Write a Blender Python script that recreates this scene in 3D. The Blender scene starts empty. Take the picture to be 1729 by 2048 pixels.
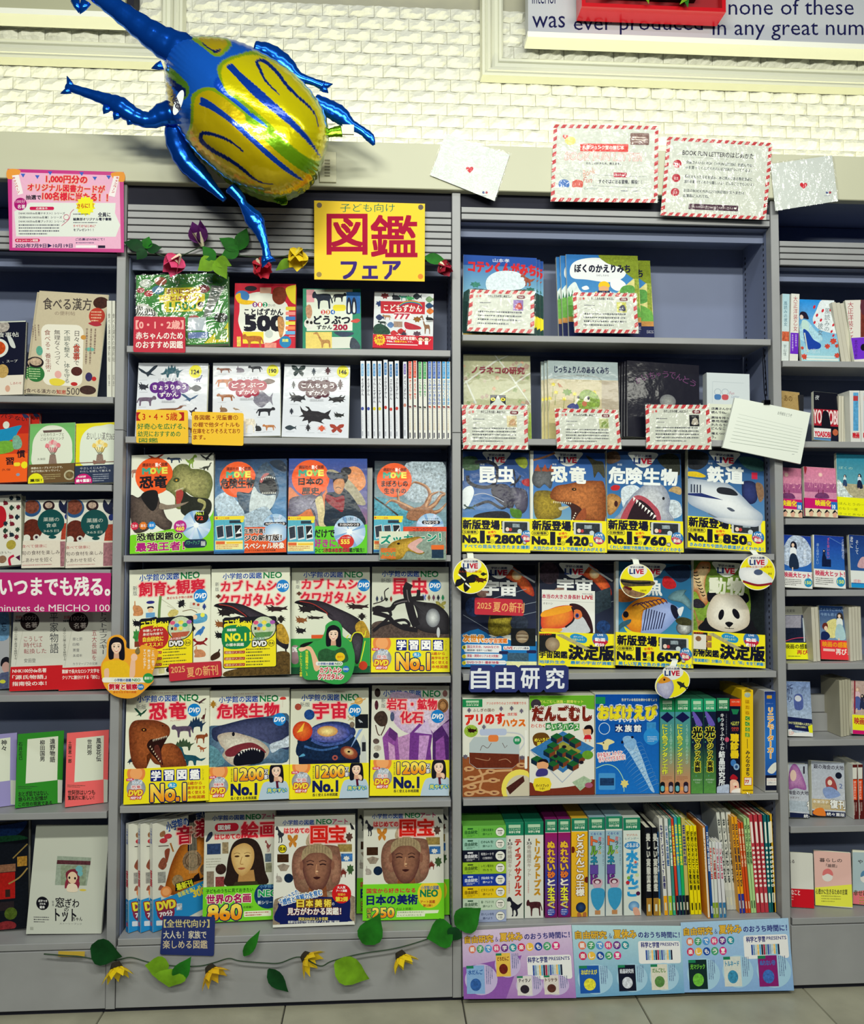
import bpy,bmesh,math,random
import numpy as np
from mathutils import Vector,Matrix

SC=bpy.context.scene
COL=SC.collection
random.seed(7)
PI=math.pi
# camera
IW,IH=1729.0,2048.0
CAM=np.array([-0.20234,-2.23605,1.23899]);YAW,PIT,FPX=0.05965,0.0393,1622.6
FW=np.array([math.sin(YAW)*math.cos(PIT),math.cos(YAW)*math.cos(PIT),math.sin(PIT)])
RT=np.cross(FW,[0,0,1.0]);RT/=np.linalg.norm(RT);UP=np.cross(RT,FW)
cd=bpy.data.cameras.new('camera');cam=bpy.data.objects.new('camera',cd);COL.objects.link(cam)
cam.matrix_world=Matrix(((RT[0],UP[0],-FW[0],CAM[0]),(RT[1],UP[1],-FW[1],CAM[1]),(RT[2],UP[2],-FW[2],CAM[2]),(0,0,0,1)))
cd.sensor_fit='HORIZONTAL';cd.sensor_width=36;cd.lens=36*FPX/IW;cd.clip_start=.05;cd.clip_end=60
SC.camera=cam
# world, lights, exposure
w=bpy.data.worlds.new('world');SC.world=w;w.use_nodes=1
w.node_tree.nodes['Background'].inputs[0].default_value=(.16,.32,.90,1)
w.node_tree.nodes['Background'].inputs[1].default_value=.03
def area(name,loc,rot,sx,sy,power,col):
 l=bpy.data.lights.new(name,'AREA');l.shape='RECTANGLE';l.size=sx;l.size_y=sy;l.energy=power;l.color=col
 o=bpy.data.objects.new(name,l);COL.objects.link(o);o.location=loc;o.rotation_euler=rot
 return o
area('ceiling_light',(-.9,-2.6,3.05),(math.radians(45),0,0),1.25,.12,26,(1,1,.87))
area('ceiling_light',(.9,-2.6,3.05),(math.radians(45),0,0),1.25,.12,26,(1,1,.87))
area('ceiling_light',(-.3,-4.6,3.05),(math.radians(58),0,0),2.6,.2,40,(.98,1,.86))
area('ceiling_light',(.2,-1.1,3.2),(math.radians(18),0,0),2.4,.10,6,(.9,.97,1))
area('cove_light',(0,.12,2.255),(math.radians(180-24),0,0),4.6,.04,9.0,(1,.97,.58))
vs=SC.view_settings;vs.view_transform='Standard';vs.look='None';vs.gamma=1;vs.use_curve_mapping=False;vs.exposure=0.74
SC.render.film_transparent=False

# helpers
def lin(h):
 if isinstance(h,tuple):return h
 h=h.lstrip('#');
 if len(h)==3:h=''.join(c*2 for c in h)
 v=[int(h[i:i+2],16)/255 for i in(0,2,4)]
 return tuple(x/12.92 if x<=.04045 else((x+.055)/1.055)**2.4 for x in v)
def ray(px,py):
 return FW+RT*((px-IW/2)/FPX)-UP*((py-IH/2)/FPX)
def hitp(px,py,p0,n):
 d=ray(px,py);t=np.dot(np.array(p0)-CAM,n)/np.dot(d,n);return CAM+d*t
def onY(px,py,y):return hitp(px,py,(0,y,0),np.array([0,1.0,0]))
def onZ(px,py,z):return hitp(px,py,(0,0,z),np.array([0,0,1.0]))
MATS={}
def mat(name,col='808080',rough=.5,metal=0,noise=0,nscale=60,bump=0,bscale=200,spec=.5,coat=0,emit=None,es=1,aniso=None,vcol=None):
 if name in MATS:return MATS[name]
 m=bpy.data.materials.new(name);m.use_nodes=1;MATS[name]=m
 nt=m.node_tree;N=nt.nodes;L=nt.links;b=N['Principled BSDF']
 c=lin(col);b.inputs['Base Color'].default_value=(*c,1)
 b.inputs['Roughness'].default_value=rough;b.inputs['Metallic'].default_value=metal
 b.inputs['Specular IOR Level'].default_value=spec;b.inputs['Coat Weight'].default_value=coat;b.inputs['Coat Roughness'].default_value=.06
 tc=N.new('ShaderNodeTexCoord')
 if noise:
  n=N.new('ShaderNodeTexNoise');n.inputs['Scale'].default_value=nscale;n.inputs['Detail'].default_value=5;L.new(tc.outputs['Object'],n.inputs['Vector'])
  r=N.new('ShaderNodeMapRange');r.inputs[1].default_value=.3;r.inputs[2].default_value=.7;r.inputs[3].default_value=1-noise;r.inputs[4].default_value=1+noise
  L.new(n.outputs['Fac'],r.inputs[0])
  mx=N.new('ShaderNodeMix');mx.data_type='RGBA';mx.blend_type='MULTIPLY';mx.inputs[0].default_value=1;mx.inputs[6].default_value=(*c,1)
  cb=N.new('ShaderNodeCombineColor');[L.new(r.outputs[0],cb.inputs[i])for i in range(3)]
  L.new(cb.outputs[0],mx.inputs[7]);L.new(mx.outputs[2],b.inputs['Base Color'])
 if bump:
  n2=N.new('ShaderNodeTexNoise');n2.inputs['Scale'].default_value=bscale;n2.inputs['Detail'].default_value=4;L.new(tc.outputs['Object'],n2.inputs['Vector'])
  bp=N.new('ShaderNodeBump');bp.inputs['Strength'].default_value=bump;bp.inputs['Distance'].default_value=.004;L.new(n2.outputs['Fac'],bp.inputs['Height']);L.new(bp.outputs[0],b.inputs['Normal'])
 if emit:
  b.inputs['Emission Color'].default_value=(*lin(emit),1);b.inputs['Emission Strength'].default_value=es
 return m
def print_mat(name,rough=.38,coat=0,metal=0,bump=0):
 0
 if name in MATS:return MATS[name]
 m=bpy.data.materials.new(name);m.use_nodes=1;MATS[name]=m
 nt=m.node_tree;N=nt.nodes;L=nt.links;b=N['Principled BSDF']
 b.inputs['Roughness'].default_value=rough;b.inputs['Coat Weight'].default_value=coat;b.inputs['Coat Roughness'].default_value=.08;b.inputs['Metallic'].default_value=metal
 b.inputs['Specular IOR Level'].default_value=.12
 a=N.new('ShaderNodeAttribute');a.attribute_name='Col'
 tc=N.new('ShaderNodeTexCoord')
 n=N.new('ShaderNodeTexNoise');n.inputs['Scale'].default_value=130;n.inputs['Detail'].default_value=6;n.inputs['Roughness'].default_value=.65;n.inputs['Distortion'].default_value=.6
 L.new(tc.outputs['Object'],n.inputs['Vector'])
 r=N.new('ShaderNodeMapRange');r.inputs[1].default_value=.32;r.inputs[2].default_value=.68;r.inputs[3].default_value=.3;r.inputs[4].default_value=1.65;L.new(n.outputs['Fac'],r.inputs[0])
 vm=N.new('ShaderNodeVectorMath');vm.operation='SCALE';L.new(a.outputs['Color'],vm.inputs[0]);L.new(r.outputs[0],vm.inputs['Scale'])
 mx=N.new('ShaderNodeMix');mx.data_type='RGBA';L.new(a.outputs['Alpha'],mx.inputs[0]);L.new(a.outputs['Color'],mx.inputs[6]);L.new(vm.outputs[0],mx.inputs[7])
 L.new(mx.outputs[2],b.inputs['Base Color'])
 if bump:
  w_=N.new('ShaderNodeTexNoise');w_.inputs['Scale'].default_value=22;w_.inputs['Detail'].default_value=3;L.new(tc.outputs['Object'],w_.inputs['Vector'])
  bp=N.new('ShaderNodeBump');bp.inputs['Strength'].default_value=bump;bp.inputs['Distance'].default_value=.01;L.new(w_.outputs['Fac'],bp.inputs['Height']);L.new(bp.outputs[0],b.inputs['Normal'])
  L.new(bp.outputs[0],b.inputs['Coat Normal'])
 return m
PRINT=print_mat('printed_ink');GLOSS=print_mat('laminated_print',.5,.09,0,.08);MATT=print_mat('matt_print',.7)
def plastic(name='clear_plastic',amt=.015,bump=.5,sc=30):
 if name in MATS:return MATS[name]
 m=bpy.data.materials.new(name);m.use_nodes=1;MATS[name]=m
 nt=m.node_tree;N=nt.nodes;L=nt.links;N.remove(N['Principled BSDF'])
 t=N.new('ShaderNodeBsdfTransparent');g=N.new('ShaderNodeBsdfGlossy');g.inputs['Roughness'].default_value=.12
 mx=N.new('ShaderNodeMixShader');fr=N.new('ShaderNodeFresnel');fr.inputs[0].default_value=1.5
 ad=N.new('ShaderNodeMath');ad.operation='ADD';ad.inputs[1].default_value=amt;L.new(fr.outputs[0],ad.inputs[0])
 L.new(ad.outputs[0],mx.inputs[0]);L.new(t.outputs[0],mx.inputs[1]);L.new(g.outputs[0],mx.inputs[2]);L.new(mx.outputs[0],N['Material Output'].inputs[0])
 tc=N.new('ShaderNodeTexCoord');n=N.new('ShaderNodeTexNoise');n.inputs['Scale'].default_value=sc;n.inputs['Detail'].default_value=3;n.inputs['Distortion'].default_value=1.5;L.new(tc.outputs['Object'],n.inputs['Vector'])
 bp=N.new('ShaderNodeBump');bp.inputs['Strength'].default_value=bump;bp.inputs['Distance'].default_value=.02;L.new(n.outputs['Fac'],bp.inputs['Height']);L.new(bp.outputs[0],g.inputs['Normal'])
 return m
def prop(o,label=None,cat=None,group=None,kind=None):
 if label:o['label']=label
 if cat:o['category']=cat
 if group:o['group']=group
 if kind:o['kind']=kind
 return o
def empty(name,loc=(0,0,0),rot=(0,0,0),**k):
 o=bpy.data.objects.new(name,None);COL.objects.link(o);o.location=loc;o.rotation_euler=rot;o.empty_display_size=.05
 return prop(o,**k)
def mesh(name,verts,faces,m,parent=None,smooth=False,**k):
 me=bpy.data.meshes.new(name);me.from_pydata([tuple(v)for v in verts],[],faces);me.update()
 if smooth:me.polygons.foreach_set('use_smooth',[1]*len(me.polygons))
 me.materials.append(m);o=bpy.data.objects.new(name,me);COL.objects.link(o)
 if parent:o.parent=parent
 return prop(o,**k)
class G:
 0
 def __init__(s):s.v=[];s.f=[]
 def add(s,v,f):
  n=len(s.v);s.v+=[tuple(a)for a in v];s.f+=[tuple(i+n for i in q)for q in f];return s
 def box(s,x0,x1,y0,y1,z0,z1,M=None):
  v=[(x0,y0,z0),(x1,y0,z0),(x1,y1,z0),(x0,y1,z0),(x0,y0,z1),(x1,y0,z1),(x1,y1,z1),(x0,y1,z1)]
  if M is not None:v=[tuple(M@Vector(a))for a in v]
  return s.add(v,[(0,3,2,1),(4,5,6,7),(0,1,5,4),(1,2,6,5),(2,3,7,6),(3,0,4,7)])
 def bbox(s,x0,x1,y0,y1,z0,z1,b=.0015):
  0
  v=[(x0+b,y0,z0+b),(x1-b,y0,z0+b),(x1-b,y0,z1-b),(x0+b,y0,z1-b),
    (x0,y0+b,z0),(x1,y0+b,z0),(x1,y0+b,z1),(x0,y0+b,z1),
    (x0,y1,z0),(x1,y1,z0),(x1,y1,z1),(x0,y1,z1)]
  f=[(0,1,2,3)]
  for a in(0,4):
   for i in range(4):j=(i+1)%4;f.append((a+i,a+4+i,a+4+j,a+j))
  f.append((8,11,10,9));return s.add(v,f)
 def tube(s,pts,rad,n=6,cap=1,flat=1.0):
  pts=[np.array(p,float)for p in pts];R=rad if hasattr(rad,'__len__')else[rad]*len(pts)
  base=len(s.v);prev=None
  for i,p in enumerate(pts):
   d=pts[min(i+1,len(pts)-1)]-pts[max(i-1,0)];d=d/(np.linalg.norm(d)+1e-12)
   a=np.cross(d,[0,1.0,0]);
   if np.linalg.norm(a)<1e-3:a=np.cross(d,[1.0,0,0])
   a/=np.linalg.norm(a)
   if prev is not None and np.dot(a,prev)<0:a=-a
   prev=a;b=np.cross(d,a)
   for k in range(n):
    t=2*PI*k/n;s.v.append(tuple(p+(a*math.cos(t)+b*math.sin(t)*flat)*R[i]))
  for i in range(len(pts)-1):
   for k in range(n):
    k2=(k+1)%n;s.f.append((base+i*n+k,base+i*n+k2,base+(i+1)*n+k2,base+(i+1)*n+k))
  if cap:s.f.append(tuple(base+k for k in range(n))[::-1]);s.f.append(tuple(base+(len(pts)-1)*n+k for k in range(n)))
  return s
 def make(s,name,m,parent=None,smooth=False,**k):return mesh(name,s.v,s.f,m,parent,smooth,**k)
def catmull(P,n=6,closed=1):
 P=[np.array(p,float)for p in P];out=[];N_=len(P)
 for i in range(N_ if closed else N_-1):
  g=(lambda j:P[j%N_])if closed else(lambda j:P[min(max(j,0),N_-1)])
  p0,p1,p2,p3=g(i-1),g(i),g(i+1),g(i+2)
  for k in range(n):
   t=k/n;out.append(.5*((2*p1)+(-p0+p2)*t+(2*p0-5*p1+4*p2-p3)*t*t+(-p0+3*p1-3*p2+p3)*t**3))
 if not closed:out.append(P[-1])
 return out
# ---- text: every string becomes flat triangles once and is reused
_TC={}
_tcu=bpy.data.curves.new('_t','FONT');_tob=bpy.data.objects.new('_t',_tcu)
COL.objects.link(_tob)
def text_geo(s,bd=0.0,shear=0.0):
 k=(s,shear)
 if k not in _TC:
  _tcu.body=s;_tcu.resolution_u=2;_tcu.offset=0;_tcu.shear=shear;_tcu.size=1
  _tob.update_tag();bpy.context.view_layer.update()
  dg=bpy.context.evaluated_depsgraph_get();ev=_tob.evaluated_get(dg)
  me=ev.to_mesh();V=np.array([v.co[:2]for v in me.vertices])if len(me.vertices)else np.zeros((0,2));F=[tuple(p.vertices)for p in me.polygons]
  ev.to_mesh_clear()
  _TC[k]=(V,F)
 return _TC[k]
SIL=dict(
 quad=[(0,.35),(.06,.2),(.16,.18),(.22,.3),(.5,.28),(.8,.3),(.9,.38),(1,.7),(.95,.75),(.88,.5),(.86,.72),(.88,1),(.8,1),(.77,.7),(.7,.62),(.4,.64),(.36,1),(.28,1),(.26,.65),(.18,.5),(.1,.5),(.02,.48)],
 sauro=[(0,.02),(.1,0),(.16,.1),(.22,.4),(.4,.45),(.62,.5),(.8,.68),(1,.62),(.85,.8),(.66,.75),(.64,1),(.56,1),(.52,.78),(.38,.78),(.36,1),(.28,1),(.26,.72),(.12,.45),(.08,.15),(0,.1)],
 stego=[(0,.7),(.12,.62),(.2,.45),(.25,.25),(.3,.4),(.36,.08),(.42,.3),(.5,0),(.56,.28),(.64,.08),(.68,.38),(.78,.3),(.8,.5),(1,.4),(.82,.66),(.78,1),(.7,1),(.68,.72),(.4,.74),(.36,1),(.28,1),(.25,.74),(.1,.8)],
 rex=[(0,.12),(.1,.0),(.25,.04),(.34,.2),(.5,.3),(.7,.42),(1,.3),(.8,.58),(.66,.66),(.7,.85),(.64,1),(.52,1),(.58,.88),(.52,.7),(.42,.72),(.4,1),(.28,1),(.34,.9),(.3,.6),(.2,.5),(.26,.4),(.2,.24),(.02,.24)],
 ptero=[(0,.1),(.3,.35),(.42,.5),(.55,.42),(.8,.05),(1,0),(.85,.3),(.65,.6),(.9,.8),(.6,.72),(.5,.9),(.42,.68),(.2,.5)],
 beetle=[(.05,.0),(.12,.2),(.25,.3),(.3,.2),(.2,.05),(.32,.08),(.4,.28),(.6,.3),(.8,.4),(1,.2),(.92,.5),(1,.75),(.8,.7),(.7,.85),(.8,1),(.6,.88),(.4,.85),(.3,1),(.28,.78),(.1,.85),(.18,.62),(0,.6),(.14,.48),(.08,.3)],
 bug=[(.5,0),(.62,.1),(.66,.25),(.9,.2),(.72,.36),(1,.5),(.75,.52),(.95,.8),(.7,.68),(.6,.95),(.5,1),(.4,.95),(.3,.68),(.05,.8),(.25,.52),(0,.5),(.28,.36),(.1,.2),(.34,.25),(.38,.1)],
 butterfly=[(.5,.3),(.35,.05),(.05,0),(.1,.35),(.3,.5),(.15,.65),(.25,.98),(.45,.75),(.5,.6),(.55,.75),(.75,.98),(.85,.65),(.7,.5),(.9,.35),(.95,0),(.65,.05)],
 fish=[(0,.5),(.15,.2),(.45,.0),(.7,.25),(.85,.35),(1,.1),(.94,.5),(1,.9),(.85,.65),(.7,.75),(.45,1),(.15,.8)],
 bird=[(0,.25),(.1,.1),(.25,.08),(.35,.25),(.6,.4),(.8,.6),(1,.95),(.75,.85),(.5,.85),(.45,1),(.38,.85),(.2,.65),(.12,.4)],
 rabbit=[(.05,.5),(.1,.3),(.2,.25),(.2,0),(.3,.0),(.32,.28),(.6,.3),(.85,.45),(1,.7),(.92,1),(.1,1),(.15,.75)],
 flower=[(.5,0),(.65,.2),(.9,.15),(.85,.4),(1,.6),(.75,.7),(.7,1),(.5,.85),(.3,1),(.25,.7),(0,.6),(.15,.4),(.1,.15),(.35,.2)],
 shark=[(0,.3),(.3,.15),(.45,.18),(.55,0),(.6,.2),(.85,.35),(1,.15),(.95,.45),(1,.75),(.85,.5),(.55,.6),(.5,.9),(.4,.6),(.15,.5)],
 giraffe=[(.0,.08),(.2,0),(.28,.1),(.5,.5),(.8,.5),(.95,.6),(.98,1),(.9,1),(.86,.75),(.6,.75),(.55,1),(.46,1),(.44,.7),(.34,.5),(.2,.16),(.02,.16)],
 crab=[(.0,.1),(.15,0),(.2,.2),(.35,.35),(.65,.35),(.8,.2),(.85,0),(1,.1),(.9,.35),(.75,.5),(1,.9),(.7,.7),(.5,.75),(.3,.7),(0,.9),(.25,.5),(.1,.35)],
)
SIL['mix']=SIL['quad']
class Art:
 0
 def __init__(s):s.o=(0,0,1);s.P=[];s.boxes=[]
 def fr(s,ox,oy,sc):s.o=(ox,oy,sc);return s
 def _tx(s,V):V=np.array([tuple(p)for p in V],float).reshape(-1,2);return V/s.o[2]+np.array([s.o[0],s.o[1]])
 def add(s,V,F,C,m=0,raw=False,lay=None,sub=None):
  V=np.array(V,float)if raw else s._tx(V)
  if not len(V):return s
  lo,hi=V.min(0),V.max(0)
  if lay is None:
   lay=0
   for b in s.boxes:
    if b[4]>=lay and lo[0]<b[2]and hi[0]>b[0]and lo[1]<b[3]and hi[1]>b[1]:lay=b[4]+1
  s.boxes.append((lo[0],lo[1],hi[0],hi[1],lay))
  if not isinstance(C,list):C=[lin(C)]*len(V)
  s.P.append((V,F,C,m,lay,sub));return s
 def rc(s,x0,y0,x1,y1,c,c2=None,m=0,c3=None):
  if c2 is None and c3 is None:return s.add([(x0,y0),(x1,y0),(x1,y1),(x0,y1)],[(0,1,2,3)],c,m)
  cs=[lin(c)]+([lin(c3)]if c3 else[])+[lin(c2)];n=len(cs)
  V=[];C=[]
  for i in range(n):y=y0+(y1-y0)*i/(n-1);V+=[(x0,y),(x1,y)];C+=[cs[i]]*2
  return s.add(V,[(2*i,2*i+1,2*i+3,2*i+2)for i in range(n-1)],C,m)
 def pg(s,pts,c,m=0):return s.add(pts,[tuple(range(len(pts)))],c,m)
 def bl(s,pts,c,m=0,c2=None,n=5):
  P=catmull(pts,n)
  if c2 is None:return s.pg(P,c,m)
  # shaded print: edge colour c, centre colour c2 (fan)
  ce=np.mean(P,0);mid=[ce+(p-ce)*.6 for p in P];k=len(P);a,b=lin(c),lin(c2);ab=tuple((x*.35+y*.65)for x,y in zip(a,b))
  V=list(P)+mid+[ce];F=[(i,(i+1)%k,k+(i+1)%k,k+i)for i in range(k)]+[(k+i,k+(i+1)%k,2*k)for i in range(k)]
  return s.add(V,F,[a]*k+[ab]*k+[b],m)
 def el(s,cx,cy,rx,ry,c,rot=0,c2=None,m=0,n=28):
  cr,sr=math.cos(rot),math.sin(rot)
  P=[(cx+rx*math.cos(2*PI*i/n)*cr-ry*math.sin(2*PI*i/n)*sr,cy+rx*math.cos(2*PI*i/n)*sr+ry*math.sin(2*PI*i/n)*cr)for i in range(n)]
  if c2 is None:return s.pg(P,c,m)
  return s.add(P+[(cx,cy)],[(i,(i+1)%n,n)for i in range(n)],[lin(c)]*n+[lin(c2)],m)
 def ring(s,cx,cy,rx,ry,wd,c,n=32):
  P=[(cx+rx*math.cos(2*PI*i/n),cy+ry*math.sin(2*PI*i/n))for i in range(n)]+[(cx+(rx-wd)*math.cos(2*PI*i/n),cy+(ry-wd)*math.sin(2*PI*i/n))for i in range(n)]
  return s.add(P,[(i,(i+1)%n,n+(i+1)%n,n+i)for i in range(n)],c)
 def rr(s,x0,y0,x1,y1,r,c,m=0):
  P=[]
  for cx,cy,a in((x1-r,y1-r,0),(x0+r,y1-r,1),(x0+r,y0+r,2),(x1-r,y0+r,3)):
   for k in range(5):t=(a+k/4)*PI/2;P.append((cx+r*math.cos(t),cy+r*math.sin(t)))
  return s.pg(P,c,m)
 def star(s,cx,cy,r1,r2,n,c,sx=1):
  return s.pg([(cx+sx*(r1 if i%2 else r2)*math.cos(PI*i/n),cy+(r1 if i%2 else r2)*math.sin(PI*i/n))for i in range(2*n)],c)
 def heart(s,cx,cy,r,c):return s.pg([(cx+r*1.0*math.sin(t)**3,cy-r*(13*math.cos(t)-5*math.cos(2*t)-2*math.cos(3*t)-math.cos(4*t))/16)for t in[2*PI*i/20 for i in range(20)]],c)
 def ln(s,pts,wd,c,smooth=False,taper=False,m=0):
  P=catmull(pts,5,False)if smooth else[np.array(p,float)for p in pts]
  V=[];n=len(P)
  for i,p in enumerate(P):
   d=P[min(i+1,n-1)]-P[max(i-1,0)];d=d/(np.linalg.norm(d)+1e-9);q=np.array([-d[1],d[0]])*wd/2*((1-.85*i/(n-1))if taper else 1);V+=[p+q,p-q]
  return s.add(V,[(2*i,2*i+1,2*i+3,2*i+2)for i in range(n-1)],c,m)
 def sil(s,kind,x0,y0,x1,y1,c,flip=False,m=.5,c2=None,rot=0):
  pts=[((1-x if flip else x),y)for x,y in SIL[kind]];cx,cy=(x0+x1)/2,(y0+y1)/2;cr,sr=math.cos(rot),math.sin(rot)
  P=[]
  for x,y in pts:
   a,b=(x-.5)*(x1-x0),(y-.5)*(y1-y0);P.append((cx+a*cr-b*sr,cy+a*sr+b*cr))
  return s.pg(catmull(P,2),c,m)
 def tx(s,t,x0,y0,x1,y1,c,ol=None,ow=0,bd=.012,vt=False,rot=0,sh=0,c2=None):
  0
  G_=[]
  if vt:
   ch=[q for q in t];n=len(ch);H=(y1-y0)/n
   for i,q in enumerate(ch):
    if q==' ':continue
    V,F=text_geo(q,bd,sh)
    if not len(V):continue
    V=V.copy()
    if q in 'ー〜－-~…(（)）「」':V=np.stack([V[:,1]-.38,-(V[:,0]-.5)],1)+np.array([.5,.38])
    k=.98
    small=.0
    X=x0+(V[:,0])*k*(x1-x0)/1.0;
    if all(ord(a)<0x2000 for a in q):X=(x0+x1)/2+(V[:,0]-V[:,0].mean())*(x1-x0)*1.3
    Y=y0+H*i+H*(.90-V[:,1]*1.0)
    G_.append((np.stack([X,Y],1),F))
  else:
   V,F=text_geo(t,bd,sh)
   if not len(V):return s
   lo,hi=V.min(0),V.max(0);sp=np.maximum(hi-lo,1e-6)
   X=x0+(V[:,0]-lo[0])/sp[0]*(x1-x0);Y=y1-(V[:,1]-lo[1])/sp[1]*(y1-y0);G_.append((np.stack([X,Y],1),F))
  if bd>.013:
   em=((y1-y0)/len(t)if vt else(y1-y0)/max(sp[1],.3));b=bd*.62*em
   if not vt and(x1-x0)/sp[0]<em:b=bd*.62*(em+(x1-x0)/sp[0])/2
   G_=[(g+np.array(q),f)for g,f in G_ for q in([(-b,-b),(b,-b),(b,b),(-b,b)]+([(0,0)]if bd>.05 else[]))]
  nc=len(G_);V=np.concatenate([g[0]for g in G_]);F=[];k=0;SB=[];cyc=1 if bd<=.013 else(5 if bd>.05 else 4)
  for j,(g,f)in enumerate(G_):F+=[tuple(i+k for i in q)for q in f];k+=len(g);SB+=[j%cyc]*len(g)
  if rot:
   ce=np.array([(x0+x1)/2,(y0+y1)/2]);R=np.array([[math.cos(rot),-math.sin(rot)],[math.sin(rot),math.cos(rot)]]);V=(V-ce)@R.T+ce
  V=s._tx(V)
  if ol:
   w_=ow/s.o[2];VV=[];FF=[]
   for j in range(8):a=PI*j/4;FF+=[tuple(i+len(V)*j for i in q)for q in F];VV.append(V+np.array([math.cos(a),math.sin(a)])*w_)
   s.add(np.concatenate(VV),FF,ol,raw=1,sub=[j+SB[i]/cyc*.9 for j in range(8)for i in range(len(V))])
  C=c
  if c2:
   ys=V[:,1];t_=(ys-ys.min())/max(ys.max()-ys.min(),1e-6);a,b=np.array(lin(c)),np.array(lin(c2));C=[tuple(a*(1-q)+b*q)for q in np.clip((t_-.4)*5,0,1)]
  return s.add(V,F,C,raw=1,sub=SB)
 def dots(s,x0,y0,x1,y1,rows,c,wd=.45,fill=.9,vt=False):
  0
  rnd=random.Random(int(x0*7+y0));V=[];F=[]
  n=rows
  for i in range(n):
   a=(x0,x1)if not vt else(y0,y1);b=(y0,y1)if not vt else(x0,x1)
   H=(b[1]-b[0])/n;yy=b[0]+H*(i+.5);p=a[0];end=a[0]+(a[1]-a[0])*(fill if i<n-1 else fill*.7)
   while p<end:
    L_=H*wd*(.5+rnd.random()*.9);q=min(p+L_,end);h=H*wd*.5*(.6+.5*rnd.random());k=len(V)
    R_=[(p,yy-h),(q,yy-h),(q,yy+h),(p,yy+h)]
    V+=R_ if not vt else[(y,x)for x,y in R_];F.append((k,k+1,k+2,k+3));p=q+H*wd*.35
  return s.add(V,F,c)
 # ---- build
 def build(s,name,mp,m,parent=None,step=1e-4,clip=None,base=1e-4,**k):
  0
  V=[];F=[];C=[]
  for P,f,c,mt,lay,sub in s.P:
   sub=sub or[0]*len(P)
   Q=mp(P)
   if clip:Q=np.stack([np.clip(Q[:,0],clip[0],clip[2]),np.clip(Q[:,1],clip[1],clip[3])],1)
   n=len(V);V+=[(q[0],-(base+lay*step+b_*1.1e-5),q[1])for q,b_ in zip(Q,sub)];F+=[tuple(i+n for i in g)for g in f];C+=[(*a[:3],mt)for a in c]
  o=mesh(name,V,F,m,parent,**k)
  at=o.data.color_attributes.new('Col','FLOAT_COLOR','POINT');at.data.foreach_set('color',np.array(C,dtype=np.float32).ravel())
  return o
def homog(src,dst):
 A=[]
 for(x,y),(u,v)in zip(src,dst):A+=[[x,y,1,0,0,0,-u*x,-u*y],[0,0,0,x,y,1,-v*x,-v*y]]
 h=np.linalg.solve(np.array(A,float),np.array([q for p in dst for q in p],float));H=np.append(h,1).reshape(3,3)
 def f(P):
  P=np.array(P,float);Q=np.concatenate([P,np.ones((len(P),1))],1)@H.T;return Q[:,:2]/Q[:,2:3]
 return f
def quad(x0,y0,x1,y1):return[(x0,y0),(x1,y0),(x1,y1),(x0,y1)]
class Fr:
 0
 def __init__(s,ox,oy,sc):s.o=(ox,oy,sc)
 def q(s,*p):return[(s.o[0]+x/s.o[2],s.o[1]+y/s.o[2])for x,y in p]
 def r(s,x0,y0,x1,y1):return s.q((x0,y0),(x1,y0),(x1,y1),(x0,y1))
PAGES=mat('page_edges','e4e2cf',.8,bump=.3,bscale=900)
def body(name,w_,h,th,parent,colr,m=None,spine='l',pages=1,rim=.0012):
 0
 b=.0016 if th>.006 else th*.3
 if not pages:G().bbox(0,w_,0,th,0,h,.001).make('cover',m,parent);return
 g=G().bbox(0,w_,0,b,0,h,.0004).box(0,w_,th-b,th,0,h)
 if spine=='l':g.box(0,b,b,th-b,0,h)
 elif spine=='r':g.box(w_-b,w_,b,th-b,0,h)
 g.make('cover',m,parent)
 e=.002 if th>.012 else .0008
 G().box(b if spine=='l' else e,w_-(b if spine=='r' else e),b,th-b,e,h-e).make('page_block',PAGES,parent)
def flatcol(c,rough=.4):return mat('cover_'+c.lstrip('#')+('' if rough==.4 else '_r%d'%(rough*100)),c,rough)
def CLEAR(x,zs):
 L_=sorted(ZS['ABCD'[min(max(math.floor(x/.92)+2,0),3)]]+[TOPZ['ABCD'[min(max(math.floor(x/.92)+2,0),3)]]]);up_=[z for z in L_ if z>zs+.01]
 return up_[0]-LIPH-zs-.018 if up_ else None
def CLAMP(x):
 k=math.floor(x/.92);return k*.92+.0165,(k+1)*.92-.0150
def placed(Q,zs,yb=None,tilt=8,yaw=0,flat=False):
 0
 t=math.radians(tilt);a=math.radians(yaw)
 ex=np.array([math.cos(a),math.sin(a),0]);ez=np.array([-math.sin(a)*math.sin(t),math.cos(a)*math.sin(t),math.cos(t)]);n=np.cross(ex,ez)
 bl,br=np.array(Q[3]),np.array(Q[2]);bm=(bl+br)/2
 if yb is None:
  yb=.022
  if zs<CAM[2]-.3:yb=float(np.clip(onZ(bm[0],bm[1],zs)[1],.006,.1))
 P0=onY(bm[0],bm[1],yb);P0=np.array([P0[0],yb,zs])
 # the whole book is moved in height onto its shelf, keep its pixels relative to its foot
 off=onY(bm[0],bm[1],yb)[2]-zs
 L=[]
 for q in Q:
  p=hitp(q[0],q[1],P0+np.array([0,0,off]),n)-(P0+np.array([0,0,off]));L.append((float(p@ex),float(p@ez)))
 tl,tr,br_,bl_=[np.array(v)for v in L]
 w_=(np.linalg.norm(tr-tl)+np.linalg.norm(br_-bl_))/2;mt,mb=(tl+tr)/2,(bl_+br_)/2;h=np.linalg.norm(mt-mb);roll=math.atan2(mt[0]-mb[0],mt[1]-mb[1])
 return P0,mb,w_,h,roll,ex,ez,n
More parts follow.
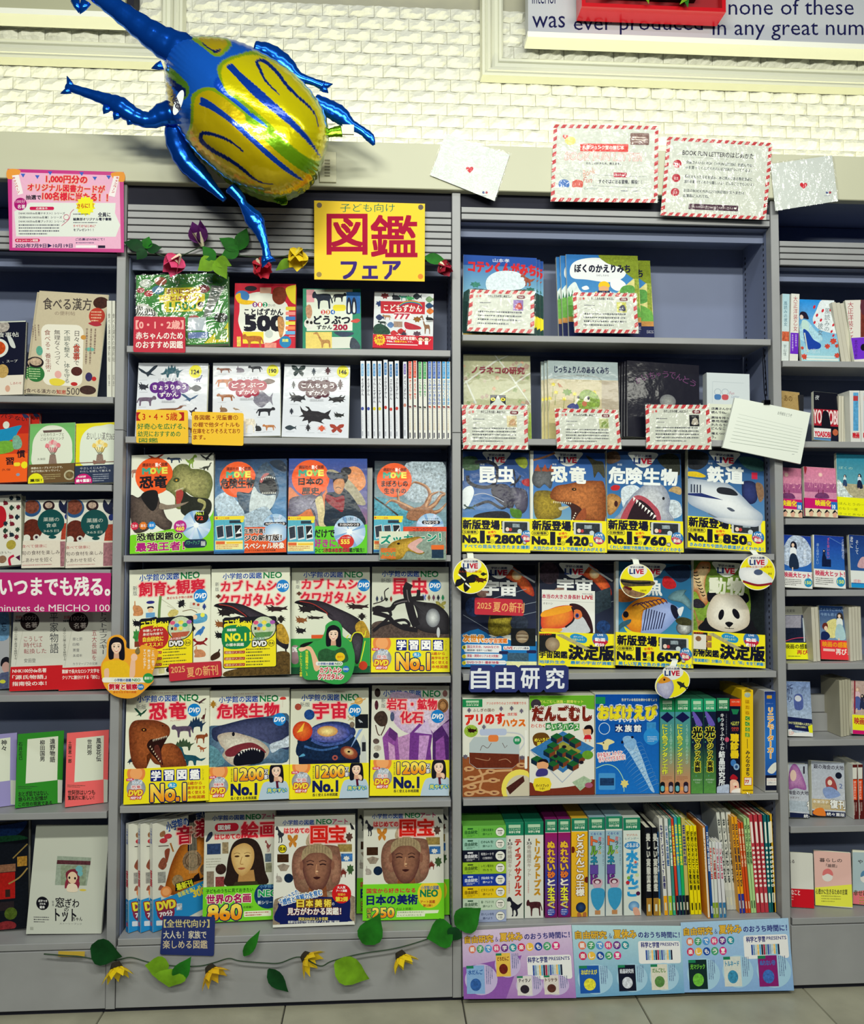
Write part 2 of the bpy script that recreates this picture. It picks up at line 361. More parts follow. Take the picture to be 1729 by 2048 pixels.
def book(name,label,Q,zs,art,th=.015,yb=None,tilt=8,yaw=0,col='e8ead8',m=None,pages=1,spine='l',band=None,group=None,cat='book',wrap=False,side=None,dy=0,lift=0,nocl=False):
 P0,mb,w_,h,roll,ex,ez,n=placed(Q,zs,yb,tilt,yaw)
 t=math.radians(tilt)
 R=Matrix(((ex[0],-n[0],ez[0]),(ex[1],-n[1],ez[1]),(ex[2],-n[2],ez[2]))).to_4x4()
 if n[1]>0:R=Matrix(((ex[0],n[0],ez[0]),(ex[1],n[1],ez[1]),(ex[2],n[2],ez[2]))).to_4x4()
 w_-=.0016;cz=CLEAR(P0[0]+mb[0],zs);h=min(h,cz/math.cos(t))if cz else h
 lo_,hi_=CLAMP(P0[0]+mb[0]);ex_=w_/2+h*abs(math.sin(roll))*.5
 if yaw==0 and not nocl:mb=np.array([min(max(mb[0],lo_+w_/2+max(0,-math.sin(roll))*h-P0[0]),hi_-w_/2-max(0,math.sin(roll))*h-P0[0]),mb[1]])
 up=th*math.sin(t)+w_/2*abs(math.sin(roll))+.0006+lift
 loc=Vector(P0)+R.to_3x3()@Vector((mb[0],0,0))+Vector((0,dy,up))
 o=empty(name,label=label,cat=cat,group=group)
 o.matrix_world=Matrix.Translation(loc)@R@Matrix.Rotation(roll,4,'Y')
 hub=Matrix.Translation((-w_/2,0,0))
 before=set()
 kids=[]
 g0=len(COL.objects)
 body(name,w_,h,th,o,col,m or flatcol(col),spine,pages)
 if art:
  A=Art();art(A)
  mp=homog(Q,[(0,h),(w_,h),(w_,0),(0,0)])
  A.build('cover_print',mp,GLOSS if wrap else PRINT,o,clip=(0.0003,.0003,w_-.0003,h-.0003))
 if band:
  ba,(y0,y1),bc=band # pixel heights of the band
  zz0=mp(np.array([[(Q[0][0]+Q[1][0])/2,y1]]))[0][1];zz1=mp(np.array([[(Q[0][0]+Q[1][0])/2,y0]]))[0][1]
  zz0=max(zz0,.0004)
  k=max([q[4]for q in A.P]or[0])*1e-4+3e-4
  bo=G().box(-.0004,w_+.0004,-k-.0003,.004,zz0,zz1).make('belly_band',flatcol(bc,.35),o)
  B=Art();ba(B);B.build('band_print',mp,GLOSS if wrap else PRINT,bo,base=k+.0004,clip=(0,zz0,w_,zz1))
 if side:side(o,w_,h,th)
 for c in o.children:c.location.x-=w_/2
 return o
def sheet(name,label,Q,y,art,th=.0006,col='eef2e6',cat='card',group=None,m=None,sleeve=0,round_=0,tilt=0,base=None,bend=0,gloss=1,corners=None,pm=None):
 0
 t=math.radians(tilt);zb=onY((Q[2][0]+Q[3][0])/2,(Q[2][1]+Q[3][1])/2,y)[2];p0=np.array([0,y,zb]);n=np.array([0,math.cos(t),-math.sin(t)]);ez=np.array([0,math.sin(t),math.cos(t)])
 W_=[hitp(a,b,p0,n)for a,b in Q];ce=np.mean(W_,0)
 def mp(P):
  P=np.array(P,float);out=[]
  for a,b in P:q=hitp(a,b,p0,n)-ce;out.append((q[0],q@ez))
  return np.array(out)
 o=empty(name,tuple(ce),(-t,0,0),label=label,cat=cat,group=group)
 pts=corners if corners else Q
 if round_:
  c4=[np.array(p,float)for p in Q];pts=[]
  for i in range(4):
   a,b,c=c4[i-1],c4[i],c4[(i+1)%4];u=(a-b)/np.linalg.norm(a-b);v=(c-b)/np.linalg.norm(c-b)
   for k in range(5):s_=k/4;pts.append(b+u*round_*(1-s_)**2+v*round_*s_**2)
 L=mp(pts);N_=len(L)
 f=lambda x,z:0
 V=[(x,0,z)for x,z in L]+[(x,th,z)for x,z in L]
 F=[tuple(range(N_))[::-1],tuple(range(N_,2*N_))]+[(i,(i+1)%N_,N_+(i+1)%N_,N_+i)for i in range(N_)]
 mesh('card_board' if cat!='poster' else 'paper',V,F,m or flatcol(col,.45 if gloss else .7),o)
 if art:
  A=Art();art(A);A.build('printed_lettering',mp,pm or(GLOSS if gloss else MATT),o)
 if sleeve:
  c=np.mean(Q,0);q2=[tuple(c+(np.array(p)-c)*(1+sleeve/np.linalg.norm(np.array(p)-c)*1.0))for p in Q];L2=mp(q2)
  nx,ny=6,6;V=[];
  for j in range(ny+1):
   for i in range(nx+1):
    u,v=i/nx,j/ny;p=(np.array(L2[0])*(1-u)+np.array(L2[1])*u)*(1-v)+(np.array(L2[3])*(1-u)+np.array(L2[2])*u)*v
    V.append((p[0],-.0035+.0008*math.sin(i*2.1+j*1.7+Q[0][0]),p[1]))
  F=[(j*(nx+1)+i,j*(nx+1)+i+1,(j+1)*(nx+1)+i+1,(j+1)*(nx+1)+i)for j in range(ny)for i in range(nx)]
  mesh('plastic_sleeve',V,F,plastic(),o,smooth=1)
 return o
# room
PX=.92
STEEL=mat('painted_steel','98999b',.45,noise=.06,nscale=9,bump=.03,bscale=900)
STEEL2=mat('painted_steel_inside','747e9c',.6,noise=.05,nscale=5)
DARK=mat('dark_gap','0b0d22',.8)
CREAM=mat('cream_lacquer','c2c2a8',.5,noise=.03,nscale=3)
WHITEP=mat('white_moulding','d4d5c4',.5)
BRICKM=mat('split_stone','dcdcd0',.85,noise=.07,nscale=14,bump=.9,bscale=70)
zc=lambda py,px=864,y=0:float(onY(px,py,y)[2])
ZF0,ZF1=2.2277,2.3568
# floor: vinyl stone tiles, each its own piece over a dark bed
fl=prop(G().box(-3.2,3.2,-3.6,.6,-.05,-.004).make('floor',mat('tile_bed','2a2826',.9)),kind='structure')
TILEM=mat('stone_vinyl','a2a08c',.42,noise=.17,nscale=7,bump=.08,bscale=60)
tx=float(onZ(926,2005,0)[0]);TW=.4775
tile_me=None
for r in range(4):
 for c in range(-4,5):
  if tile_me is None:
   g=G();h=TW/2-.0012;v=[(-h,-h,-.004),(h,-h,-.004),(h,h,-.004),(-h,h,-.004)];b=.0015
   v+=[(-h+b,-h+b,0),(h-b,-h+b,0),(h-b,h-b,0),(-h+b,h-b,0)];v+=[(x,y,.0)for x,y in((0,0),)]
   g.add(v,[(0,1,5,4),(1,2,6,5),(2,3,7,6),(3,0,4,7),(4,5,8),(5,6,8),(6,7,8),(7,4,8)]);t_=g.make('tile',TILEM,fl);tile_me=t_.data
  else:t_=bpy.data.objects.new('tile',tile_me);COL.objects.link(t_);t_.parent=fl
  t_.location=(tx+TW*(c+.5),.04-TW*(r+.5)+TW*.12,0)
# brick wall
YW=.34
wall=prop(G().box(-3.2,3.2,YW-.002,YW+.12,0,3.3).make('wall_back',mat('mortar','a9a794',.95)),kind='structure')
rb=random.Random(3);bricks=[]
BW,BH=.083,.0395
for k in range(10):
 g=G();nx,nz=6,3;V=[];P={}
 ph=[rb.random()*6 for _ in range(4)]
 for j in range(nz+1):
  for i in range(nx+1):
   x=-BW/2+.0006+(BW-.0012)*i/nx;z=-BH/2+.0006+(BH-.0012)*j/nz
   e=i in(0,nx)or j in(0,nz)
   ridge=.6*math.exp(-((j/nz-.45-.2*math.sin(i*1.1+ph[0]))/.25)**2)
   d=.010 if not e else .0052+.002*math.sin(i*1.9+ph[1]);d+=(0 if e else .010*ridge+.004*(rb.random()-.5));V.append((x,-d,z+(0 if e else .002*math.sin(i*1.7+ph[2]))))
 F=[(j*(nx+1)+i,j*(nx+1)+i+1,(j+1)*(nx+1)+i+1,(j+1)*(nx+1)+i)for j in range(nz)for i in range(nx)]
 n=len(V)
 rim=[i for i in range(nx+1)]+[j*(nx+1)+nx for j in range(1,nz+1)]+[nz*(nx+1)+i for i in range(nx-1,-1,-1)]+[j*(nx+1)for j in range(nz-1,0,-1)]
 V+=[(V[i][0],.014,V[i][2])for i in rim];m_=len(rim)
 F+=[(rim[(q+1)%m_],rim[q],n+q,n+(q+1)%m_)for q in range(m_)]
 bricks.append((V,F))
zb0=2.37;rows=16
cand=[]
me_b=[]
for V,F in bricks:
 me=bpy.data.meshes.new('brick');me.from_pydata(V,[],F);me.materials.append(BRICKM);me.update();me_b.append(me)
for r in range(rows):
 for c in range(-22,21):
  x=c*BW+(r%2)*BW/2+(.012 if r%3==0 else 0);z=zb0+r*BH
  d=np.array([x,YW,z])-CAM;dep=d@FW;px=IW/2+FPX*(d@RT)/dep;py=IH/2-FPX*(d@UP)/dep
  if-60<px<IW+60 and-40<py<330 and not(1075<px<1729 and py<55):cand.append((abs(py-200)+(0 if px>380 else 150),x,z))
cand.sort();extra=G()
for i,(_,x,z)in enumerate(cand):
 k=rb.randrange(10)
 if i<300:
  o=bpy.data.objects.new('brick',me_b[k]);COL.objects.link(o);o.parent=wall;o.location=(x,YW,z);o.rotation_euler=(rb.uniform(-.05,.05),0,0)
 else:extra.add([(a+x,b+YW,c+z)for a,b,c in bricks[k][0]],bricks[k][1])
if extra.v:extra.make('outer_bricks',BRICKM,wall,kind='stuff')
# picture mouldings on the wall: stepped profile swept round the mitred corner
PROF=[(0,.0),(0,.016),(.006,.022),(.014,.022),(.017,.016),(.026,.013),(.036,.020),(.044,.034),(.052,.036),(.058,.030),(.062,.036),(.070,.036),(.074,.0)] # (distance from the inner edge outward, height off the wall)
def moulding(name,label,corner_in,sx,length_h,length_v):
 0
 o=empty(name,(corner_in[0],YW,corner_in[1]),label=label,cat='wall frame')
 S=1.0
 V=[];n=len(PROF)
 for t in(0,1):
  for d,h in PROF:V.append((sx*length_h if t else-sx*d*S,-h-.012,-d*S))
 F=[(i,i+1,n+i+1,n+i)for i in range(n-1)]
 mesh('bottom_rail',V,F,WHITEP,o)
 V=[]
 for t in(0,1):
  for d,h in PROF:V.append((-sx*d*S,-h-.012,length_v if t else-d*S))
 mesh('side_stile',V,F,WHITEP,o)
 return o
pr=onY(1007,115,YW-.03);moulding('wall_frame','white stepped picture moulding framing the grey quotation panel',(pr[0],pr[2]),1,1.7,.5)
pl=onY(322,88,YW-.03);moulding('wall_frame','white stepped picture moulding behind the beetle balloon horn',(pl[0],pl[2]),-1,1.5,.5)
# quotation panel
def q_art(a):
 a.fr(1129,0,2.882)
 a.tx('none of these',948,-6,1670,86,'15164a',bd=-.008)
 a.tx('was',-185,92,5,160,'15164a',bd=-.008);a.tx('ever produced',55,92,800,200,'15164a',bd=-.008)
 a.tx('in any great numbers',855,112,1960,232,'15164a',bd=-.008);a.tx('interior',-185,-48,-40,22,'15164a',bd=-.008)
def panel(name,label,Q,y,th,col,art,lip='f2f3ea'):
 o=empty(name,label=label,cat='wall sign');P=[onY(a,b,y)for a,b in Q];x0=P[3][0];x1=P[2][0];z0=(P[3][2]+P[2][2])/2;z1=P[0][2]
 o.location=(x0,y,z0)
 G().box(0,x1-x0,0,th,.0,z1-z0).make('sign_board',flatcol(col,.7),o)
 G().box(-.004,x1-x0+.004,-.012,th,-.018,-.0005).make('bottom_edge',flatcol(lip),o)
 if art:
  A=Art();art(A)
  def mp(P):
   return np.array([(lambda q:(q[0]-x0,q[2]-z0))(onY(a,b,y))for a,b in P])
  A.build('sign_print',mp,MATT,o,clip=(0,.001,x1-x0,z1-z0))
 return o
panel('quotation_sign','grey wall panel with a dark English quotation in thin letters',[(1057,-45),(1900,-45),(1900,92),(1057,74)],YW-.08,.05,'b9bcc4',q_art)
panel('wall_panel','plain cream wall panel with bright lower edge behind the balloon horn',[(-120,-60),(250,-60),(250,24),(-120,20)],YW-.08,.05,'b9b99a',None)
o=empty('gap_block',tuple(onY(265,10,YW-.05)),label='narrow black bracket beside the plain cream wall panel',cat='bracket')  # plain black block added where a dark gap shows beside the cream panel
G().bbox(-.010,.010,-.02,.04,-.018,.20,.002).make('block_body',DARK,o);G().bbox(-.006,.006,-.028,-.02,.02,.05,.001).make('block_front',mat('black_metal','14151c',.3,1),o)
# red planter picture with foliage
P=[onY(a,b,YW-.10)for a,b in[(1160,-40),(1436,-40),(1437,50),(1155,36)]]
rx0,rx1,rz0=P[3][0],P[2][0],(P[2][2]+P[3][2])/2
o=empty('wall_planter',(rx0,YW-.16,rz0),label='red lacquered wall planter box with green foliage over the quotation panel',cat='planter');W_=rx1-rx0
RED=mat('red_lacquer','c80a18',.3,coat=.4)
G().box(0,W_,0,.07,.0,.012).box(0,.012,0,.07,.012,.25).box(W_-.012,W_,0,.07,.012,.25).make('box_rim',RED,o)
G().box(.012,W_-.012,.03,.05,.012,.25).make('box_back',mat('red_inside','9a0714',.5),o)
G().bbox(.06,W_-.09,-.004,.03,.045,.10,.003).make('planter_tray',mat('planter_black','10121c',.6),o)
LEAFM=mat('silk_leaf','1f6c1a',.6,spec=.15,noise=.35,nscale=25);LEAFL=mat('silk_leaf_light','6c9a1c',.6,spec=.15,noise=.3,nscale=25);LEAFD=mat('silk_leaf_dark','0a3c18',.6,spec=.15,noise=.35,nscale=25);STEMM=mat('vine_stem','1f3b22',.6)
def leaf_verts(L,W,droop=.25,n=6,cup=.15):
 V=[];F=[]
 for i in range(n+1):
  t=i/n;x=L*t;w_=W*math.sin(PI*min(t*1.05+.02,1))**.8*(1-.35*t)+.0003;z=-droop*L*t*t
  V+=[(x,-w_,z+cup*w_),(x,0,z),(x,w_,z+cup*w_)]
 for i in range(n):F+=[(3*i,3*i+3,3*i+4,3*i+1),(3*i+1,3*i+4,3*i+5,3*i+2)]
 return V,F
def leaf(parent,loc,ang,L,W,m=None,out=.35,tiltx=0,droop=.25,name='leaf'):
 0
 V,F=leaf_verts(L,W,droop)
 o=mesh(name,V,F,m or LEAFM,parent,smooth=1)
 a=math.radians(ang);ex=Vector((math.cos(a),-out,math.sin(a))).normalized();ny=Vector((0,-1,0));ez=(ny-ex*ny.dot(ex)).normalized();ey=ez.cross(ex)
 R=Matrix((ex,ey,ez)).transposed();o.matrix_local=Matrix.Translation(loc)@R.to_4x4()@Matrix.Rotation(tiltx,4,'X');return o
rl=random.Random(5)
for i in range(26):
 x=.07+rl.random()*(W_-.17);leaf(o,(x,-.012,.045+rl.random()*.04),rl.choice([-90,-60,-120,60,120,90,0,180])+rl.uniform(-30,30),.035+.03*rl.random(),.009+.006*rl.random(),rl.choice([LEAFM,LEAFD,LEAFL]),.4)
# fascia above the bookcases
fa=empty('bookcase_fascia',(0,0,ZF0),label='long cream fascia board running above all the bookcases',cat='fascia')
G().bbox(-2.3,2.3,-.014,.012,0,ZF1-ZF0,.002).make('fascia_board',CREAM,fa)
G().box(-2.3,2.3,.012,YW-.004,0,.012).make('top_panel',STEEL2,fa)
G().box(-2.3,2.3,.085,.135,.012,.022).make('led_channel',mat('led_channel','d0d0c8',.4),fa)
o_=empty('switch_plate',label='cream switch plate on the fascia beside the balloon',cat='switch plate');a_,b_=onY(640,304,-.014),onY(673,366,-.014)
o_.location=(a_[0],-.0145,b_[2]);w1,h1=b_[0]-a_[0],a_[2]-b_[2]
G().bbox(0,w1,-.004,0,0,h1,.001).make('plate',mat('plate','d6d4b4',.4),o_)
for i in range(6):G().box(w1*.3,w1*.62,-.0052,-.004,h1*(.18+.1*i),h1*(.23+.1*i)).make('switch_slot',mat('slot','8f8c72',.5),o_)
# bookcases
SHELF={'A':[798.8,975.5,1146,1396.5,1632.5,1894],'B':[702,881.5,1117,1362.5,1614,1876],'C':[679.5,885,1114.5,1352,1600,1850.5],'D':[728,889,1043,1186.5,1333,1486,1659,1842]}
MID={'A':110,'B':570,'C':1235,'D':1650}
LIPH=.0175;DEP=.186
ZS={};TOPZ={}
for b_,L_ in SHELF.items():ZS[b_]=[zc(y,MID[b_])+LIPH/2 for y in L_]
SLATS={'A':(462,500.5,3,110),'B':(414,512.5,7,570),'C':(419.5,446,2,1235),'D':(482,532,4,1650)}
NAMES={'A':'cookery and essay','B':'picture encyclopedia','C':'picture book and science kit','D':'paperback novel'}
for bi,b_ in enumerate('ABCD'):
 x0=(-2+bi)*PX;x1=x0+PX;hw=.0125
 bc=empty('bookcase',((x0+x1)/2,0,0),label='grey steel wall bookcase holding the %s shelves'%NAMES[b_],cat='bookcase')
 X0,X1=x0+hw-(x0+x1)/2,x1-hw-(x0+x1)/2
 G().box(X0+.0005,X1+2*hw-.0015,DEP,DEP+.012,.0,ZF0-.002).make('back_panel',STEEL2,bc)
 for sx in(X0,X1):
  s_=1 if sx==X0 else-1
  G().box(min(sx,sx-s_*(.008 if s_<0 else-.0)),max(sx,sx-s_*(.008 if s_<0 else-.002)),.03,DEP,.012,ZF0-.002).make('side_panel',STEEL2,bc)
  g=G()
  for yy in(.045,.165):
   z=.15
   while z<ZF0-.1:g.box(min(sx,sx+s_*.0008),max(sx,sx+s_*.0008),yy,yy+.0045,z,z+.007);z+=.0165
  g.make('slot_holes',DARK,bc,kind='stuff')
 # stile on the case's own right side: lower and upper lengths meet at a seam
 zs_=zc(860,240)
 if bi==0:G().bbox(X0-2*hw,X0-.0005,0,.03,.012,ZF0-.001).make('upright',STEEL,bc)
 G().bbox(X1,X1+2*hw-.001,0,.03,.012,zs_-.0006).make('upright',STEEL,bc);G().bbox(X1,X1+2*hw-.001,0,.03,zs_+.0006,ZF0-.001).make('upright',STEEL,bc)
 for z in ZS[b_]:
  sh=G().box(X0+.004,X1-.004,.014,DEP,z-.010,z-.0004).make('shelf',STEEL,bc)
  G().bbox(X0+.0045,X1-.0045,.001,.014,z-LIPH,z,.0012).make('shelf_edge',STEEL,sh)
  G().box(X0+.02,X1-.02,DEP-.03,DEP-.012,z-.020,z-.010).make('shelf_rib',STEEL2,sh)
 ya,yb_,n_,mx_=SLATS[b_];za,zb_=zc(ya,mx_),zc(yb_,mx_);p_=(za-zb_)/n_;TOPZ[b_]=zb_-.03+LIPH
 for i in range(n_):G().bbox(X0+.002,X1-.002,.002,.012,zb_+p_*i+.0017,zb_+p_*(i+1)-.0017,.001).make('slat',STEEL,bc)
 G().box(X0+.002,X1-.002,.012,.02,zb_,za).make('slat_backing',DARK,bc)
 G().box(X0,X1,.02,DEP,zb_,zb_+.008).make('header_board',STEEL2,bc)
 G().box(X0,X1,.05,.058,zb_-.03,zb_).make('header_rib',STEEL2,bc)
 if b_ in 'BC':G().box(X0,X1,.012,.02,za,ZF0-.002).make('header_shade',DARK,bc)  # near-black sheet stands in for the shade of the deep recess under the fascia
 zl=ZS[b_][-1]-LIPH-.003
 G().bbox(X0+.001,X1-.001,.001,.02,.014,zl,.0012).make('plinth_panel',STEEL,bc)
 G().box(X0,X1+2*hw-.001,.012,.03,0,.012).make('kick_strip',DARK,bc)
# picture helpers for the covers
BLK='06082a'
def face(a,cx,cy,r,skin='f0c8ac',hair='14121e',smile=1,long=1):
 0
 if long:a.bl([(cx-r*1.05,cy+r*1.6),(cx-r*1.08,cy),(cx-r*.8,cy-r*1.0),(cx,cy-r*1.38),(cx+r*.85,cy-r*.95),(cx+r*1.1,cy),(cx+r*1.12,cy+r*1.7),(cx+r*.5,cy+r*1.75),(cx,cy+r*1.2),(cx-r*.5,cy+r*1.7)],hair,.2)
 else:a.bl([(cx-r*.95,cy+r*.3),(cx-r*.95,cy-r*.6),(cx,cy-r*1.3),(cx+r*.95,cy-r*.6),(cx+r*.95,cy+r*.3)],hair,.2)
 a.pg([(cx-r*.32,cy+r*.6),(cx+r*.32,cy+r*.6),(cx+r*.38,cy+r*1.6),(cx-r*.38,cy+r*1.6)],'d9a78c')
 a.bl([(cx-r*.68,cy-r*.2),(cx-r*.45,cy-r*.88),(cx+r*.45,cy-r*.88),(cx+r*.68,cy-r*.2),(cx+r*.55,cy+r*.5),(cx,cy+r*.98),(cx-r*.55,cy+r*.5)],skin,0,'fbe0ca')
 a.bl([(cx-r*.78,cy-r*.1),(cx-r*.72,cy-r*.8),(cx,cy-r*1.2),(cx+r*.72,cy-r*.8),(cx+r*.78,cy-r*.1),(cx+r*.5,cy-r*.55),(cx,cy-r*.62),(cx-r*.45,cy-r*.5)],hair,.2)
 for s_ in(-1,1):
  a.el(cx+s_*r*.3,cy-r*.02,r*.14,r*.075,'2a1a1c');a.ln([(cx+s_*r*.14,cy-r*.26),(cx+s_*r*.46,cy-r*.26)],r*.06,'4a302a')
  a.el(cx+s_*r*.42,cy+r*.28,r*.12,r*.08,'f2b5a2')
 a.ln([(cx,cy),(cx+r*.05,cy+r*.25),(cx-r*.05,cy+r*.28)],r*.05,'d09a80')
 a.bl([(cx-r*.26,cy+r*.45),(cx,cy+r*.5),(cx+r*.26,cy+r*.45),(cx+r*.12,cy+r*.64),(cx-r*.12,cy+r*.64)],'c8505a');a.ln([(cx-r*.18,cy+r*.5),(cx,cy+r*.54),(cx+r*.18,cy+r*.5)],r*.07,'fff8f0')
def neo_head(a,x0,y0,x1,y1):
 w_=x1-x0
 a.tx('小学館の図鑑',x0,y0,x0+w_*.66,y1,'1048a8',bd=.03);a.tx('NEO',x0+w_*.69,y0,x1,y1,'128048',bd=.04)
 a.tx('NATURE EARTH ORIGIN',x0+w_*.25,y0-(y1-y0)*.45,x0+w_*.75,y0-(y1-y0)*.25,'b08070')
def dvd(a,cx,cy,r):
 a.el(cx,cy,r,r,'0f7fd0');a.tx('DVD',cx-r*.85,cy-r*.35,cx+r*.85,cy+r*.35,'ffffff',bd=.05,sh=.3);a.tx('つき',cx+r*.2,cy+r*.45,cx+r*.6,cy+r*.68,'dff')
def disc(a,cx,cy,rx,ry=None):
 ry=ry or rx;a.el(cx,cy,rx,ry,'9cc0e0',c2='eef6ff')
 for k in range(8):t=k*PI/4+.3;a.pg([(cx,cy),(cx+rx*math.cos(t),cy+ry*math.sin(t)),(cx+rx*math.cos(t+.22),cy+ry*math.sin(t+.22))],['c8d8f4','7fa8d8'][k%2])
 a.el(cx,cy,rx*.18,ry*.18,'f4f8fa')
def title(a,t,x0,y0,x1,y1,c='d8203c',w=6):a.tx(t,x0,y0,x1,y1,c,ol='f4b8b0',ow=w*1.6,bd=.05);return a
def goldno(a,t,x0,y0,x1,y1):a.tx(t,x0,y0,x1,y1,'ffe45a',ol='0c1c58',ow=(y1-y0)*.07,bd=.06,c2='f09418')
def rexhead(a,k,P,c1,c2,cd='3a1a10'):
 0
 a.bl([k(*p)for p in P['skull']],c1,.55,c2);
 if 'mouth' in P:a.bl([k(*p)for p in P['mouth']],cd,.3)
 if 'jaw' in P:a.bl([k(*p)for p in P['jaw']],c1,.55,c2)
 e=P['eye'];a.el(*k(*e[:2]),e[2]*1.6,e[2],cd);a.el(*k(*e[:2]),e[2]*.6,e[2]*.5,'e0b040')
 for x,y,dx,dy in P.get('teeth',[]):
  q=k(x,y);a.pg([(q[0]-dx,q[1]),(q[0]+dx,q[1]),(q[0]+dx*.2,q[1]+dy)],'f4ecd4')
FB={1:(230,380,4.94),2:(560,380,4.803),3:(230,690,4.654),4:(560,690,4.656),5:(200,1120,4.55),6:(560,1120,4.803),7:(220,1370,4.803),8:(560,1370,4.803),9:(210,1610,4.803),10:(540,1610,4.55)}
def fr(k):return Fr(*FB[k])
ZB=ZS['B']
# picture encyclopedias, first row
def art(a):
 a.fr(*FB[1]);a.rc(205,720,1125,1540,'4f9a4c',m=.2)
 for x,y,r,c in((250,900,40,'b04a52'),(330,940,45,'c84848'),(420,900,60,'6a9ac0'),(300,820,60,'d0d8d0'),(880,900,60,'8a3a40'),(450,800,60,'c0705a'),(1050,1240,70,'23301f'),(780,1250,60,'c06058'),(560,1330,50,'e8d850')):a.el(x,y,r,r*.8,c,m=.5)
 a.bl([(205,1080),(300,1060),(400,1150),(420,1230),(300,1240),(205,1200)],'e8e8e0')
 for i in range(8):a.ln([(215+i*24,1075+i*8),(225+i*24,1130+i*9),(205+i*22,1190)],9,'14141e',1)
 a.pg([(490,880),(840,880),(850,960),(890,960),(890,1050),(860,1160),(490,1160),(480,1050),(440,1050),(430,965),(485,960)],'f0e040')
 a.tx('まいにちの',510,895,810,950,'8a2a50',bd=.03);a.tx('ことばずかん',480,975,850,1030,'8a2a50',bd=.03);a.tx('1500',540,1050,800,1140,'2a8a3a',bd=.05)
 a.el(850,1085,35,35,'1c2018');a.rc(720,1230,900,1380,'d8e0ec');a.pg([(960,860),(1090,880),(940,1220),(870,1230)],'8a8f8c',m=.3);a.el(990,960,45,35,'52605a')
 a.pg([(1125,1290),(1125,1520),(880,1530),(1000,1400),(1050,1420)],'f0e030');a.rc(720,1400,920,1470,'7a90c8');a.rc(990,1370,1110,1490,'7ab060',m=.3)
bag=book('picture_book','green word picture book with zebra, sealed in a crinkled clear bag',fr(1).r(205,722,1122,1540),ZB[0],art,th=.022,col='4f9a4c',wrap=1)
def add_bag(o,w_,h,th,m=.0005):
 nx,ny=10,10;r_=random.Random(4);V=[]
 for j in range(ny+1):
  for i in range(nx+1):V.append((-m+(w_+2*m)*i/nx-w_/2,-.006-.004*r_.random(),-.0+(h+m)*j/ny))
 F=[(j*(nx+1)+i,j*(nx+1)+i+1,(j+1)*(nx+1)+i+1,(j+1)*(nx+1)+i)for j in range(ny)for i in range(nx)]
 mesh('clear_bag',V,F,plastic('crinkled_bag',.16,1.0,14),o,smooth=1)
wB=.255
_w=[c for c in bag.children if c.name.startswith('cover')][0].dimensions
bpy.context.view_layer.update()
add_bag(bag,max(c.dimensions.x for c in bag.children),max(c.dimensions.z for c in bag.children)-.002,.02)
def art(a):
 a.fr(*FB[1]);a.rc(1155,900,1860,1560,'cc2038',m=.08)
 a.bl([(1230,1180),(1250,1050),(1400,990),(1560,1010),(1700,1100),(1720,1250),(1690,1400),(1500,1500),(1300,1450),(1220,1300)],'ecefe4')
 a.el(1260,1030,70,55,'3f7fc0');a.bl([(1190,1030),(1240,1000),(1260,1060),(1390,1080),(1330,1110),(1230,1100)],'f0c020',.2);a.el(1345,955,60,25,'1a1624');a.rc(1435,945,1545,1000,'d8a890')
 a.bl([(1570,960),(1650,940),(1700,990),(1680,1080),(1620,1110),(1560,1060)],'7a3018',.4);a.bl([(1690,950),(1850,930),(1855,1090),(1750,1090)],'e8d430')
 for i,(t,c)in enumerate(zip('012',('7a2a8a','c83a40','189060'))):a.el(1385+50*i,1112,25,25,c);a.tx(t,1375+50*i,1095,1395+50*i,1130,'fff',bd=.04)
 a.tx('さいの',1515,1105,1585,1130,'3a3040');a.tx('ことばずかん',1280,1150,1665,1215,'141428',bd=.05);a.tx('500',1285,1225,1665,1365,'0a0a20',bd=.10)
 for i in range(6):a.rr(1690,1130+48*i,1850,1165+48*i,10,['e8d440','f09088','4080c8','f0e050','f08858','68b0e0'][i])
 a.rc(1260,1380,1470,1500,'f0d838');a.sil('quad',1255,1375,1475,1540,'b8682c');a.el(1525,1400,40,40,'c8d0c8');a.bl([(1610,1250),(1650,1230),(1680,1300),(1660,1420),(1630,1420)],'c89058',.6)
 a.el(1690,1480,60,60,'1880b8');a.tx('図鑑',1660,1450,1720,1480,'f0f060',bd=.03);a.rc(1480,1490,1600,1540,'e89080',m=.4);a.rc(1200,1430,1240,1530,'e8c858',m=.4)
 a.rc(1725,1420,1860,1425,'fff')
book('picture_book','red word picture book with bananas and a large black numeral 500',[(470.5,563),(592,564),(592,692.7),(464.5,692.7)],ZB[0],art,th=.018,col='c01830',wrap=1)
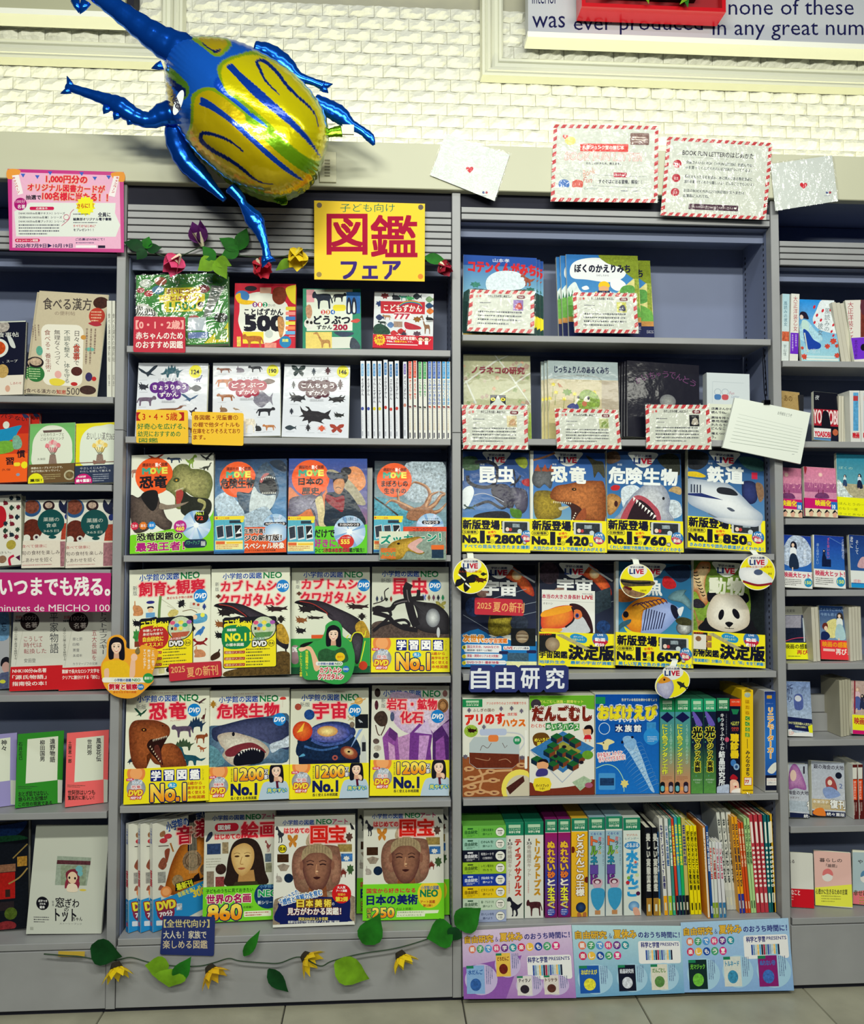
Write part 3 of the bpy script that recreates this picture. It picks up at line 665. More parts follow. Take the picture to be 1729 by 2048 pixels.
def art(a):
 a.fr(*FB[2]);a.rc(210,920,790,1520,'2f8a6c',m=.12);a.rc(255,935,700,1330,'dfe6d8');a.rc(640,960,775,1165,'2a68b0',m=.3);a.rc(255,935,330,1055,'e0a0a8')
 a.sil('quad',310,920,510,1115,'1a2438');a.sil('quad',505,950,640,1050,'141c28',1)
 for x in(665,715):a.bl([(x-22,1160),(x-20,1050),(x,1010),(x+22,1060),(x+22,1160)],'16203a');a.bl([(x-10,1150),(x-8,1070),(x+5,1060),(x+12,1150)],'dfe4e4')
 a.rr(510,1080,635,1140,25,'e8d838');a.bl([(250,1100),(290,1080),(310,1150),(290,1210),(255,1190)],'c09070',.5);a.el(280,1260,50,50,'e0e0d8',m=.2);a.el(262,1245,14,16,'111');a.el(300,1250,14,16,'111')
 for i,(t,c)in enumerate(zip('234',('c83a40','c87038','2868b8'))):a.el(415+47*i,1150,22,22,c);a.tx(t,406+47*i,1136,424+47*i,1164,'fff',bd=.04)
 a.tx('どうぶつ',325,1185,675,1265,'101428',bd=.06);a.tx('ずかん',355,1275,500,1315,'101428',bd=.05);a.tx('200',515,1272,650,1322,'a01840',bd=.08)
 a.bl([(680,1240),(740,1215),(775,1230),(740,1255)],'d05048',.3);a.rc(245,1340,500,1500,'e8d070',m=.15);a.sil('giraffe',320,1340,490,1490,'b88850');a.bl([(520,1340),(700,1345),(690,1375),(600,1390)],'38445c',.3);a.rc(500,1390,700,1500,'d8dcd0');a.bl([(680,1500),(690,1400),(740,1420),(780,1500)],'3c4654',.4)
book('picture_book','green animal picture book with elephant, penguins and camel beside the red word book',[(606,572.5),(722,573.5),(724,693.7),(604.5,693)],ZB[0],art,th=.018,col='1f7a5c',wrap=1)
def art(a):
 a.fr(*FB[2]);a.rc(880,960,1490,1530,'d9dde0',m=.05);rr=random.Random(2)
 for x,y,k,c in((970,975,'flower','7a2a30'),(1075,980,'rabbit','20242e'),(1145,985,'quad','3a8070'),(1210,990,'beetle','40a060'),(1280,975,'fish','26303a'),(1400,1060,'fish','28486e'),(1400,1000,'fish','7a9870'),(920,1050,'flower','26386a'),(920,1180,'fish','303a60'),(1280,1190,'flower','8a5a20'),(1400,1180,'rabbit','202020'),(1410,1110,'fish','d07030'),(940,1230,'quad','2a3a38'),(1030,1250,'fish','5a7aa8'),(1060,1330,'fish','c03038'),(1130,1310,'fish','b0282c'),(1280,1330,'flower','5a4050'),(1150,1340,'bug','3a3040')):
  a.sil(k,x,y,x+85,y+60,c)
 a.rc(970,1055,1395,1170,'c02a38',m=.1);a.tx('こどもずかん',1000,1085,1365,1150,'f4f0e8',bd=.03)
 for i,c in enumerate(('c04050','e0b040','40a060','3868b8')):a.ln([(1150,1085+i*6),(1200,1055+i*6),(1270,1045+i*6),(1340,1060+i*6),(1365,1085+i*6)],7,c,1)
 a.rr(1085,1160,1275,1228,33,'e8e0e0');a.tx('777',1100,1170,1250,1220,'b83048',bd=.06)
 a.sil('giraffe',1350,1180,1450,1355,'8a6248');a.bl([(1200,1250),(1260,1260),(1350,1290),(1350,1315),(1220,1315)],'b02838',.3);a.sil('quad',985,1170,1070,1230,'a87858');a.bl([(900,1300),(960,1270),(1040,1310),(1050,1370),(900,1375)],'24483a',.6)
 a.rc(1095,1245,1180,1300,'a08878',m=.4);a.rr(1350,1230,1490,1235,2,'fff')
def bnd(a):
 a.fr(*FB[2]);a.rc(880,1378,1490,1530,'c81830');a.star(955,1430,60,48,14,'e8c830');a.tx('240',912,1395,985,1425,'c81830',bd=.05);a.tx('万部',925,1435,985,1462,'c81830',bd=.03)
 a.tx('777語のことばを収録！',1020,1390,1310,1425,'f8f0e8',bd=.04);a.tx('No.1',1030,1432,1100,1450,'fff',bd=.05);a.tx('知育ずかん',1105,1432,1225,1452,'f0d838',bd=.04);a.tx('です。',1230,1434,1280,1450,'fff');a.rc(1020,1468,1330,1476,'f0e8e8')
 for x in(1355,1415):a.el(x,1408,26,20,'4a1a20');a.el(x,1412,20,15,'f0c8a8');a.rc(x-16,1428,x+16,1465,'f4f0e8');a.ln([(x-20,1435),(x-42,1410)],6,'f0c8a8');a.ln([(x+20,1435),(x+42,1410)],6,'f0c8a8')
book('picture_book','white children picture book numbered 777 with giraffe and red belly band beside centre post',[(750,581),(867.5,583.5),(868,695.5),(744,694.5)],ZB[0],art,th=.03,col='a82030',wrap=1,band=(bnd,(667,695),'c81830'))
# second row: three white animal books, seventeen spines
def selfbook(k,ox,items,cloudc,t1,no,dx):
 def art(a):
  a.fr(*FB[k]);Z_=dx
  a.rc(Z_-60,140,Z_+720,900,'d9dde6')
  for kd,x0,y0,x1,y1,c,fl in items:a.sil(kd,Z_+x0,y0,Z_+x1,y1,c,fl);a.ln([(Z_+x0+10,y1+14),(Z_+x0+90,y1+14)],3,'a8acb4')
  a.el(Z_+555,240,56,56,'e8e23a');a.tx(no,Z_+522,225,Z_+588,262,'1c1c20',bd=.05)
  a.tx('じぶんでよめる',Z_+225,295,Z_+425,318,'404050')
  for i,(cx,cy,r)in enumerate(((190,375,52),(250,365,50),(320,370,55),(395,365,52),(455,380,48),(250,440,42),(320,450,45),(390,440,42))):a.el(Z_+cx,cy,r,r*.95,cloudc)
  a.tx(t1,Z_+170,350,Z_+475,395,'f4f0f0',bd=.035);a.tx('ずかん',Z_+230,420,Z_+405,460,'f4f0f0',bd=.035)
  a.rr(Z_+245,492,Z_+380,515,10,'c8ccd4');a.tx('えらんだ よんだ',Z_+255,497,Z_+370,511,'505560')
 return art
i1=[('ptero',30,180,220,290,'23303f',0),('stego',240,175,450,285,'2c5a6a',0),('sauro',540,270,620,330,'5a5a88',1),('beetle',30,320,130,400,'2a2c38',0),('fish',500,355,615,415,'202838',1),('quad',10,430,200,540,'6a5a70',1),('ptero',430,435,590,515,'3a5a80',1),('sauro',100,540,480,600,'7a5040',1),('rex',505,560,580,640,'30283a',1),('quad',500,740,600,810,'8a6a52',0)]
book('picture_book','white dinosaur picture book with purple cloud title above the yellow age tag',[(280.5,723),(414,727),(416,872),(265.5,872)],ZB[1],selfbook(3,0,i1,'5a1a80','きょうりゅう','124',190),th=.014,wrap=1)
i2=[('quad',30,190,170,250,'7a4838',0),('rabbit',210,190,290,250,'706878',0),('quad',325,175,460,250,'202430',0),('quad',20,285,180,380,'b06030',1),('quad',30,430,200,515,'9a5a30',0),('fish',430,315,580,370,'5a4038',1),('fish',370,430,560,590,'7a7888',0),('quad',400,570,580,665,'141422',1),('rabbit',55,560,130,620,'8a6a50',0),('bird',180,580,250,610,'a08870',0),('quad',270,640,400,820,'e0d8c8',0),('rabbit',390,740,450,810,'2a2a30',0),('quad',460,735,585,805,'b87848',0)]
book('picture_book','white animal picture book with crimson cloud title behind the wordy yellow tag',[(426,723),(561,724.5),(562,875),(424,874)],ZB[1],selfbook(3,0,i2,'a0183c','どうぶつ','190',915),th=.014,wrap=1)
i3=[('butterfly',75,190,215,290,'122c30',0),('bug',260,210,310,280,'283848',0),('bug',380,200,450,270,'4a1828',0),('bug',75,330,120,400,'20242c',0),('beetle',50,430,210,530,'1c1c26',0),('bug',500,310,565,405,'3a1420',0),('beetle',420,450,590,530,'16141c',1),('beetle',140,555,450,730,'1a1620',0),('bug',50,580,100,640,'202838',0),('beetle',470,610,575,670,'1c2020',0),('fish',10,740,120,790,'2c3a44',0),('bug',200,730,260,800,'2a2830',0),('bug',310,740,410,800,'d05838',0),('butterfly',430,730,580,815,'a03828',0)]
book('picture_book','white insect picture book with maroon cloud title and a rhinoceros beetle',[(570,728.5),(700,730),(699,875.5),(561.5,873)],ZB[1],selfbook(4,0,i3,'4a1028','こんちゅう','146',30),th=.014,wrap=1)
def spine(name,label,F_,xt0,xt1,xb0,xb1,yt,yb,zs,art,col='e4e6e0',depth=.15,y0=.012,group=None,m=None,pages=1,cat='book',sp=None,tc=None):
 0
 Q=F_.q((xt0,yt),(xt1,yt),(xb1,yb),(xb0,yb))
 P0,mb,w_,h,roll,ex,ez,n=placed(Q,zs,y0,0,0)
 w_=max(w_-.0004,.002)
 lo_,hi_=CLAMP(P0[0]+mb[0]);mb=np.array([min(max(mb[0],lo_+w_/2+max(0,-math.sin(roll))*h-P0[0]),hi_-w_/2-max(0,math.sin(roll))*h-P0[0]),0])
 o=empty(name,label=label,cat=cat,group=group)
 o.matrix_world=Matrix.Translation(Vector(P0)+Vector((mb[0],0,w_/2*abs(math.sin(roll))+.0005)))@Matrix.Rotation(roll,4,'Y')
 M_=m or flatcol(col);e=.0004
 if pages and w_>.003:
  b=min(.0016,w_*.2)
  G().bbox(-w_/2,w_/2,0,b,0,h,.0006).box(-w_/2,-w_/2+b,b,depth,0,h).box(w_/2-b,w_/2,b,depth,0,h).make('cover',M_,o)
  G().box(-w_/2+b,w_/2-b,b,depth-.003,.002,h-.002).make('page_block',PAGES,o)
 else:G().bbox(-w_/2,w_/2,0,depth,0,h,.001).make('cover' if cat=='book' else 'carton',M_,o)
 if art:
  A=Art();art(A);A.build('spine_print',homog(Q,[(-w_/2,h),(w_/2,h),(w_/2,0),(-w_/2,0)]),sp or PRINT,o,clip=(-w_/2+e,e,w_/2-e,h-e))
 if tc:
  A=Art();A.rc(0,0,1,1,tc);
 return o
sp_list=[(770,'そらずかん','sky','7ab0d8','3848a0',0,1),(825,'そらずかん','sky','7ab0d8','3848a0',0,2),(880,'でんしゃずかん','train','5a9ad0','d8c830',0,1),(930,'でんしゃずかん','train','5a9ad0','d8c830',0,2),(985,'さかなずかん','fish','3a78b0','c83830',-12,1),(1035,'さかなずかん','fish','3a78b0','c83830',4,2),(1090,'さかなずかん','fish','3a78b0','c83830',-4,3),(1165,'ぎょうじずかん','festival','7868b0','c88878',4,1),
 (1215,'きょうりゅう','dinosaur','d84830','7a2030',0,1),(1260,'きょうりゅう','dinosaur','d84830','7a2030',-6,2),(1308,'こんちゅう','insect','30a050','2a2a20',4,1),(1352,'こんちゅう','insect','30a050','2a2a20',4,2),(1398,'うみのいきもの','sea life','3a68c0','d04838',0,1),(1440,'うみのいきもの','sea life','3a68c0','d04838',0,2),(1485,'うみのいきもの','sea life','3a68c0','d04838',0,3),(1530,'はたらくくるま','working vehicle','2898d8','8a2030',0,1),(1572,'はたらくくるま','working vehicle','2898d8','8a2030',0,2)]
ordn=['','first','second','third','fourth']
for x,t,en,c,ic,dy,k in sp_list:
 wd=20 if x<1200 else 20
 sh=-2 if x>1000 else 0
 def art(a,x=x,t=t,c=c,ic=ic,dy=dy):
  a.fr(*FB[4]);o_=12
  if x<1200:
   a.rc(x-wd,145+dy,x+wd,872,'dfe2ea');a.rr(x-13-o_+12,170+dy,x+11,288+dy,9,c);a.tx('ずかん',x-7,185+dy,x+7,275+dy,'eef',vt=1)
   a.tx(t,x-12,305+dy,x+14,305+dy+33*len(t),'2c2c44',vt=1,bd=.02);a.el(x,590+dy,14,16,ic);a.tx('じぶんでよめる',x-6,640,x+6,780,'8088a0',vt=1);a.rc(x-6,800,x+6,845,'b0b4c0')
  else:
   a.rc(x-wd,145+dy,x+wd,872,'e4e4dc');a.rc(x-wd,145+dy,x+12,335+dy,c);a.tx('おおむかしの',x-12,160+dy,x+8,320+dy,'f0f0e8',vt=1)
   a.tx(t,x-14,345+dy,x+14,345+dy+(33 if len(t)<7 else 35)*len(t),c if en!='x' else c,vt=1,bd=.035);a.sil('quad',x-14,590+dy,x+12,628+dy,ic);a.tx('ほんもの写真図鑑',x-8,640,x+4,800,'c8a878',vt=1);a.rc(x-6,820,x+4,860,'505060')
 tot=sum(1 for q in sp_list if q[2]==en);lab='thin white picture book spine on %s'%en+(', %s of %s from the insect cover'%(ordn[k],['','one','two','three'][tot])if tot>1 else ' standing alone in the row')
 sx=0 if x<1000 else 0
 spine('picture_book',lab,Fr(*FB[4]),x-wd,x+wd,x-wd+10,x+wd+10 if x<1150 else x+wd+2,145+dy,868,ZB[1],art,col='dde0e6',group='slim picture books standing spine out')
# third row: four moving-picture encyclopedias with round orange title discs
def leaflet(a,x0,y0,w_,h_):
 a.rc(x0,y0,x0+w_,y0+h_,'58b0c8',m=.15);a.rc(x0,y0,x0+w_,y0+h_*.1,'f0d830');a.el(x0+w_*.08,y0+h_*.05,w_*.03,w_*.03,'d04020');a.tx('うごく図鑑',x0+w_*.14,y0+h_*.03,x0+w_*.5,y0+h_*.08,'c83820')
 a.rc(x0+w_*.5,y0+h_*.12,x0+w_*.9,y0+h_*.2,'20384a',m=.4);a.rr(x0+w_*.86,y0+h_*.1,x0+w_*.98,y0+h_*.18,w_*.05,'f0e030')
 for i in range(3):a.pg([(x0+w_*(.05+.3*i),y0+h_*(.28-.02*i)),(x0+w_*(.3+.3*i),y0+h_*(.24)),(x0+w_*(.34+.3*i),y0+h_*.6),(x0+w_*(.1+.3*i),y0+h_*.64)],'d8dce0');a.pg([(x0+w_*(.07+.3*i),y0+h_*(.3-.02*i)),(x0+w_*(.28+.3*i),y0+h_*(.26)),(x0+w_*(.31+.3*i),y0+h_*.56),(x0+w_*(.11+.3*i),y0+h_*.6)],'2a3444' if i<2 else '10141e',m=.6)
 a.pg([(x0+w_*.7,y0+h_*.5),(x0+w_*.9,y0+h_*.3),(x0+w_*.84,y0+h_*.42),(x0+w_*.92,y0+h_*.48)],'f0f4f4')
 a.rc(x0+w_*.03,y0+h_*.68,x0+w_*.95,y0+h_*.93,'f0e8a0');a.rc(x0+w_*.05,y0+h_*.7,x0+w_*.35,y0+h_*.78,'e06838');a.dots(x0+w_*.06,y0+h_*.78,x0+w_*.9,y0+h_*.92,3,'c05030');a.rc(x0+w_*.4,y0+h_*.72,x0+w_*.94,y0+h_*.77,'f0c030');a.rc(x0,y0+h_*.95,x0+w_,y0+h_,'3878b8')
def movedisc(a,cx,cy,r,t,mv=('e05a28','40b080','e8d848','f0e050','f0e8a0')):
 a.el(cx,cy,r,r*.97,'f05a1e');a.tx('講談社の',cx-r*.62,cy-r*.68,cx+r*.02,cy-r*.5,'5a1a14',bd=.03);a.tx('動く',cx+r*.06,cy-r*.68,cx+r*.34,cy-r*.48,'fff',bd=.04);a.tx('図鑑',cx+r*.38,cy-r*.68,cx+r*.7,cy-r*.5,'5a1a14',bd=.03)
 for ch,u0,u1,c in(('M',-.62,-.22,'3aa890'),('O',-.2,.08,'e8e050'),('V',.1,.38,'78c060'),('E',.42,.68,'f0e858')):a.tx(ch,cx+r*u0,cy-r*.42,cx+r*u1,cy-r*.12,c,bd=.09)
def art(a):
 a.fr(*FB[3]);a.rc(115,1040,930,1970,'e6e8d8')
 a.sil('ptero',290,1040,450,1110,'7a2a20');a.sil('quad',470,1065,610,1130,'2c3c58');a.sil('rex',640,1060,750,1180,'7a9a38',1);a.sil('ptero',780,1050,900,1130,'1c2026');a.sil('sauro',770,1140,890,1210,'3a3c34',1);a.sil('quad',130,1150,245,1250,'a87868',1)
 movedisc(a,352,1245,178,'');a.tx('恐竜',218,1245,470,1355,'0c0a18',bd=.06)
 a.bl([(460,1370),(480,1310),(520,1260),(530,1190),(590,1145),(660,1150),(700,1190),(790,1200),(870,1240),(900,1330),(880,1420),(850,1480),(760,1470),(700,1440),(640,1400),(600,1420),(640,1480),(600,1560),(550,1540),(545,1450),(500,1400)],'5f6434',.6,'a8a468')
 a.bl([(620,1400),(700,1450),(860,1480),(890,1560),(840,1640),(700,1650),(610,1600),(600,1530)],'1e2218',.5);a.bl([(560,1390),(600,1380),(625,1410),(610,1480),(570,1540),(555,1470)],'a83a34',.3);a.el(560,1290,30,22,'3a4020');a.el(560,1292,9,8,'e0a030')
 for i in range(7):a.pg([(545+i*12,1388-i*4),(553+i*12,1386-i*4),(548+i*12,1404-i*4)],'f0ead0')
 a.bl([(770,1470),(830,1500),(830,1560),(790,1590),(815,1530),(760,1500)],'a8a468',.5)
 a.bl([(125,1430),(200,1440),(260,1400),(330,1380),(390,1440),(410,1500),(480,1530),(440,1560),(470,1640),(520,1690),(490,1760),(420,1740),(350,1700),(260,1760),(150,1740)],'3a2e2c',.6,'6a5a50');a.bl([(410,1500),(480,1520),(600,1510),(675,1497),(600,1535),(470,1560),(400,1550)],'8a7a6a',.3)
 a.bl([(230,1420),(290,1380),(380,1390),(380,1520),(330,1570),(250,1480)],'0e0c10');a.sil('quad',140,1750,320,1950,'241c24')
 a.bl([(115,1800),(250,1790),(420,1760),(560,1740),(760,1720),(880,1640),(930,1560),(930,1975),(115,1975)],'78d020')
 for i,c in enumerate(('d02848','e07820','1888d8')):a.star(168+80*i,1705,40,32,12,c);a.tx(['生命','進化','最新'][i],145+80*i,1690,192+80*i,1718,'fff')
 disc(a,745,1720,140);a.el(795,1645,68,60,'0c1010');a.tx('No.1',745,1595,815,1625,'d0e850',bd=.05);a.tx('72',750,1640,810,1672,'e84830',bd=.05);a.tx('収録数',760,1585,820,1597,'fff')
 a.el(595,1725,60,58,'b82888');a.tx('No.1の',560,1700,632,1722,'fff',bd=.03);a.tx('460',555,1728,632,1764,'f0e840',bd=.05)
 a.tx('恐竜図鑑の',190,1775,615,1845,'101018',ol='d8f0a0',ow=5,bd=.05);a.tx('最強王者！',180,1865,635,1945,'b0187c',ol='d8f0a0',ow=5,bd=.06)
 a.rr(630,1850,845,1930,38,'10284a');a.tx('パワーアップ',645,1862,780,1900,'60c890',sh=.2);a.rc(790,1870,832,1915,'a8b0b0',m=.6)
book('encyclopedia','dinosaur encyclopedia with orange title disc, olive tyrannosaur and lime belly strip',[(260,914.5),(425,915.5),(425.5,1112),(256,1112)],ZB[2],art,th=.02,wrap=1)
def art(a):
 a.fr(*FB[3]);a.rc(900,1065,1640,1960,'123258','3a6ea0',m=.3,c3='5a8ab8');a.bl([(935,1430),(1050,1380),(1150,1480),(1250,1560),(1200,1680),(1000,1640),(940,1560)],'b8ccdc',.7)
 a.bl([(1440,1110),(1540,1090),(1600,1150),(1590,1200),(1520,1180)],'16283c',.4)
 movedisc(a,1145,1265,172,'');a.tx('危険生物',985,1255,1300,1345,'0c0a18',bd=.06)
 a.bl([(1400,1110),(1445,1140),(1500,1250),(1530,1380),(1480,1500),(1420,1600),(1300,1700),(1230,1660),(1200,1560),(1150,1480),(1140,1380),(1230,1400),(1290,1340),(1320,1200)],'2c4258',.6,'5a7088');a.bl([(1290,1340),(1340,1390),(1420,1420),(1500,1420),(1470,1520),(1380,1600),(1290,1620),(1250,1540)],'c4d0d4',.4)
 a.bl([(1345,1290),(1390,1220),(1450,1225),(1500,1300),(1510,1380),(1450,1410),(1370,1400),(1345,1350)],'10101c');a.bl([(1350,1280),(1390,1218),(1440,1215),(1400,1250),(1370,1300)],'b05a5c',.3)
 for i in range(8):a.pg([(1362+i*17,1262-20*math.sin(i*.4)),(1374+i*17,1260-20*math.sin(i*.4)),(1368+i*17,1282-20*math.sin(i*.4))],'f0f0ea');a.pg([(1370+i*17,1402),(1382+i*17,1402),(1376+i*17,1384)],'e8e8e0')
 a.bl([(1040,1600),(1200,1590),(1400,1520),(1480,1600),(1600,1640),(1640,1700),(1100,1700)],'a8bccc',.8)
 disc(a,1500,1710,120);a.rr(1390,1668,1600,1700,15,'10101c');a.tx('74分DVDつき',1405,1672,1585,1697,'f0e8e8',bd=.04);a.tx('迫力シーン',1440,1620,1560,1645,'203858')
 a.rc(1205,1712,1640,1960,'e85a28');a.el(1500,1770,120,90,'8cb4dc',c2='e8f4ff');a.tx('生態写真！',1205,1725,1400,1770,'14101c',ol='f4e8e0',ow=3,bd=.04);a.tx('ジの新訂版！',1210,1785,1555,1840,'14101c',ol='f4e8e0',ow=4,bd=.05);a.tx('スペシャル映像',1205,1858,1580,1915,'f4f0e0',ol='c83820',ow=4,bd=.04);a.tx('はじめての大満足の危険生物図鑑',1205,1920,1500,1938,'3a1a18')
 leaflet(a,925,1605,282,335)
book('encyclopedia','encyclopedia of dangerous creatures with orange disc and leaping open-mouthed shark',[(430.5,921),(574,922),(574,1109),(427,1110)],ZB[2],art,th=.022,col='20406a',wrap=1)
def art(a):
 a.fr(*FB[4]);a.rc(60,1050,870,1960,'2a4a9c','d07850',m=.2,c3='6a6498');a.bl([(560,1300),(600,1180),(700,1140),(780,1200),(800,1320),(700,1380)],'e0905c',.5);a.bl([(80,1330),(200,1420),(400,1400),(430,1300),(430,1620),(80,1560)],'d87848',.3)
 movedisc(a,285,1248,178,'');a.tx('日本の',172,1245,402,1312,'0c0a18',bd=.06);a.tx('歴史',205,1335,365,1398,'0c0a18',bd=.06)
 a.bl([(80,1480),(110,1430),(200,1410),(300,1400),(370,1420),(390,1370),(400,1440),(410,1600),(430,1690),(360,1700),(320,1560),(260,1540),(180,1590),(90,1590)],'5a5468',.6,'9a98ac');a.bl([(330,1450),(390,1420),(420,1560),(430,1690),(370,1700),(350,1560)],'d8c898',.4)
 a.bl([(440,1200),(500,1170),(640,1260),(760,1400),(800,1500),(700,1480),(600,1340)],'a8a088',.5)
 a.bl([(430,1400),(500,1380),(620,1360),(760,1560),(780,1700),(440,1700),(420,1560)],'1a2a3c',.6);a.bl([(430,1400),(520,1430),(600,1420),(590,1560),(530,1540),(440,1470)],'8a1c2c',.5);a.bl([(500,1290),(540,1240),(600,1260),(600,1340),(560,1400),(510,1370)],'b8764e',.3,'d89a6a');a.bl([(495,1290),(520,1210),(600,1200),(640,1240),(610,1300),(590,1260),(530,1260)],'181420',.3);a.ln([(520,1345),(545,1335),(575,1348)],6,'241414',1);a.el(620,1185,50,38,'1c1c28');a.bl([(440,1190),(520,1200),(600,1240),(500,1260),(450,1240)],'26304a',.4)
 a.bl([(325,1715),(420,1700),(760,1690),(870,1700),(870,1960),(325,1960)],'60c828');disc(a,650,1750,150);a.tx('子どもも夢中になる',585,1615,730,1655,'203050');a.rr(540,1668,750,1702,15,'10101c');a.tx('71分DVDつき',560,1672,738,1698,'f0e8e8',bd=.04)
 a.tx('だけで',320,1730,510,1800,'10181c',bd=.05);a.tx('好きに！',320,1815,550,1890,'b82c90',bd=.05);a.el(620,1840,72,62,'d02c28');a.tx('555',570,1822,650,1862,'f4e050',bd=.06);a.tx('シリーズ累計',580,1795,660,1812,'fff');a.tx('ひとつき日本の歴史図鑑が誕生！',325,1900,785,1938,'14181c',bd=.03);a.tx('日本の歴史図鑑',410,1900,650,1938,'c02840',bd=.03)
 leaflet(a,65,1605,262,345)
book('encyclopedia','history encyclopedia with orange disc, mounted warrior and a white horse',[(577,917.7),(736,919),(735,1108.8),(575,1108.8)],ZB[2],art,th=.02,col='2a4a9c',wrap=1)
def art(a):
 a.fr(*FB[4]);a.rc(862,1085,1570,1960,'141c2c','6a98a8',m=.35,c3='7a98a4');a.bl([(1180,1110),(1520,1100),(1540,1400),(1300,1480),(1150,1400)],'a4b4c0',.9);a.bl([(870,1440),(1100,1480),(1300,1560),(1200,1700),(880,1700)],'4a96ac',.8)
 movedisc(a,1065,1270,165,'');a.tx('まぼろしの',945,1275,1190,1332,'0c0a18',bd=.05);a.tx('生きもの',970,1345,1175,1395,'0c0a18',bd=.05)
 for P_ in([(1300,1560),(1380,1480),(1400,1400),(1360,1330),(1260,1290),(1220,1320)],[(1320,1560),(1200,1540),(1120,1500),(1100,1400),(1120,1340)],[(1340,1560),(1440,1500),(1500,1420),(1540,1400),(1490,1380)],[(1300,1580),(1150,1500),(1040,1460),(980,1500)],[(1360,1580),(1480,1560),(1560,1480)],[(1350,1540),(1400,1420),(1480,1380)]):a.ln(P_,52,'8a5a40',1,1,m=.5);a.ln([(x+6,y-6)for x,y in P_],22,'c8966c',1,1,m=.5)
 a.bl([(1200,1560),(1300,1520),(1420,1540),(1440,1640),(1200,1640)],'9a6a4c',.7);a.ln([(870,1430),(1000,1520),(1100,1600)],14,'3a2c24',1)
 disc(a,1400,1710,130);a.rr(1325,1648,1495,1680,15,'10101c');a.tx('DVDつき',1345,1652,1475,1677,'f0e8e8',bd=.04);a.tx('スペシャル映像',1350,1622,1480,1640,'203858');a.rc(1150,1705,1560,1960,'d84828',m=.2);a.tx('ニホンカワウソ！',1240,1715,1460,1750,'14181c')
 leaflet(a,865,1605,282,335)
book('encyclopedia','encyclopedia of mythical creatures with orange disc and coiling tentacles',[(749,924),(894,926),(894,1109.5),(747,1109)],ZB[2],art,th=.022,col='3a5468',wrap=1)
# fourth row
def koko(a,x0,c,t):
 0
 a.rr(x0,545,x0+490,1008,22,'10101c');a.pg([(x0-5,560),(x0+150,535),(x0+170,560),(x0+230,560),(x0+230,700),(x0,720)],'10101c');a.rr(x0+7,600,x0+483,1001,18,'f0e020');a.el(x0+370,650,118,112,'10101c');a.el(x0+370,650,110,104,'c4d0b0',m=.3)
 a.bl([(x0+7,640),(x0+180,620),(x0+260,690),(x0+250,780),(x0+180,830),(x0+7,810)],c)
 a.tx('ココが',x0+15,565,x0+150,612,'f0e830',bd=.08,rot=-.08);a.tx('スゴい！',x0+120,582,x0+260,628,'f0e830',bd=.08,rot=-.08)
 t(a,x0)
 for i,cc in enumerate(('e05a80','4888c8','e8d850','38a070','a85ab0')):a.el(x0+300+38*i,600+26*(i%2),24,18,cc,m=.3)
 a.rc(x0+285,640,x0+305,665,'202028');a.el(x0+325,655,16,16,'d87848');a.el(x0+375,655,18,18,'e8e850');a.pg([(x0+285,690),(x0+460,685),(x0+430,730),(x0+300,735)],'b85a40' if c[0]in 'ab' else '5a8a50',m=.3);a.tx('迫力満点',x0+275,735,x0+375,758,'fff',ol=c,ow=5)
 a.tx('DVD',x0+272,768,x0+395,812,'f4f4f0',ol='202028',ow=8,bd=.07);a.el(x0+440,790,30,30,'10101c');a.el(x0+440,790,26,26,'f0e020');a.tx('見本',x0+418,778,x0+462,804,'10101c',bd=.03)
 for i in range(3):a.rr(x0+12,850+56*i,x0+200,876+56*i,6,'b04028');a.tx(['図鑑がスゴい','調査がスゴい','標本がスゴい'][i],x0+22,853+56*i,x0+190,873+56*i,'f0e8c0');a.dots(x0+210,826+56*i,x0+450,880+56*i,2,'605c28')
def art(a):
 a.fr(*FB[5]);a.rc(235,95,985,1085,'e8ead6');neo_head(a,330,150,875,210)
 a.tx('新',270,248,310,290,'505058');a.tx('版',270,292,310,335,'505058')
 title(a,'飼育',325,222,570,345);title(a,'と',580,262,650,335);title(a,'観察',665,218,922,340);a.tx('身近な生き物の図鑑',575,362,812,385,'c02838',bd=.03);dvd(a,885,370,62)
 a.sil('rabbit',262,385,360,515,'c88858');a.el(428,402,38,14,'2a2a80');a.el(428,470,25,25,'f0c8a0');a.bl([(400,460),(405,440),(450,440),(458,460),(430,450)],'20202a');a.rc(385,495,468,540,'68a0d0');a.ln([(520,350),(510,450),(505,550)],24,'6a8a50',1);a.sil('bug',660,390,760,470,'14141c',rot=.6);a.ln([(530,380),(600,430),(660,480),(580,440)],6,'c8c8b0');a.bl([(585,520),(620,480),(680,490),(670,530),(610,545)],'d0c070',.4)
 a.pg([(790,420),(885,430),(880,490),(785,470)],'d8d8c8');a.el(825,440,12,12,'b04030');a.el(865,450,12,12,'b04030');a.ln([(720,500),(800,490),(855,520)],5,'806848',1);a.sil('bug',895,440,945,500,'28408a')
 a.bl([(800,570),(850,530),(940,540),(940,600),(860,620),(810,610)],'58a0c8',.3);a.el(835,560,22,22,'f0c8a0');a.el(905,545,20,20,'e8e858');a.sil('beetle',260,540,350,620,'101018');a.sil('flower',265,630,330,770,'3a8a40');a.rc(280,750,335,800,'7a3a28')
 a.sil('bird',830,640,930,740,'3a78c0',1);a.sil('bug',790,640,850,690,'101018');a.sil('crab',815,755,955,840,'8a1c20');a.sil('rabbit',820,830,935,930,'c88a60');a.el(590,1030,22,22,'181820');a.rc(500,1010,555,1060,'c8c890',m=.4)
 def t(a,x0):a.tx('体験しやすい',x0+28,645,x0+210,668,'f4f0e0',bd=.03);a.tx('身近な内容で',x0+28,678,x0+210,702,'f4f0e0',bd=.03);a.tx('自由研究に',x0+28,715,x0+215,758,'f0e040',bd=.05);a.tx('オススメ！',x0+40,770,x0+205,805,'f0e040',bd=.04)
 koko(a,330,'b82c28',t)
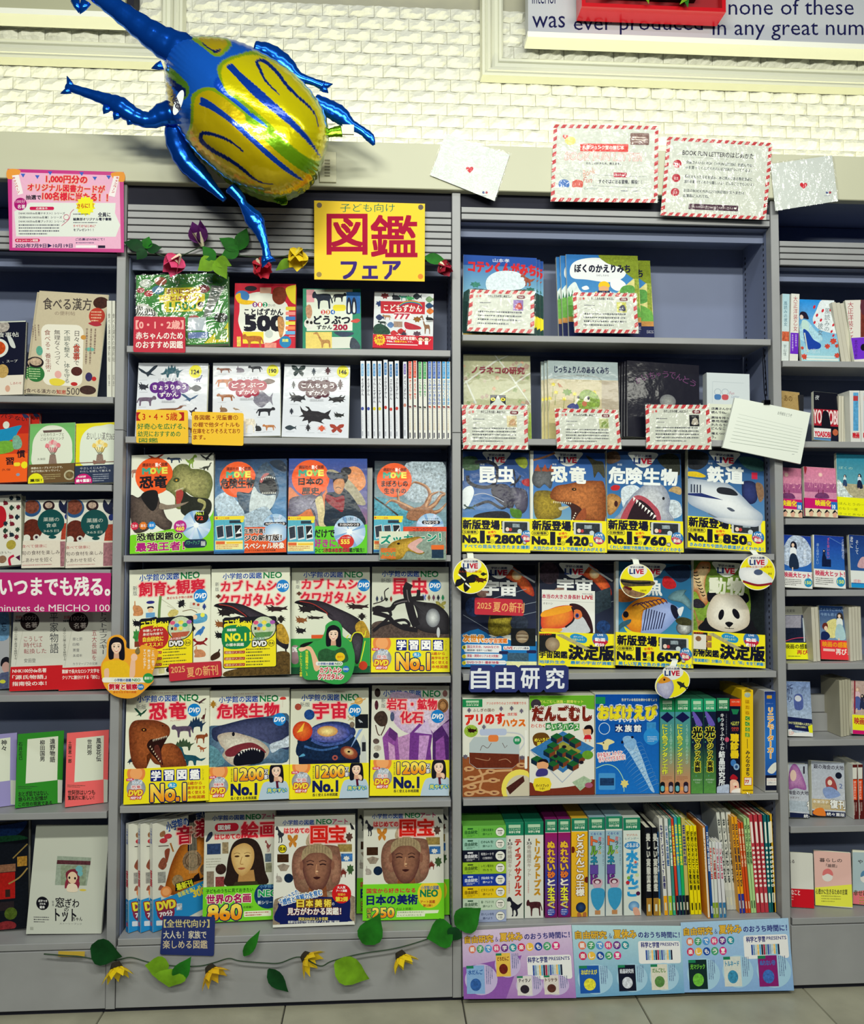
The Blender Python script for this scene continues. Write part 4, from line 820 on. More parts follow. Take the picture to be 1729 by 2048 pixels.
book('encyclopedia','pet-keeping encyclopedia, red title, partly behind the cut-out of the woman in yellow',[(252.5,1143),(414,1142),(420,1356.5),(251,1356.5)],ZB[3],art,th=.018)
def kabuto(a,X,Y,sX,fresh=False):
 p=lambda x,y:(X+(x-1010)*sX,Y+(y-100))
 def T(t,x0,y0,x1,y1,**k):u=p(x0,y0);v=p(x1,y1);title(a,t,u[0],u[1],v[0],v[1],**k)
 u,v=p(1115,140),p(1660,195);neo_head(a,u[0],u[1],v[0],v[1])
 for i,q in enumerate('新版'):u,v=p(1045,220+46*i),p(1080,258+46*i);a.tx(q,u[0],u[1],v[0],v[1],'505058')
 T('カブトムシ',1100,210,1610,305);T('クワガタムシ',1090,335,1685,445);u=p(1668,270);dvd(a,u[0],u[1],58*sX)
 a.bl([p(*q)for q in[(1035,440),(1060,418),(1160,410),(1290,430),(1420,490),(1560,560),(1640,620),(1700,720),(1720,800),(1690,850),(1560,760),(1450,660),(1340,580),(1330,520),(1200,450),(1100,425)]],'14101a',.3,'3c3440')
 a.bl([p(*q)for q in[(1600,640),(1660,620),(1715,720),(1718,800),(1640,780),(1590,700)]],'b8902c',.7);a.ln([p(1080,425),p(1200,450),p(1320,530),p(1330,560)],7,'b03028',1)
 for k,x0,y0,x1,y1,c in(('beetle',1060,450,1225,540,'1c1418'),('beetle',1500,440,1715,510,'2a1418'),('beetle',1040,560,1150,640,'8a5028'),('beetle',1040,660,1140,740,'141218'),('bug',1600,540,1700,610,'201a18'),('beetle',1140,560,1300,600,'241c1c'),('bug',1040,330,1110,370,'5a3020')):u,v=p(x0,y0),p(x1,y1);a.sil(k,u[0],u[1],v[0],v[1],c)
 a.ln([p(1690,820),p(1700,900),p(1740,960)],14,'14121a',1);a.ln([p(1090,830),p(1060,880),p(1000,920)],12,'2a1c18',1)
def art(a):
 a.fr(*FB[5]);a.rc(1005,90,1745,1090,'e8ead6');kabuto(a,1010,100,1.0);a.bl([(1130,1040),(1300,1000),(1500,960),(1620,870),(1740,900),(1740,1090),(1200,1090)],'5a4420',.9);a.bl([(1010,890),(1080,850),(1090,900),(1020,930)],'3a2418',.5);a.pg([(1010,1000),(1100,1080),(1010,1090)],'3a3028')
 def t(a,x0):a.tx('掲載種数',x0+35,648,x0+120,672,'f4f0e0',bd=.03);a.tx('NO.1！',x0+22,688,x0+255,760,'f0e830',bd=.07);a.tx('の標本図鑑',x0+25,780,x0+190,808,'f4f0e0',bd=.03)
 koko(a,1120,'128048',t)
book('encyclopedia','beetle encyclopedia carrying a yellow sample card with a green number-one bubble',[(422,1141.5),(581,1141),(580.5,1356.5),(421,1357)],ZB[3],art,th=.018)
def art(a):
 a.fr(*FB[6]);a.rc(100,80,880,1110,'dfe2cf');kabuto(a,112,88,1.06);a.rc(100,770,880,1110,'2f9a46');a.rc(100,1040,880,1110,'1a5a38')
 a.bl([(680,760),(720,720),(790,740),(800,800),(760,1000),(720,1000),(700,850)],'1c1820',.4,'4a4450');a.ln([(660,740),(640,770),(680,800),(690,760),(720,720),(780,720),(810,760),(830,700)],9,'e8e830',1);a.ln([(820,800),(800,900),(760,1050)],9,'e8e830',1);a.el(800,1035,42,42,'c83c20');a.rc(300,735,440,770,'e05828');a.rr(110,830,180,1010,30,'a08088');a.tx('DVD',120,850,175,895,'fff',bd=.05)
book('encyclopedia','beetle encyclopedia with green band behind the green cut-out of a woman',[(582.5,1139),(741,1137),(741,1350),(581,1350)],ZB[3],art,th=.018,wrap=1)
def gakushu(a,x0,y0,w_,n,t,x1=None):
 0
 k=w_/760.0
 a.el(x0+105*k,y0+50*k,88*k,88*k,'e88a48');a.el(x0+105*k,y0+50*k,60*k,60*k,'f4a868')
 a.el(x0+105*k,y0+195*k,92*k,92*k,'8a8f98',m=.2,c2='c8ccd4');a.rr(x0+10*k,y0+95*k,x0+80*k,y0+122*k,8*k,'d02858');a.tx('特典',x0+20*k,y0+98*k,x0+70*k,y0+118*k,'fff');a.tx('びっくり',x0+70*k,y0+115*k,x0+160*k,y0+155*k,'2a7ab0',ol='fff',ow=4*k,bd=.03)
 a.tx(t,x0+60*k,y0+165*k,x0+150*k,y0+195*k,'c82030',ol='fff',ow=4*k,bd=.03);a.tx('DVD',x0+32*k,y0+212*k,x0+165*k,y0+262*k,'f4e040',ol='c83010',ow=7*k,bd=.07,sh=.2);a.tx(n+'分つき',x0+50*k,y0+270*k,x0+155*k,y0+298*k,'fff',ol='d02020',ow=6*k,bd=.05,sh=.2)
def gaku(a,x0,y0,k):
 for i,q in enumerate('学習図鑑'):a.rr(x0+i*118*k,y0,x0+(i*118+102)*k,y0+105*k,10*k,'101c78');a.tx(q,x0+(i*118+10)*k,y0+10*k,x0+(i*118+92)*k,y0+95*k,'fff',bd=.05)
 a.tx('シリーズ',x0+468*k,y0,x0+492*k,y0+110*k,'303030',vt=1);goldno(a,'No.1',x0+5*k,y0+135*k,x0+320*k,y0+285*k);a.el(x0+200*k,y0+145*k,42*k,27*k,'20a0d8');a.tx('売上',x0+172*k,y0+128*k,x0+228*k,y0+160*k,'fff',bd=.03)
 for i,q in enumerate(('3歳から','高学年まで','長く使える','本格図鑑')):a.tx(q,x0+340*k,y0+(118+42*i)*k,x0+(470 if i==0 else 500)*k,y0+(148+42*i)*k,'c04020',bd=.03)
def art(a):
 a.fr(*FB[6]);a.rc(875,70,1650,780,'d6dacb');neo_head(a,985,118,1530,175);a.tx('新版',975,192,1070,235,'505058');title(a,'昆',1095,195,1235,340);title(a,'虫',1270,190,1425,335);dvd(a,1498,258,60)
 for i,(k,c)in enumerate((('bug','202c50'),('bug','50505c'),('beetle','1c2420'),('bug','903028'))):a.sil(k,920+45*i,360,955+45*i,420,c)
 for i,(k,c)in enumerate((('butterfly','6a78b8'),('bug','7a5a38'),('bug','6a3a58'),('bug','202438'),('bug','188050'))):a.sil(k,1375+45*i,345,1415+45*i,405,c)
 a.sil('butterfly',1500,410,1610,490,'a8a050');a.ln([(1050,285),(1010,320),(1005,400),(900,440)],10,'241a1c',1);a.bl([(885,640),(1000,600),(1200,640),(1500,700),(1650,690),(1650,790),(885,790)],'54443e',.9)
 D_='18141c'
 a.bl([(1400,420),(1520,440),(1620,530),(1650,640),(1640,720),(1500,720),(1380,700),(1290,640),(1330,560),(1290,440),(1240,400)],D_,.2,'3c3a40');a.ln([(1250,240),(1225,300),(1240,400),(1280,560),(1320,650)],78,D_,1);a.ln([(1340,300),(1330,370),(1270,400)],36,D_,1);a.ln([(1390,380),(1300,385),(1230,400),(1120,430),(1060,490),(890,490)],44,D_,1);a.ln([(900,520),(1040,560),(1100,620),(1200,670),(1330,690)],42,D_,1);a.ln([(890,500),(960,470),(1070,540),(900,700)],30,D_,1);a.ln([(940,660),(1050,620),(1200,590),(1250,640),(1180,640)],26,D_,1)
 a.el(1478,570,68,90,'70747c',c2='e0e4e4',m=.2);a.ln([(1420,430),(1390,445)],16,D_);a.el(1530,710,16,50,'c8ccd0')
 a.ln([(1225,300),(1235,380),(1250,420)],10,'6a6468',1);a.ln([(1100,440),(1180,415),(1230,410)],10,'6a6468',1)
def bnd(a):a.fr(*FB[6]);a.rc(870,750,1660,1110,'f0e420');gakushu(a,880,765,760,'80','昆虫');gaku(a,1122,780,1.0)
book('encyclopedia','insect encyclopedia with huge black stag beetle and yellow study-series band',[(745,1137),(900,1136),(901,1347),(743.5,1348)],ZB[3],art,th=.02,wrap=1,band=(bnd,(1279,1348),'f0e420'))
# fifth row
def art(a):
 a.fr(*FB[7]);a.rc(100,70,935,860,'e6e7d2');neo_head(a,235,128,825,190);a.tx('新版',222,210,320,258,'505058');title(a,'恐',355,205,515,358);title(a,'竜',545,200,705,358);dvd(a,785,280,63);a.tx('きょうりゅう',555,370,650,382,'c04040')
 a.sil('ptero',205,245,330,340,'1c4a38',1);a.sil('ptero',770,170,905,230,'4a2c30');a.sil('sauro',850,265,900,400,'5a2828',1);a.sil('stego',705,335,905,485,'1c3450');a.sil('quad',565,390,780,535,'5a4a62',False);a.sil('stego',565,545,795,665,'3a5038');a.sil('quad',790,485,918,600,'8a4424',1);a.sil('rex',815,620,910,685,'a85c38');a.sil('sauro',630,630,900,810,'1c5060');a.sil('stego',138,715,210,780,'1c2c3a')
 a.bl([(155,520),(160,430),(200,370),(280,358),(400,365),(490,395),(545,440),(545,510),(500,545),(430,545),(460,610),(560,590),(640,640),(680,720),(700,830),(480,830),(460,800),(400,780),(330,700),(320,830),(220,820),(170,700)],'6a3018',.6,'a85a2c')
 a.bl([(370,548),(450,545),(530,520),(470,640),(470,720),(480,800),(400,720),(340,640),(330,590)],'28100c',.3);a.bl([(400,620),(440,610),(470,720),(470,790),(410,700)],'5a2820',.5)
 for i in range(9):a.pg([(385+i*16,552-i*4),(395+i*16,549-i*4),(388+i*16,574-i*4)],'f0e8d0')
 for i in range(7):a.pg([(352+i*16,620+i*24),(362+i*16,628+i*24),(366+i*16,606+i*24)],'e8d8b8')
 a.el(300,455,26,17,'30140c');a.el(298,455,8,7,'e0a040');a.el(480,420,10,6,'30140c')
def bnd(a):a.fr(*FB[7]);a.rc(95,820,935,1180,'f2e420');gakushu(a,120,820,760,'70','恐竜');gaku(a,362,843,1.06)
book('encyclopedia','dinosaur encyclopedia with brown tyrannosaur head and yellow number-one band',[(247.5,1386.5),(414.5,1384),(412.5,1611),(241.5,1613)],ZB[4],art,th=.02,band=(bnd,(1541,1613),'f2e420'))
def woman(a,cx,cy,r,x1,y1):
 a.bl([(cx-r*2.5,y1+r),(cx-r*2.2,cy+r*2.2),(cx-r*1.0,cy+r*1.55),(cx+r*.9,cy+r*1.5),(cx+r*1.8,cy+r*2.2),(cx+r*2.1,y1+r)],'b8ccdc');face(a,cx,cy,r)
 a.pg([(cx-r*.1,cy+r*1.55),(cx+r*.4,cy+r*1.55),(cx+r*.3,cy+r*1.9),(cx+r*.5,cy+r*3.2),(cx+r*.1,cy+r*3.3),(cx-r*.05,cy+r*1.9)],'5a1430');a.bl([(cx+r*.2,cy+r*.95),(cx+r*.7,cy+r*.9),(cx+r*.95,cy+r*1.3),(cx+r*.8,cy+r*1.8),(cx+r*.4,cy+r*1.5)],'e8b898',0,'f4d0b4')
 a.tx('見やすい',cx-r*1.4,cy+r*2.7,cx+r*1.6,cy+r*3.3,'e8e040',ol='2890c0',ow=r*.12,bd=.04)
def b1200(a,x0,y0,k):
 a.tx('累計発行部数',x0-35*k,y0,x0-15*k,y0+130*k,'404030',vt=1);goldno(a,'1200',x0+5*k,y0+5*k,x0+285*k,y0+115*k);a.tx('万',x0+290*k,y0+20*k,x0+325*k,y0+60*k,'fff',ol='101c58',ow=5*k,bd=.04);a.tx('部！',x0+290*k,y0+68*k,x0+330*k,y0+110*k,'fff',ol='101c58',ow=5*k,bd=.04)
 a.tx('No.1',x0-30*k,y0+150*k,x0+215*k,y0+255*k,'101c58',bd=.07);a.tx('長く使える本格図鑑',x0-35*k,y0+270*k,x0+215*k,y0+300*k,'202028',bd=.03)
def art(a):
 a.fr(*FB[7]);a.rc(925,60,1735,850,'e4e5d4');neo_head(a,1045,125,1620,185);title(a,'危険生物',1030,200,1625,335)
 a.sil('bug',950,160,1030,235,'a87828');a.bl([(1635,165),(1650,145),(1685,145),(1697,165),(1665,172)],'d03c34');a.ln([(1665,170),(1662,245)],12,'ddd8c8')
 a.bl([(925,440),(1080,400),(1300,350),(1500,330),(1735,330),(1735,740),(1500,780),(1300,800),(925,770)],'3a5a78',.6,'7894ac')
 a.bl([(975,470),(1000,420),(1150,385),(1330,345),(1560,345),(1735,400),(1735,640),(1600,620),(1480,570),(1300,500),(1180,500),(1100,560),(1040,560),(990,530)],'20294a',.5,'4a5078');a.bl([(1035,500),(1160,470),(1290,500),(1440,560),(1530,650),(1480,740),(1300,800),(1180,790),(1080,700),(1100,640),(1060,590)],'b4a494',.4,'e0dccc')
 a.bl([(1110,650),(1200,600),(1350,575),(1450,620),(1500,680),(1400,650),(1280,640),(1200,700),(1120,700)],'7a2a34',.3);a.bl([(1190,720),(1250,660),(1360,640),(1450,650),(1490,690),(1450,770),(1300,790),(1200,790)],'0c0e1c')
 for i in range(9):y=705-70*math.sin((i+1)*PI/12);a.pg([(1228+i*25,y-6),(1245+i*25,y-10),(1241+i*25,y+16)],'f4f4ee')
 a.el(1185,490,14,20,'0c0e1c');a.bl([(1540,600),(1650,560),(1730,520),(1730,620),(1640,640),(1560,680)],'c0ccd8',.8);a.bl([(925,600),(1020,620),(1100,740),(1060,790),(925,780)],'5a8a98',.8);dvd(a,1632,360,62)
def bnd(a):a.fr(*FB[7]);a.rc(910,795,1735,1150,'f2e420');gakushu(a,940,790,760,'60','危険生物');b1200(a,1195,820,1.0);woman(a,1600,855,62,1735,1140)
book('encyclopedia','dangerous-creature encyclopedia with great white shark and woman on its yellow band',[(416,1383),(579.5,1382),(578.5,1604.5),(412.5,1606)],ZB[4],art,th=.02,band=(bnd,(1536.5,1606),'f2e420'))
def art(a):
 a.fr(*FB[8]);a.rc(80,40,865,800,'dddfcc');neo_head(a,205,102,760,165);a.tx('新版',190,178,285,222,'505058');title(a,'宇',318,182,465,338);title(a,'宙',495,180,640,335)
 a.pg([(165,540),(400,600),(700,480),(765,620),(770,790),(180,770)],'0c1634',m=.5);a.bl([(170,560),(240,500),(600,560),(720,520),(770,700),(500,740),(180,700)],'0e2444',.8)
 a.el(505,470,225,105,'1c2c64',m=.7,c2='5060a8');a.el(470,480,200,90,'3a4a98',m=.8,c2='9088b8');a.el(455,460,100,52,'c88a48',m=.3,c2='fff0a0');a.ln([(300,540),(420,590),(600,570),(700,500)],26,'40589c',1,m=.8);a.ln([(230,600),(400,640),(560,610)],20,'38609a',1,m=.8)
 a.el(215,455,95,95,'c8341c',c2='e87830',m=.3);a.pg([(215,455),(160,470),(235,370)],'f8c840');a.el(280,298,50,50,'1c4a90',m=.9);a.el(172,222,32,32,'a84838',m=.3)
 a.el(665,670,88,58,'7a3428',rot=.4,m=.4,c2='b86840');a.el(662,660,50,32,'b87a58',rot=.4,c2='f0dc90');a.el(662,660,14,10,'201414');a.pg([(690,610),(800,440),(760,450),(680,620)],'8aa8d8');a.el(528,715,28,25,'a85048');a.el(528,715,12,10,'0c1634')
 a.el(760,170,42,34,'d8a050',c2='f0cc80',rot=-.3);a.ln([(680,200),(760,180),(828,148)],10,'c89858',1);a.rc(725,300,852,435,'10141c',m=.3);a.sil('bird',755,345,800,385,'a8b0b8');dvd(a,722,262,62);a.sil('crab',650,310,720,370,'b8a880');a.el(695,400,24,30,'7a6a5a',m=.5)
 a.pg([(775,770),(778,560),(805,490),(832,560),(835,770)],'c8ccc8');a.rc(790,570,828,660,'22242c');a.bl([(180,700),(220,670),(240,690),(200,700)],'58a0c8')
def bnd(a):a.fr(*FB[8]);a.rc(70,768,865,1130,'f2e420');gakushu(a,100,740,760,'95','宇宙');b1200(a,345,790,.97);woman(a,735,830,60,865,1110)
book('encyclopedia','space encyclopedia with spiral galaxy, red star and woman on its yellow band',[(581.5,1380.5),(738.5,1379),(738,1600.5),(578.5,1600)],ZB[4],art,th=.02,band=(bnd,(1530.5,1600),'f2e420'))
def art(a):
 a.fr(*FB[8]);a.rc(870,15,1645,770,'dcdccf');neo_head(a,995,68,1545,128)
 V1='a878b8'
 a.bl([(1060,110),(1280,100),(1520,220),(1640,260),(1640,500),(1300,500),(1100,380)],'c0a4c8',.5,'dccce0')
 a.pg([(985,520),(1055,420),(1130,480),(1170,740),(1010,740)],'8a4898',m=.4);a.pg([(1055,420),(1130,480),(1110,560),(1040,500)],'5c2a70',m=.3);a.pg([(1130,520),(1250,480),(1290,740),(1150,740)],'b888b8',m=.5);a.pg([(1250,480),(1380,340),(1470,470),(1450,620),(1460,740),(1240,740)],'70348a',m=.4);a.pg([(1290,470),(1420,345),(1465,490)],'ccb8dc',m=.2);a.pg([(1340,500),(1440,500),(1400,740),(1330,740)],'c090c8',m=.5);a.pg([(1470,480),(1560,400),(1640,340),(1640,740),(1470,740)],'4c2068',m=.5);a.pg([(1500,560),(1580,500),(1600,740),(1500,740)],'8a4a9c',m=.5);a.pg([(1560,400),(1640,360),(1640,520)],'a078b4',m=.4);a.pg([(1040,560),(1100,600),(1110,740),(1050,740)],'c898c4',m=.5)
 title(a,'岩石・鉱物',1030,148,1510,252);title(a,'化石',1158,270,1375,380)
 for i,q in enumerate('新版'):a.tx(q,975,148+48*i,1015,190+48*i,'505058')
 for x,y,rx,ry,c in((940,95,28,42,'30201c'),(930,212,18,45,'4a1828'),(1590,95,24,32,'8a5a58'),(1080,320,20,45,'4a5478'),(925,555,30,26,'5a4a44'),(938,620,36,28,'b8b0a0'),(925,690,28,28,'2c2a30')):a.el(x,y,rx,ry,c,m=.7)
 a.bl([(905,340),(940,280),(1000,270),(1035,330),(1020,400),(960,410)],'3c2c24',.8);a.ln([(920,400),(940,480),(960,500)],10,'50382c',1);a.ln([(1020,380),(1000,440),(970,500)],10,'50382c',1);a.el(1570,212,54,68,'8a5834',m=.6,c2='c8945c');a.ring(1570,212,40,50,8,'5c3820');dvd(a,1518,315,64)
def bnd(a):a.fr(*FB[8]);a.rc(855,733,1650,1100,'f2e420');gakushu(a,880,705,760,'80','岩石・化石');b1200(a,1125,755,.98);woman(a,1530,805,64,1650,1085)
book('encyclopedia','rock and mineral encyclopedia with violet crystals and woman on its yellow band',[(745,1375.5),(900,1374.5),(900,1596.5),(739.5,1594.5)],ZB[4],art,th=.02,wrap=1,band=(bnd,(1523,1597),'f2e420'))
# bottom row
def musicart(a):
 a.fr(*FB[9]);a.rc(330,90,960,1275,'dcdcd0');a.bl([(480,880),(500,680),(560,500),(640,370),(700,330),(800,340),(860,440),(920,620),(950,800),(900,900),(700,900)],'8a4010',.3,'d88a30')
 a.tx('小学館の',485,150,680,250,'1048a8',bd=.04,rot=-.18);a.tx('図鑑NEO',690,95,925,170,'14306a',bd=.05,rot=-.18);a.pg([(680,90),(745,85),(750,480),(668,480)],'14162a');title(a,'音',580,225,710,400,'b81830');title(a,'楽',735,180,860,345,'a01428');a.bl([(865,200),(920,180),(940,330),(880,340)],'103868')
 a.el(705,575,82,100,'8a7058',m=.9);a.ring(705,575,60,74,6,'50402c');a.el(815,675,45,58,'7a6048',m=.9);a.el(578,760,48,58,'9a805c',m=.9)
 for i in range(6):a.ln([(690+10*i,200),(680+13*i,700)],3,'c8c0a0')
 a.pg([(720,730),(760,700),(770,760),(830,730),(850,760),(700,790)],'1c1418');a.bl([(430,270),(470,250),(475,300),(435,310)],'9a6a48',.4)
 for x,y in((460,350),(500,310)):a.el(x,y,35,26,'c03844',m=.5)
 a.ln([(415,400),(505,405)],8,'382828');a.ln([(520,380),(545,470)],14,'a86a30');a.bl([(410,600),(440,530),(470,525),(485,600),(450,640)],'8a4c38',.5);a.bl([(470,450),(515,440),(490,570),(475,540)],'8a4430',.3);a.rc(405,660,475,770,'9a9a94',m=.6);a.bl([(410,840),(430,790),(470,830)],'9a5a48')
 a.pg([(370,960),(560,890),(820,770),(820,1040),(550,1180),(360,1250)],'2890d0');a.pg([(360,930),(430,910),(440,1240),(350,1262)],'2890d0');a.pg([(556,790),(715,745),(715,810),(556,865)],'10141c');a.tx('最新刊',565,775,705,840,'e8e830',bd=.05,rot=-.25)
 a.tx('音楽を楽しめる',570,840,815,890,'f0e850',bd=.03,rot=-.3);a.tx('300',705,855,810,925,'f0d840',bd=.06,rot=-.2);a.tx('DVD',395,950,555,1030,'f4e440',ol='a02020',ow=9,bd=.07,rot=-.12);a.el(470,1060,78,90,'8a2c4a');a.tx('70分',415,1050,530,1105,'f4f0f0',bd=.05,rot=-.1);a.tx('DVD',400,950,550,1030,'f4e440',bd=.07,rot=-.12)
 a.el(475,860,48,55,'e88a48');a.el(475,860,34,38,'f4a868');a.rc(565,985,612,1050,'c8d0d8',m=.8);a.rr(385,1140,530,1190,8,'dde4ec')
 face(a,870,850,52,long=False,hair='20242c');a.pg([(805,940),(925,920),(930,1060),(790,1070)],'26382c');a.pg([(840,930),(880,925),(880,1040),(850,1050)],'b8c0c0')
def music_side(o,w_,h,th):
 0
 a=Art();a.rc(0,0,100,1000,'dcdcd4');a.tx('小学館の図鑑',22,40,78,190,'1048a8',vt=1,bd=.03);a.tx('音楽',12,430,88,590,'c02038',vt=1,bd=.06);a.rc(0,700,100,1000,'2080c0');a.tx('DVD',25,720,75,745,'fff');a.tx('楽器と音の図鑑',35,750,65,900,'e8e860',vt=1);a.el(50,930,26,22,'c85060')
 e=a.build('spine_print',homog(quad(0,0,100,1000),[(0,h),(th,h),(th,0),(0,0)]),PRINT,o)
 e.rotation_euler=(0,0,-PI/2);e.location=(-.0001,th,0)
 return e
for i,(dx,lab)in enumerate(((0,'music encyclopedia with lute cover, foremost of the three angled copies'),(-26,'angled music encyclopedia, middle one of three copies showing blue spine foot'),(-39,'angled music encyclopedia, rearmost of three copies tight against the case side'))):
 qq=[(287+dx,1646),(405.7+dx,1629),(404+dx,1834),(284+dx,1871)]
 y_=[.035,.03,.06][i]
 b=book('encyclopedia',lab,qq,ZB[5],None,th=.022,yb=.085,tilt=3,yaw=38,group='angled music encyclopedias')
 bpy.data.objects.remove([c for c in b.children if c.name.startswith('cover')][0]);bpy.data.objects.remove([c for c in b.children if c.name.startswith('page')][0])
 h=.285;w_=.205
 b.matrix_world=Matrix.Translation(Vector((-.820-.032*i,.03,ZB[5]+.002)))@Matrix.Rotation(math.radians(40),4,'Z')@Matrix.Rotation(-math.radians(2),4,'X')
 body('encyclopedia',w_,h,.017,b,'dcdcd4')
 A=Art();musicart(A);mp=homog(Fr(*FB[9]).q((365,170),(945,85),(935,1070),(355,1255)),[(0,h),(w_*.98,h),(w_*.98,0),(0,0)]);A.build('cover_print',mp,PRINT,b,clip=(0,0,w_,h));music_side(b,w_,h,.017)
 if i:b.matrix_world=Matrix.Translation(Vector((-.820-.032*i,.03,ZB[5]+.002)))@Matrix.Rotation(math.radians(40),4,'Z')@Matrix.Rotation(-math.radians(2),4,'X')
def art(a):
 a.fr(*FB[9]);a.rc(935,110,1660,860,'dadacd');neo_head(a,1030,155,1500,205);a.tx('アート',1510,155,1640,205,'c03070',bd=.04);a.rr(1052,232,1285,312,40,'c81c34');a.tx('図解',1085,248,1205,298,'fff',bd=.04);title(a,'絵画',1310,228,1640,380,'d02034');title(a,'はじめての',1055,338,1300,385,'d02034',4)
 a.rc(978,425,1110,528,'2c4068',m=.6);a.rc(1125,415,1185,525,'9a8868',m=.7);a.el(1112,672,52,52,'3a2420',m=.7);a.rc(975,690,1045,840,'8a7a68',m=.6);a.rc(1060,745,1145,840,'8a3a3c',m=.8);a.rc(1540,540,1600,620,'5a6a7c',m=.6);a.rc(1545,630,1605,720,'8a8a70',m=.6);a.bl([(965,400),(990,330),(1025,310),(1030,350),(990,400)],'2a3450',.5);a.sil('rex',1540,410,1600,525,'8a4a48');a.dots(970,560,1130,660,4,'a8a898')
 # a plain portrait in the old-master manner, not any known painting
 a.bl([(1170,838),(1165,700),(1190,540),(1240,420),(1340,380),(1450,410),(1510,520),(1540,700),(1550,838)],'2a1c18',.3);a.pg([(1290,700),(1430,690),(1450,838),(1270,838)],'b88a50',m=.1);a.bl([(1212,560),(1240,470),(1340,430),(1420,480),(1435,580),(1400,680),(1320,745),(1250,690)],'c89c5c',.1,'e8c888')
 for x in(1268,1368):a.el(x,555,24,9,'4a2c18');a.ln([(x-30,530),(x,522),(x+30,530)],5,'8a6838',1)
 a.ln([(1318,560),(1300,625),(1330,632)],6,'a87840',1);a.bl([(1275,672),(1310,664),(1350,670),(1312,686)],'a85a40');a.pg([(1250,800),(1460,800),(1480,838),(1230,838)],'3a3420')
def bnd(a):
 a.fr(*FB[9]);a.rc(930,840,1660,1190,'78d42c');a.tx('子どものうちに見ておきたい',970,862,1425,898,'1c3a1c',bd=.03);a.tx('世界の名画',975,915,1400,1000,'b01860',ol='f4f0d0',ow=6,bd=.06);goldno(a,'860',990,1015,1310,1160);a.tx('点掲載！',1325,1035,1420,1058,'1c3a1c')
 a.el(1570,940,135,130,'10386c');a.tx('小学館の',1490,835,1640,870,'7ab8e8');a.tx('NEO',1478,890,1660,950,'20a058',ol='e8f4e8',ow=5,bd=.06);a.tx('新シリーズ',1470,990,1650,1025,'e8f0f0',bd=.02);a.rr(1335,1085,1600,1140,10,'f0f0d8');a.dots(1345,1090,1600,1136,2,'b04030')
book('encyclopedia','art encyclopedia with a long-haired portrait and lime band, behind the navy-banded copy',[(409,1636),(552,1635),(551,1855),(405,1856)],ZB[5],art,th=.018,yb=.075,band=(bnd,(1784.5,1857),'78d42c'))
def statue(a,X,Y,s):
 0
 p=lambda x,y:(X+x*s,Y+y*s);B_='a08470';Dk='6a4438'
 a.bl([p(*q)for q in[(300,260),(330,160),(420,130),(450,220),(400,300)]],'b8a488',.4);a.bl([p(*q)for q in[(170,420),(200,320),(290,270),(560,270),(610,330),(625,470),(600,620),(500,690),(240,690),(180,560)]],'7a5244',.5,'9a7a60');a.bl([p(*q)for q in[(190,440),(220,360),(300,320),(330,440),(300,560),(240,570)]],'8a5c4c',.5,'a87c64')
 a.bl([p(*q)for q in[(500,330),(590,380),(615,470),(600,580),(540,600),(510,480)]],'8a5c4c',.5,'a87c64')
 a.bl([p(*q)for q in[(0,800),(60,740),(300,690),(540,690),(700,720),(800,800),(800,1050),(0,1050)]],'8e7c68',.6,'b8a890');a.pg([p(330,620),p(480,620),p(500,760),p(310,760)],'8a5030',m=.4)
 a.bl([p(*q)for q in[(265,420),(290,320),(400,280),(510,320),(535,420),(520,540),(470,650),(400,690),(330,650),(280,540)]],'5c3430',.3,'9c6c54');a.bl([p(*q)for q in[(262,400),(280,300),(400,250),(520,300),(538,400),(470,345),(400,335),(330,345)]],'a4906e',.4)
 for i in range(9):a.ln([p(290+i*27,345-10*math.sin(i*.39)),p(300+i*25,275-12*math.sin(i*.39))],4*s,'7a6850')
 for x in(340,455):a.ln([p(x-30,445),p(x,438),p(x+28,446)],11*s,'2a1418',1);a.ln([p(x-36,418),p(x,404),p(x+32,418)],7*s,'3c2020',1)
 a.ln([p(398,440),p(390,520),p(410,526)],9*s,'c08a68',1);a.bl([p(365,560),p(398,552),p(432,560),p(398,578)],'3a1818');a.el(*p(400,505),12*s,8*s,'e0b890')
 for x in(258,545):a.el(*p(x,450),16*s,42*s,'8a5a48')
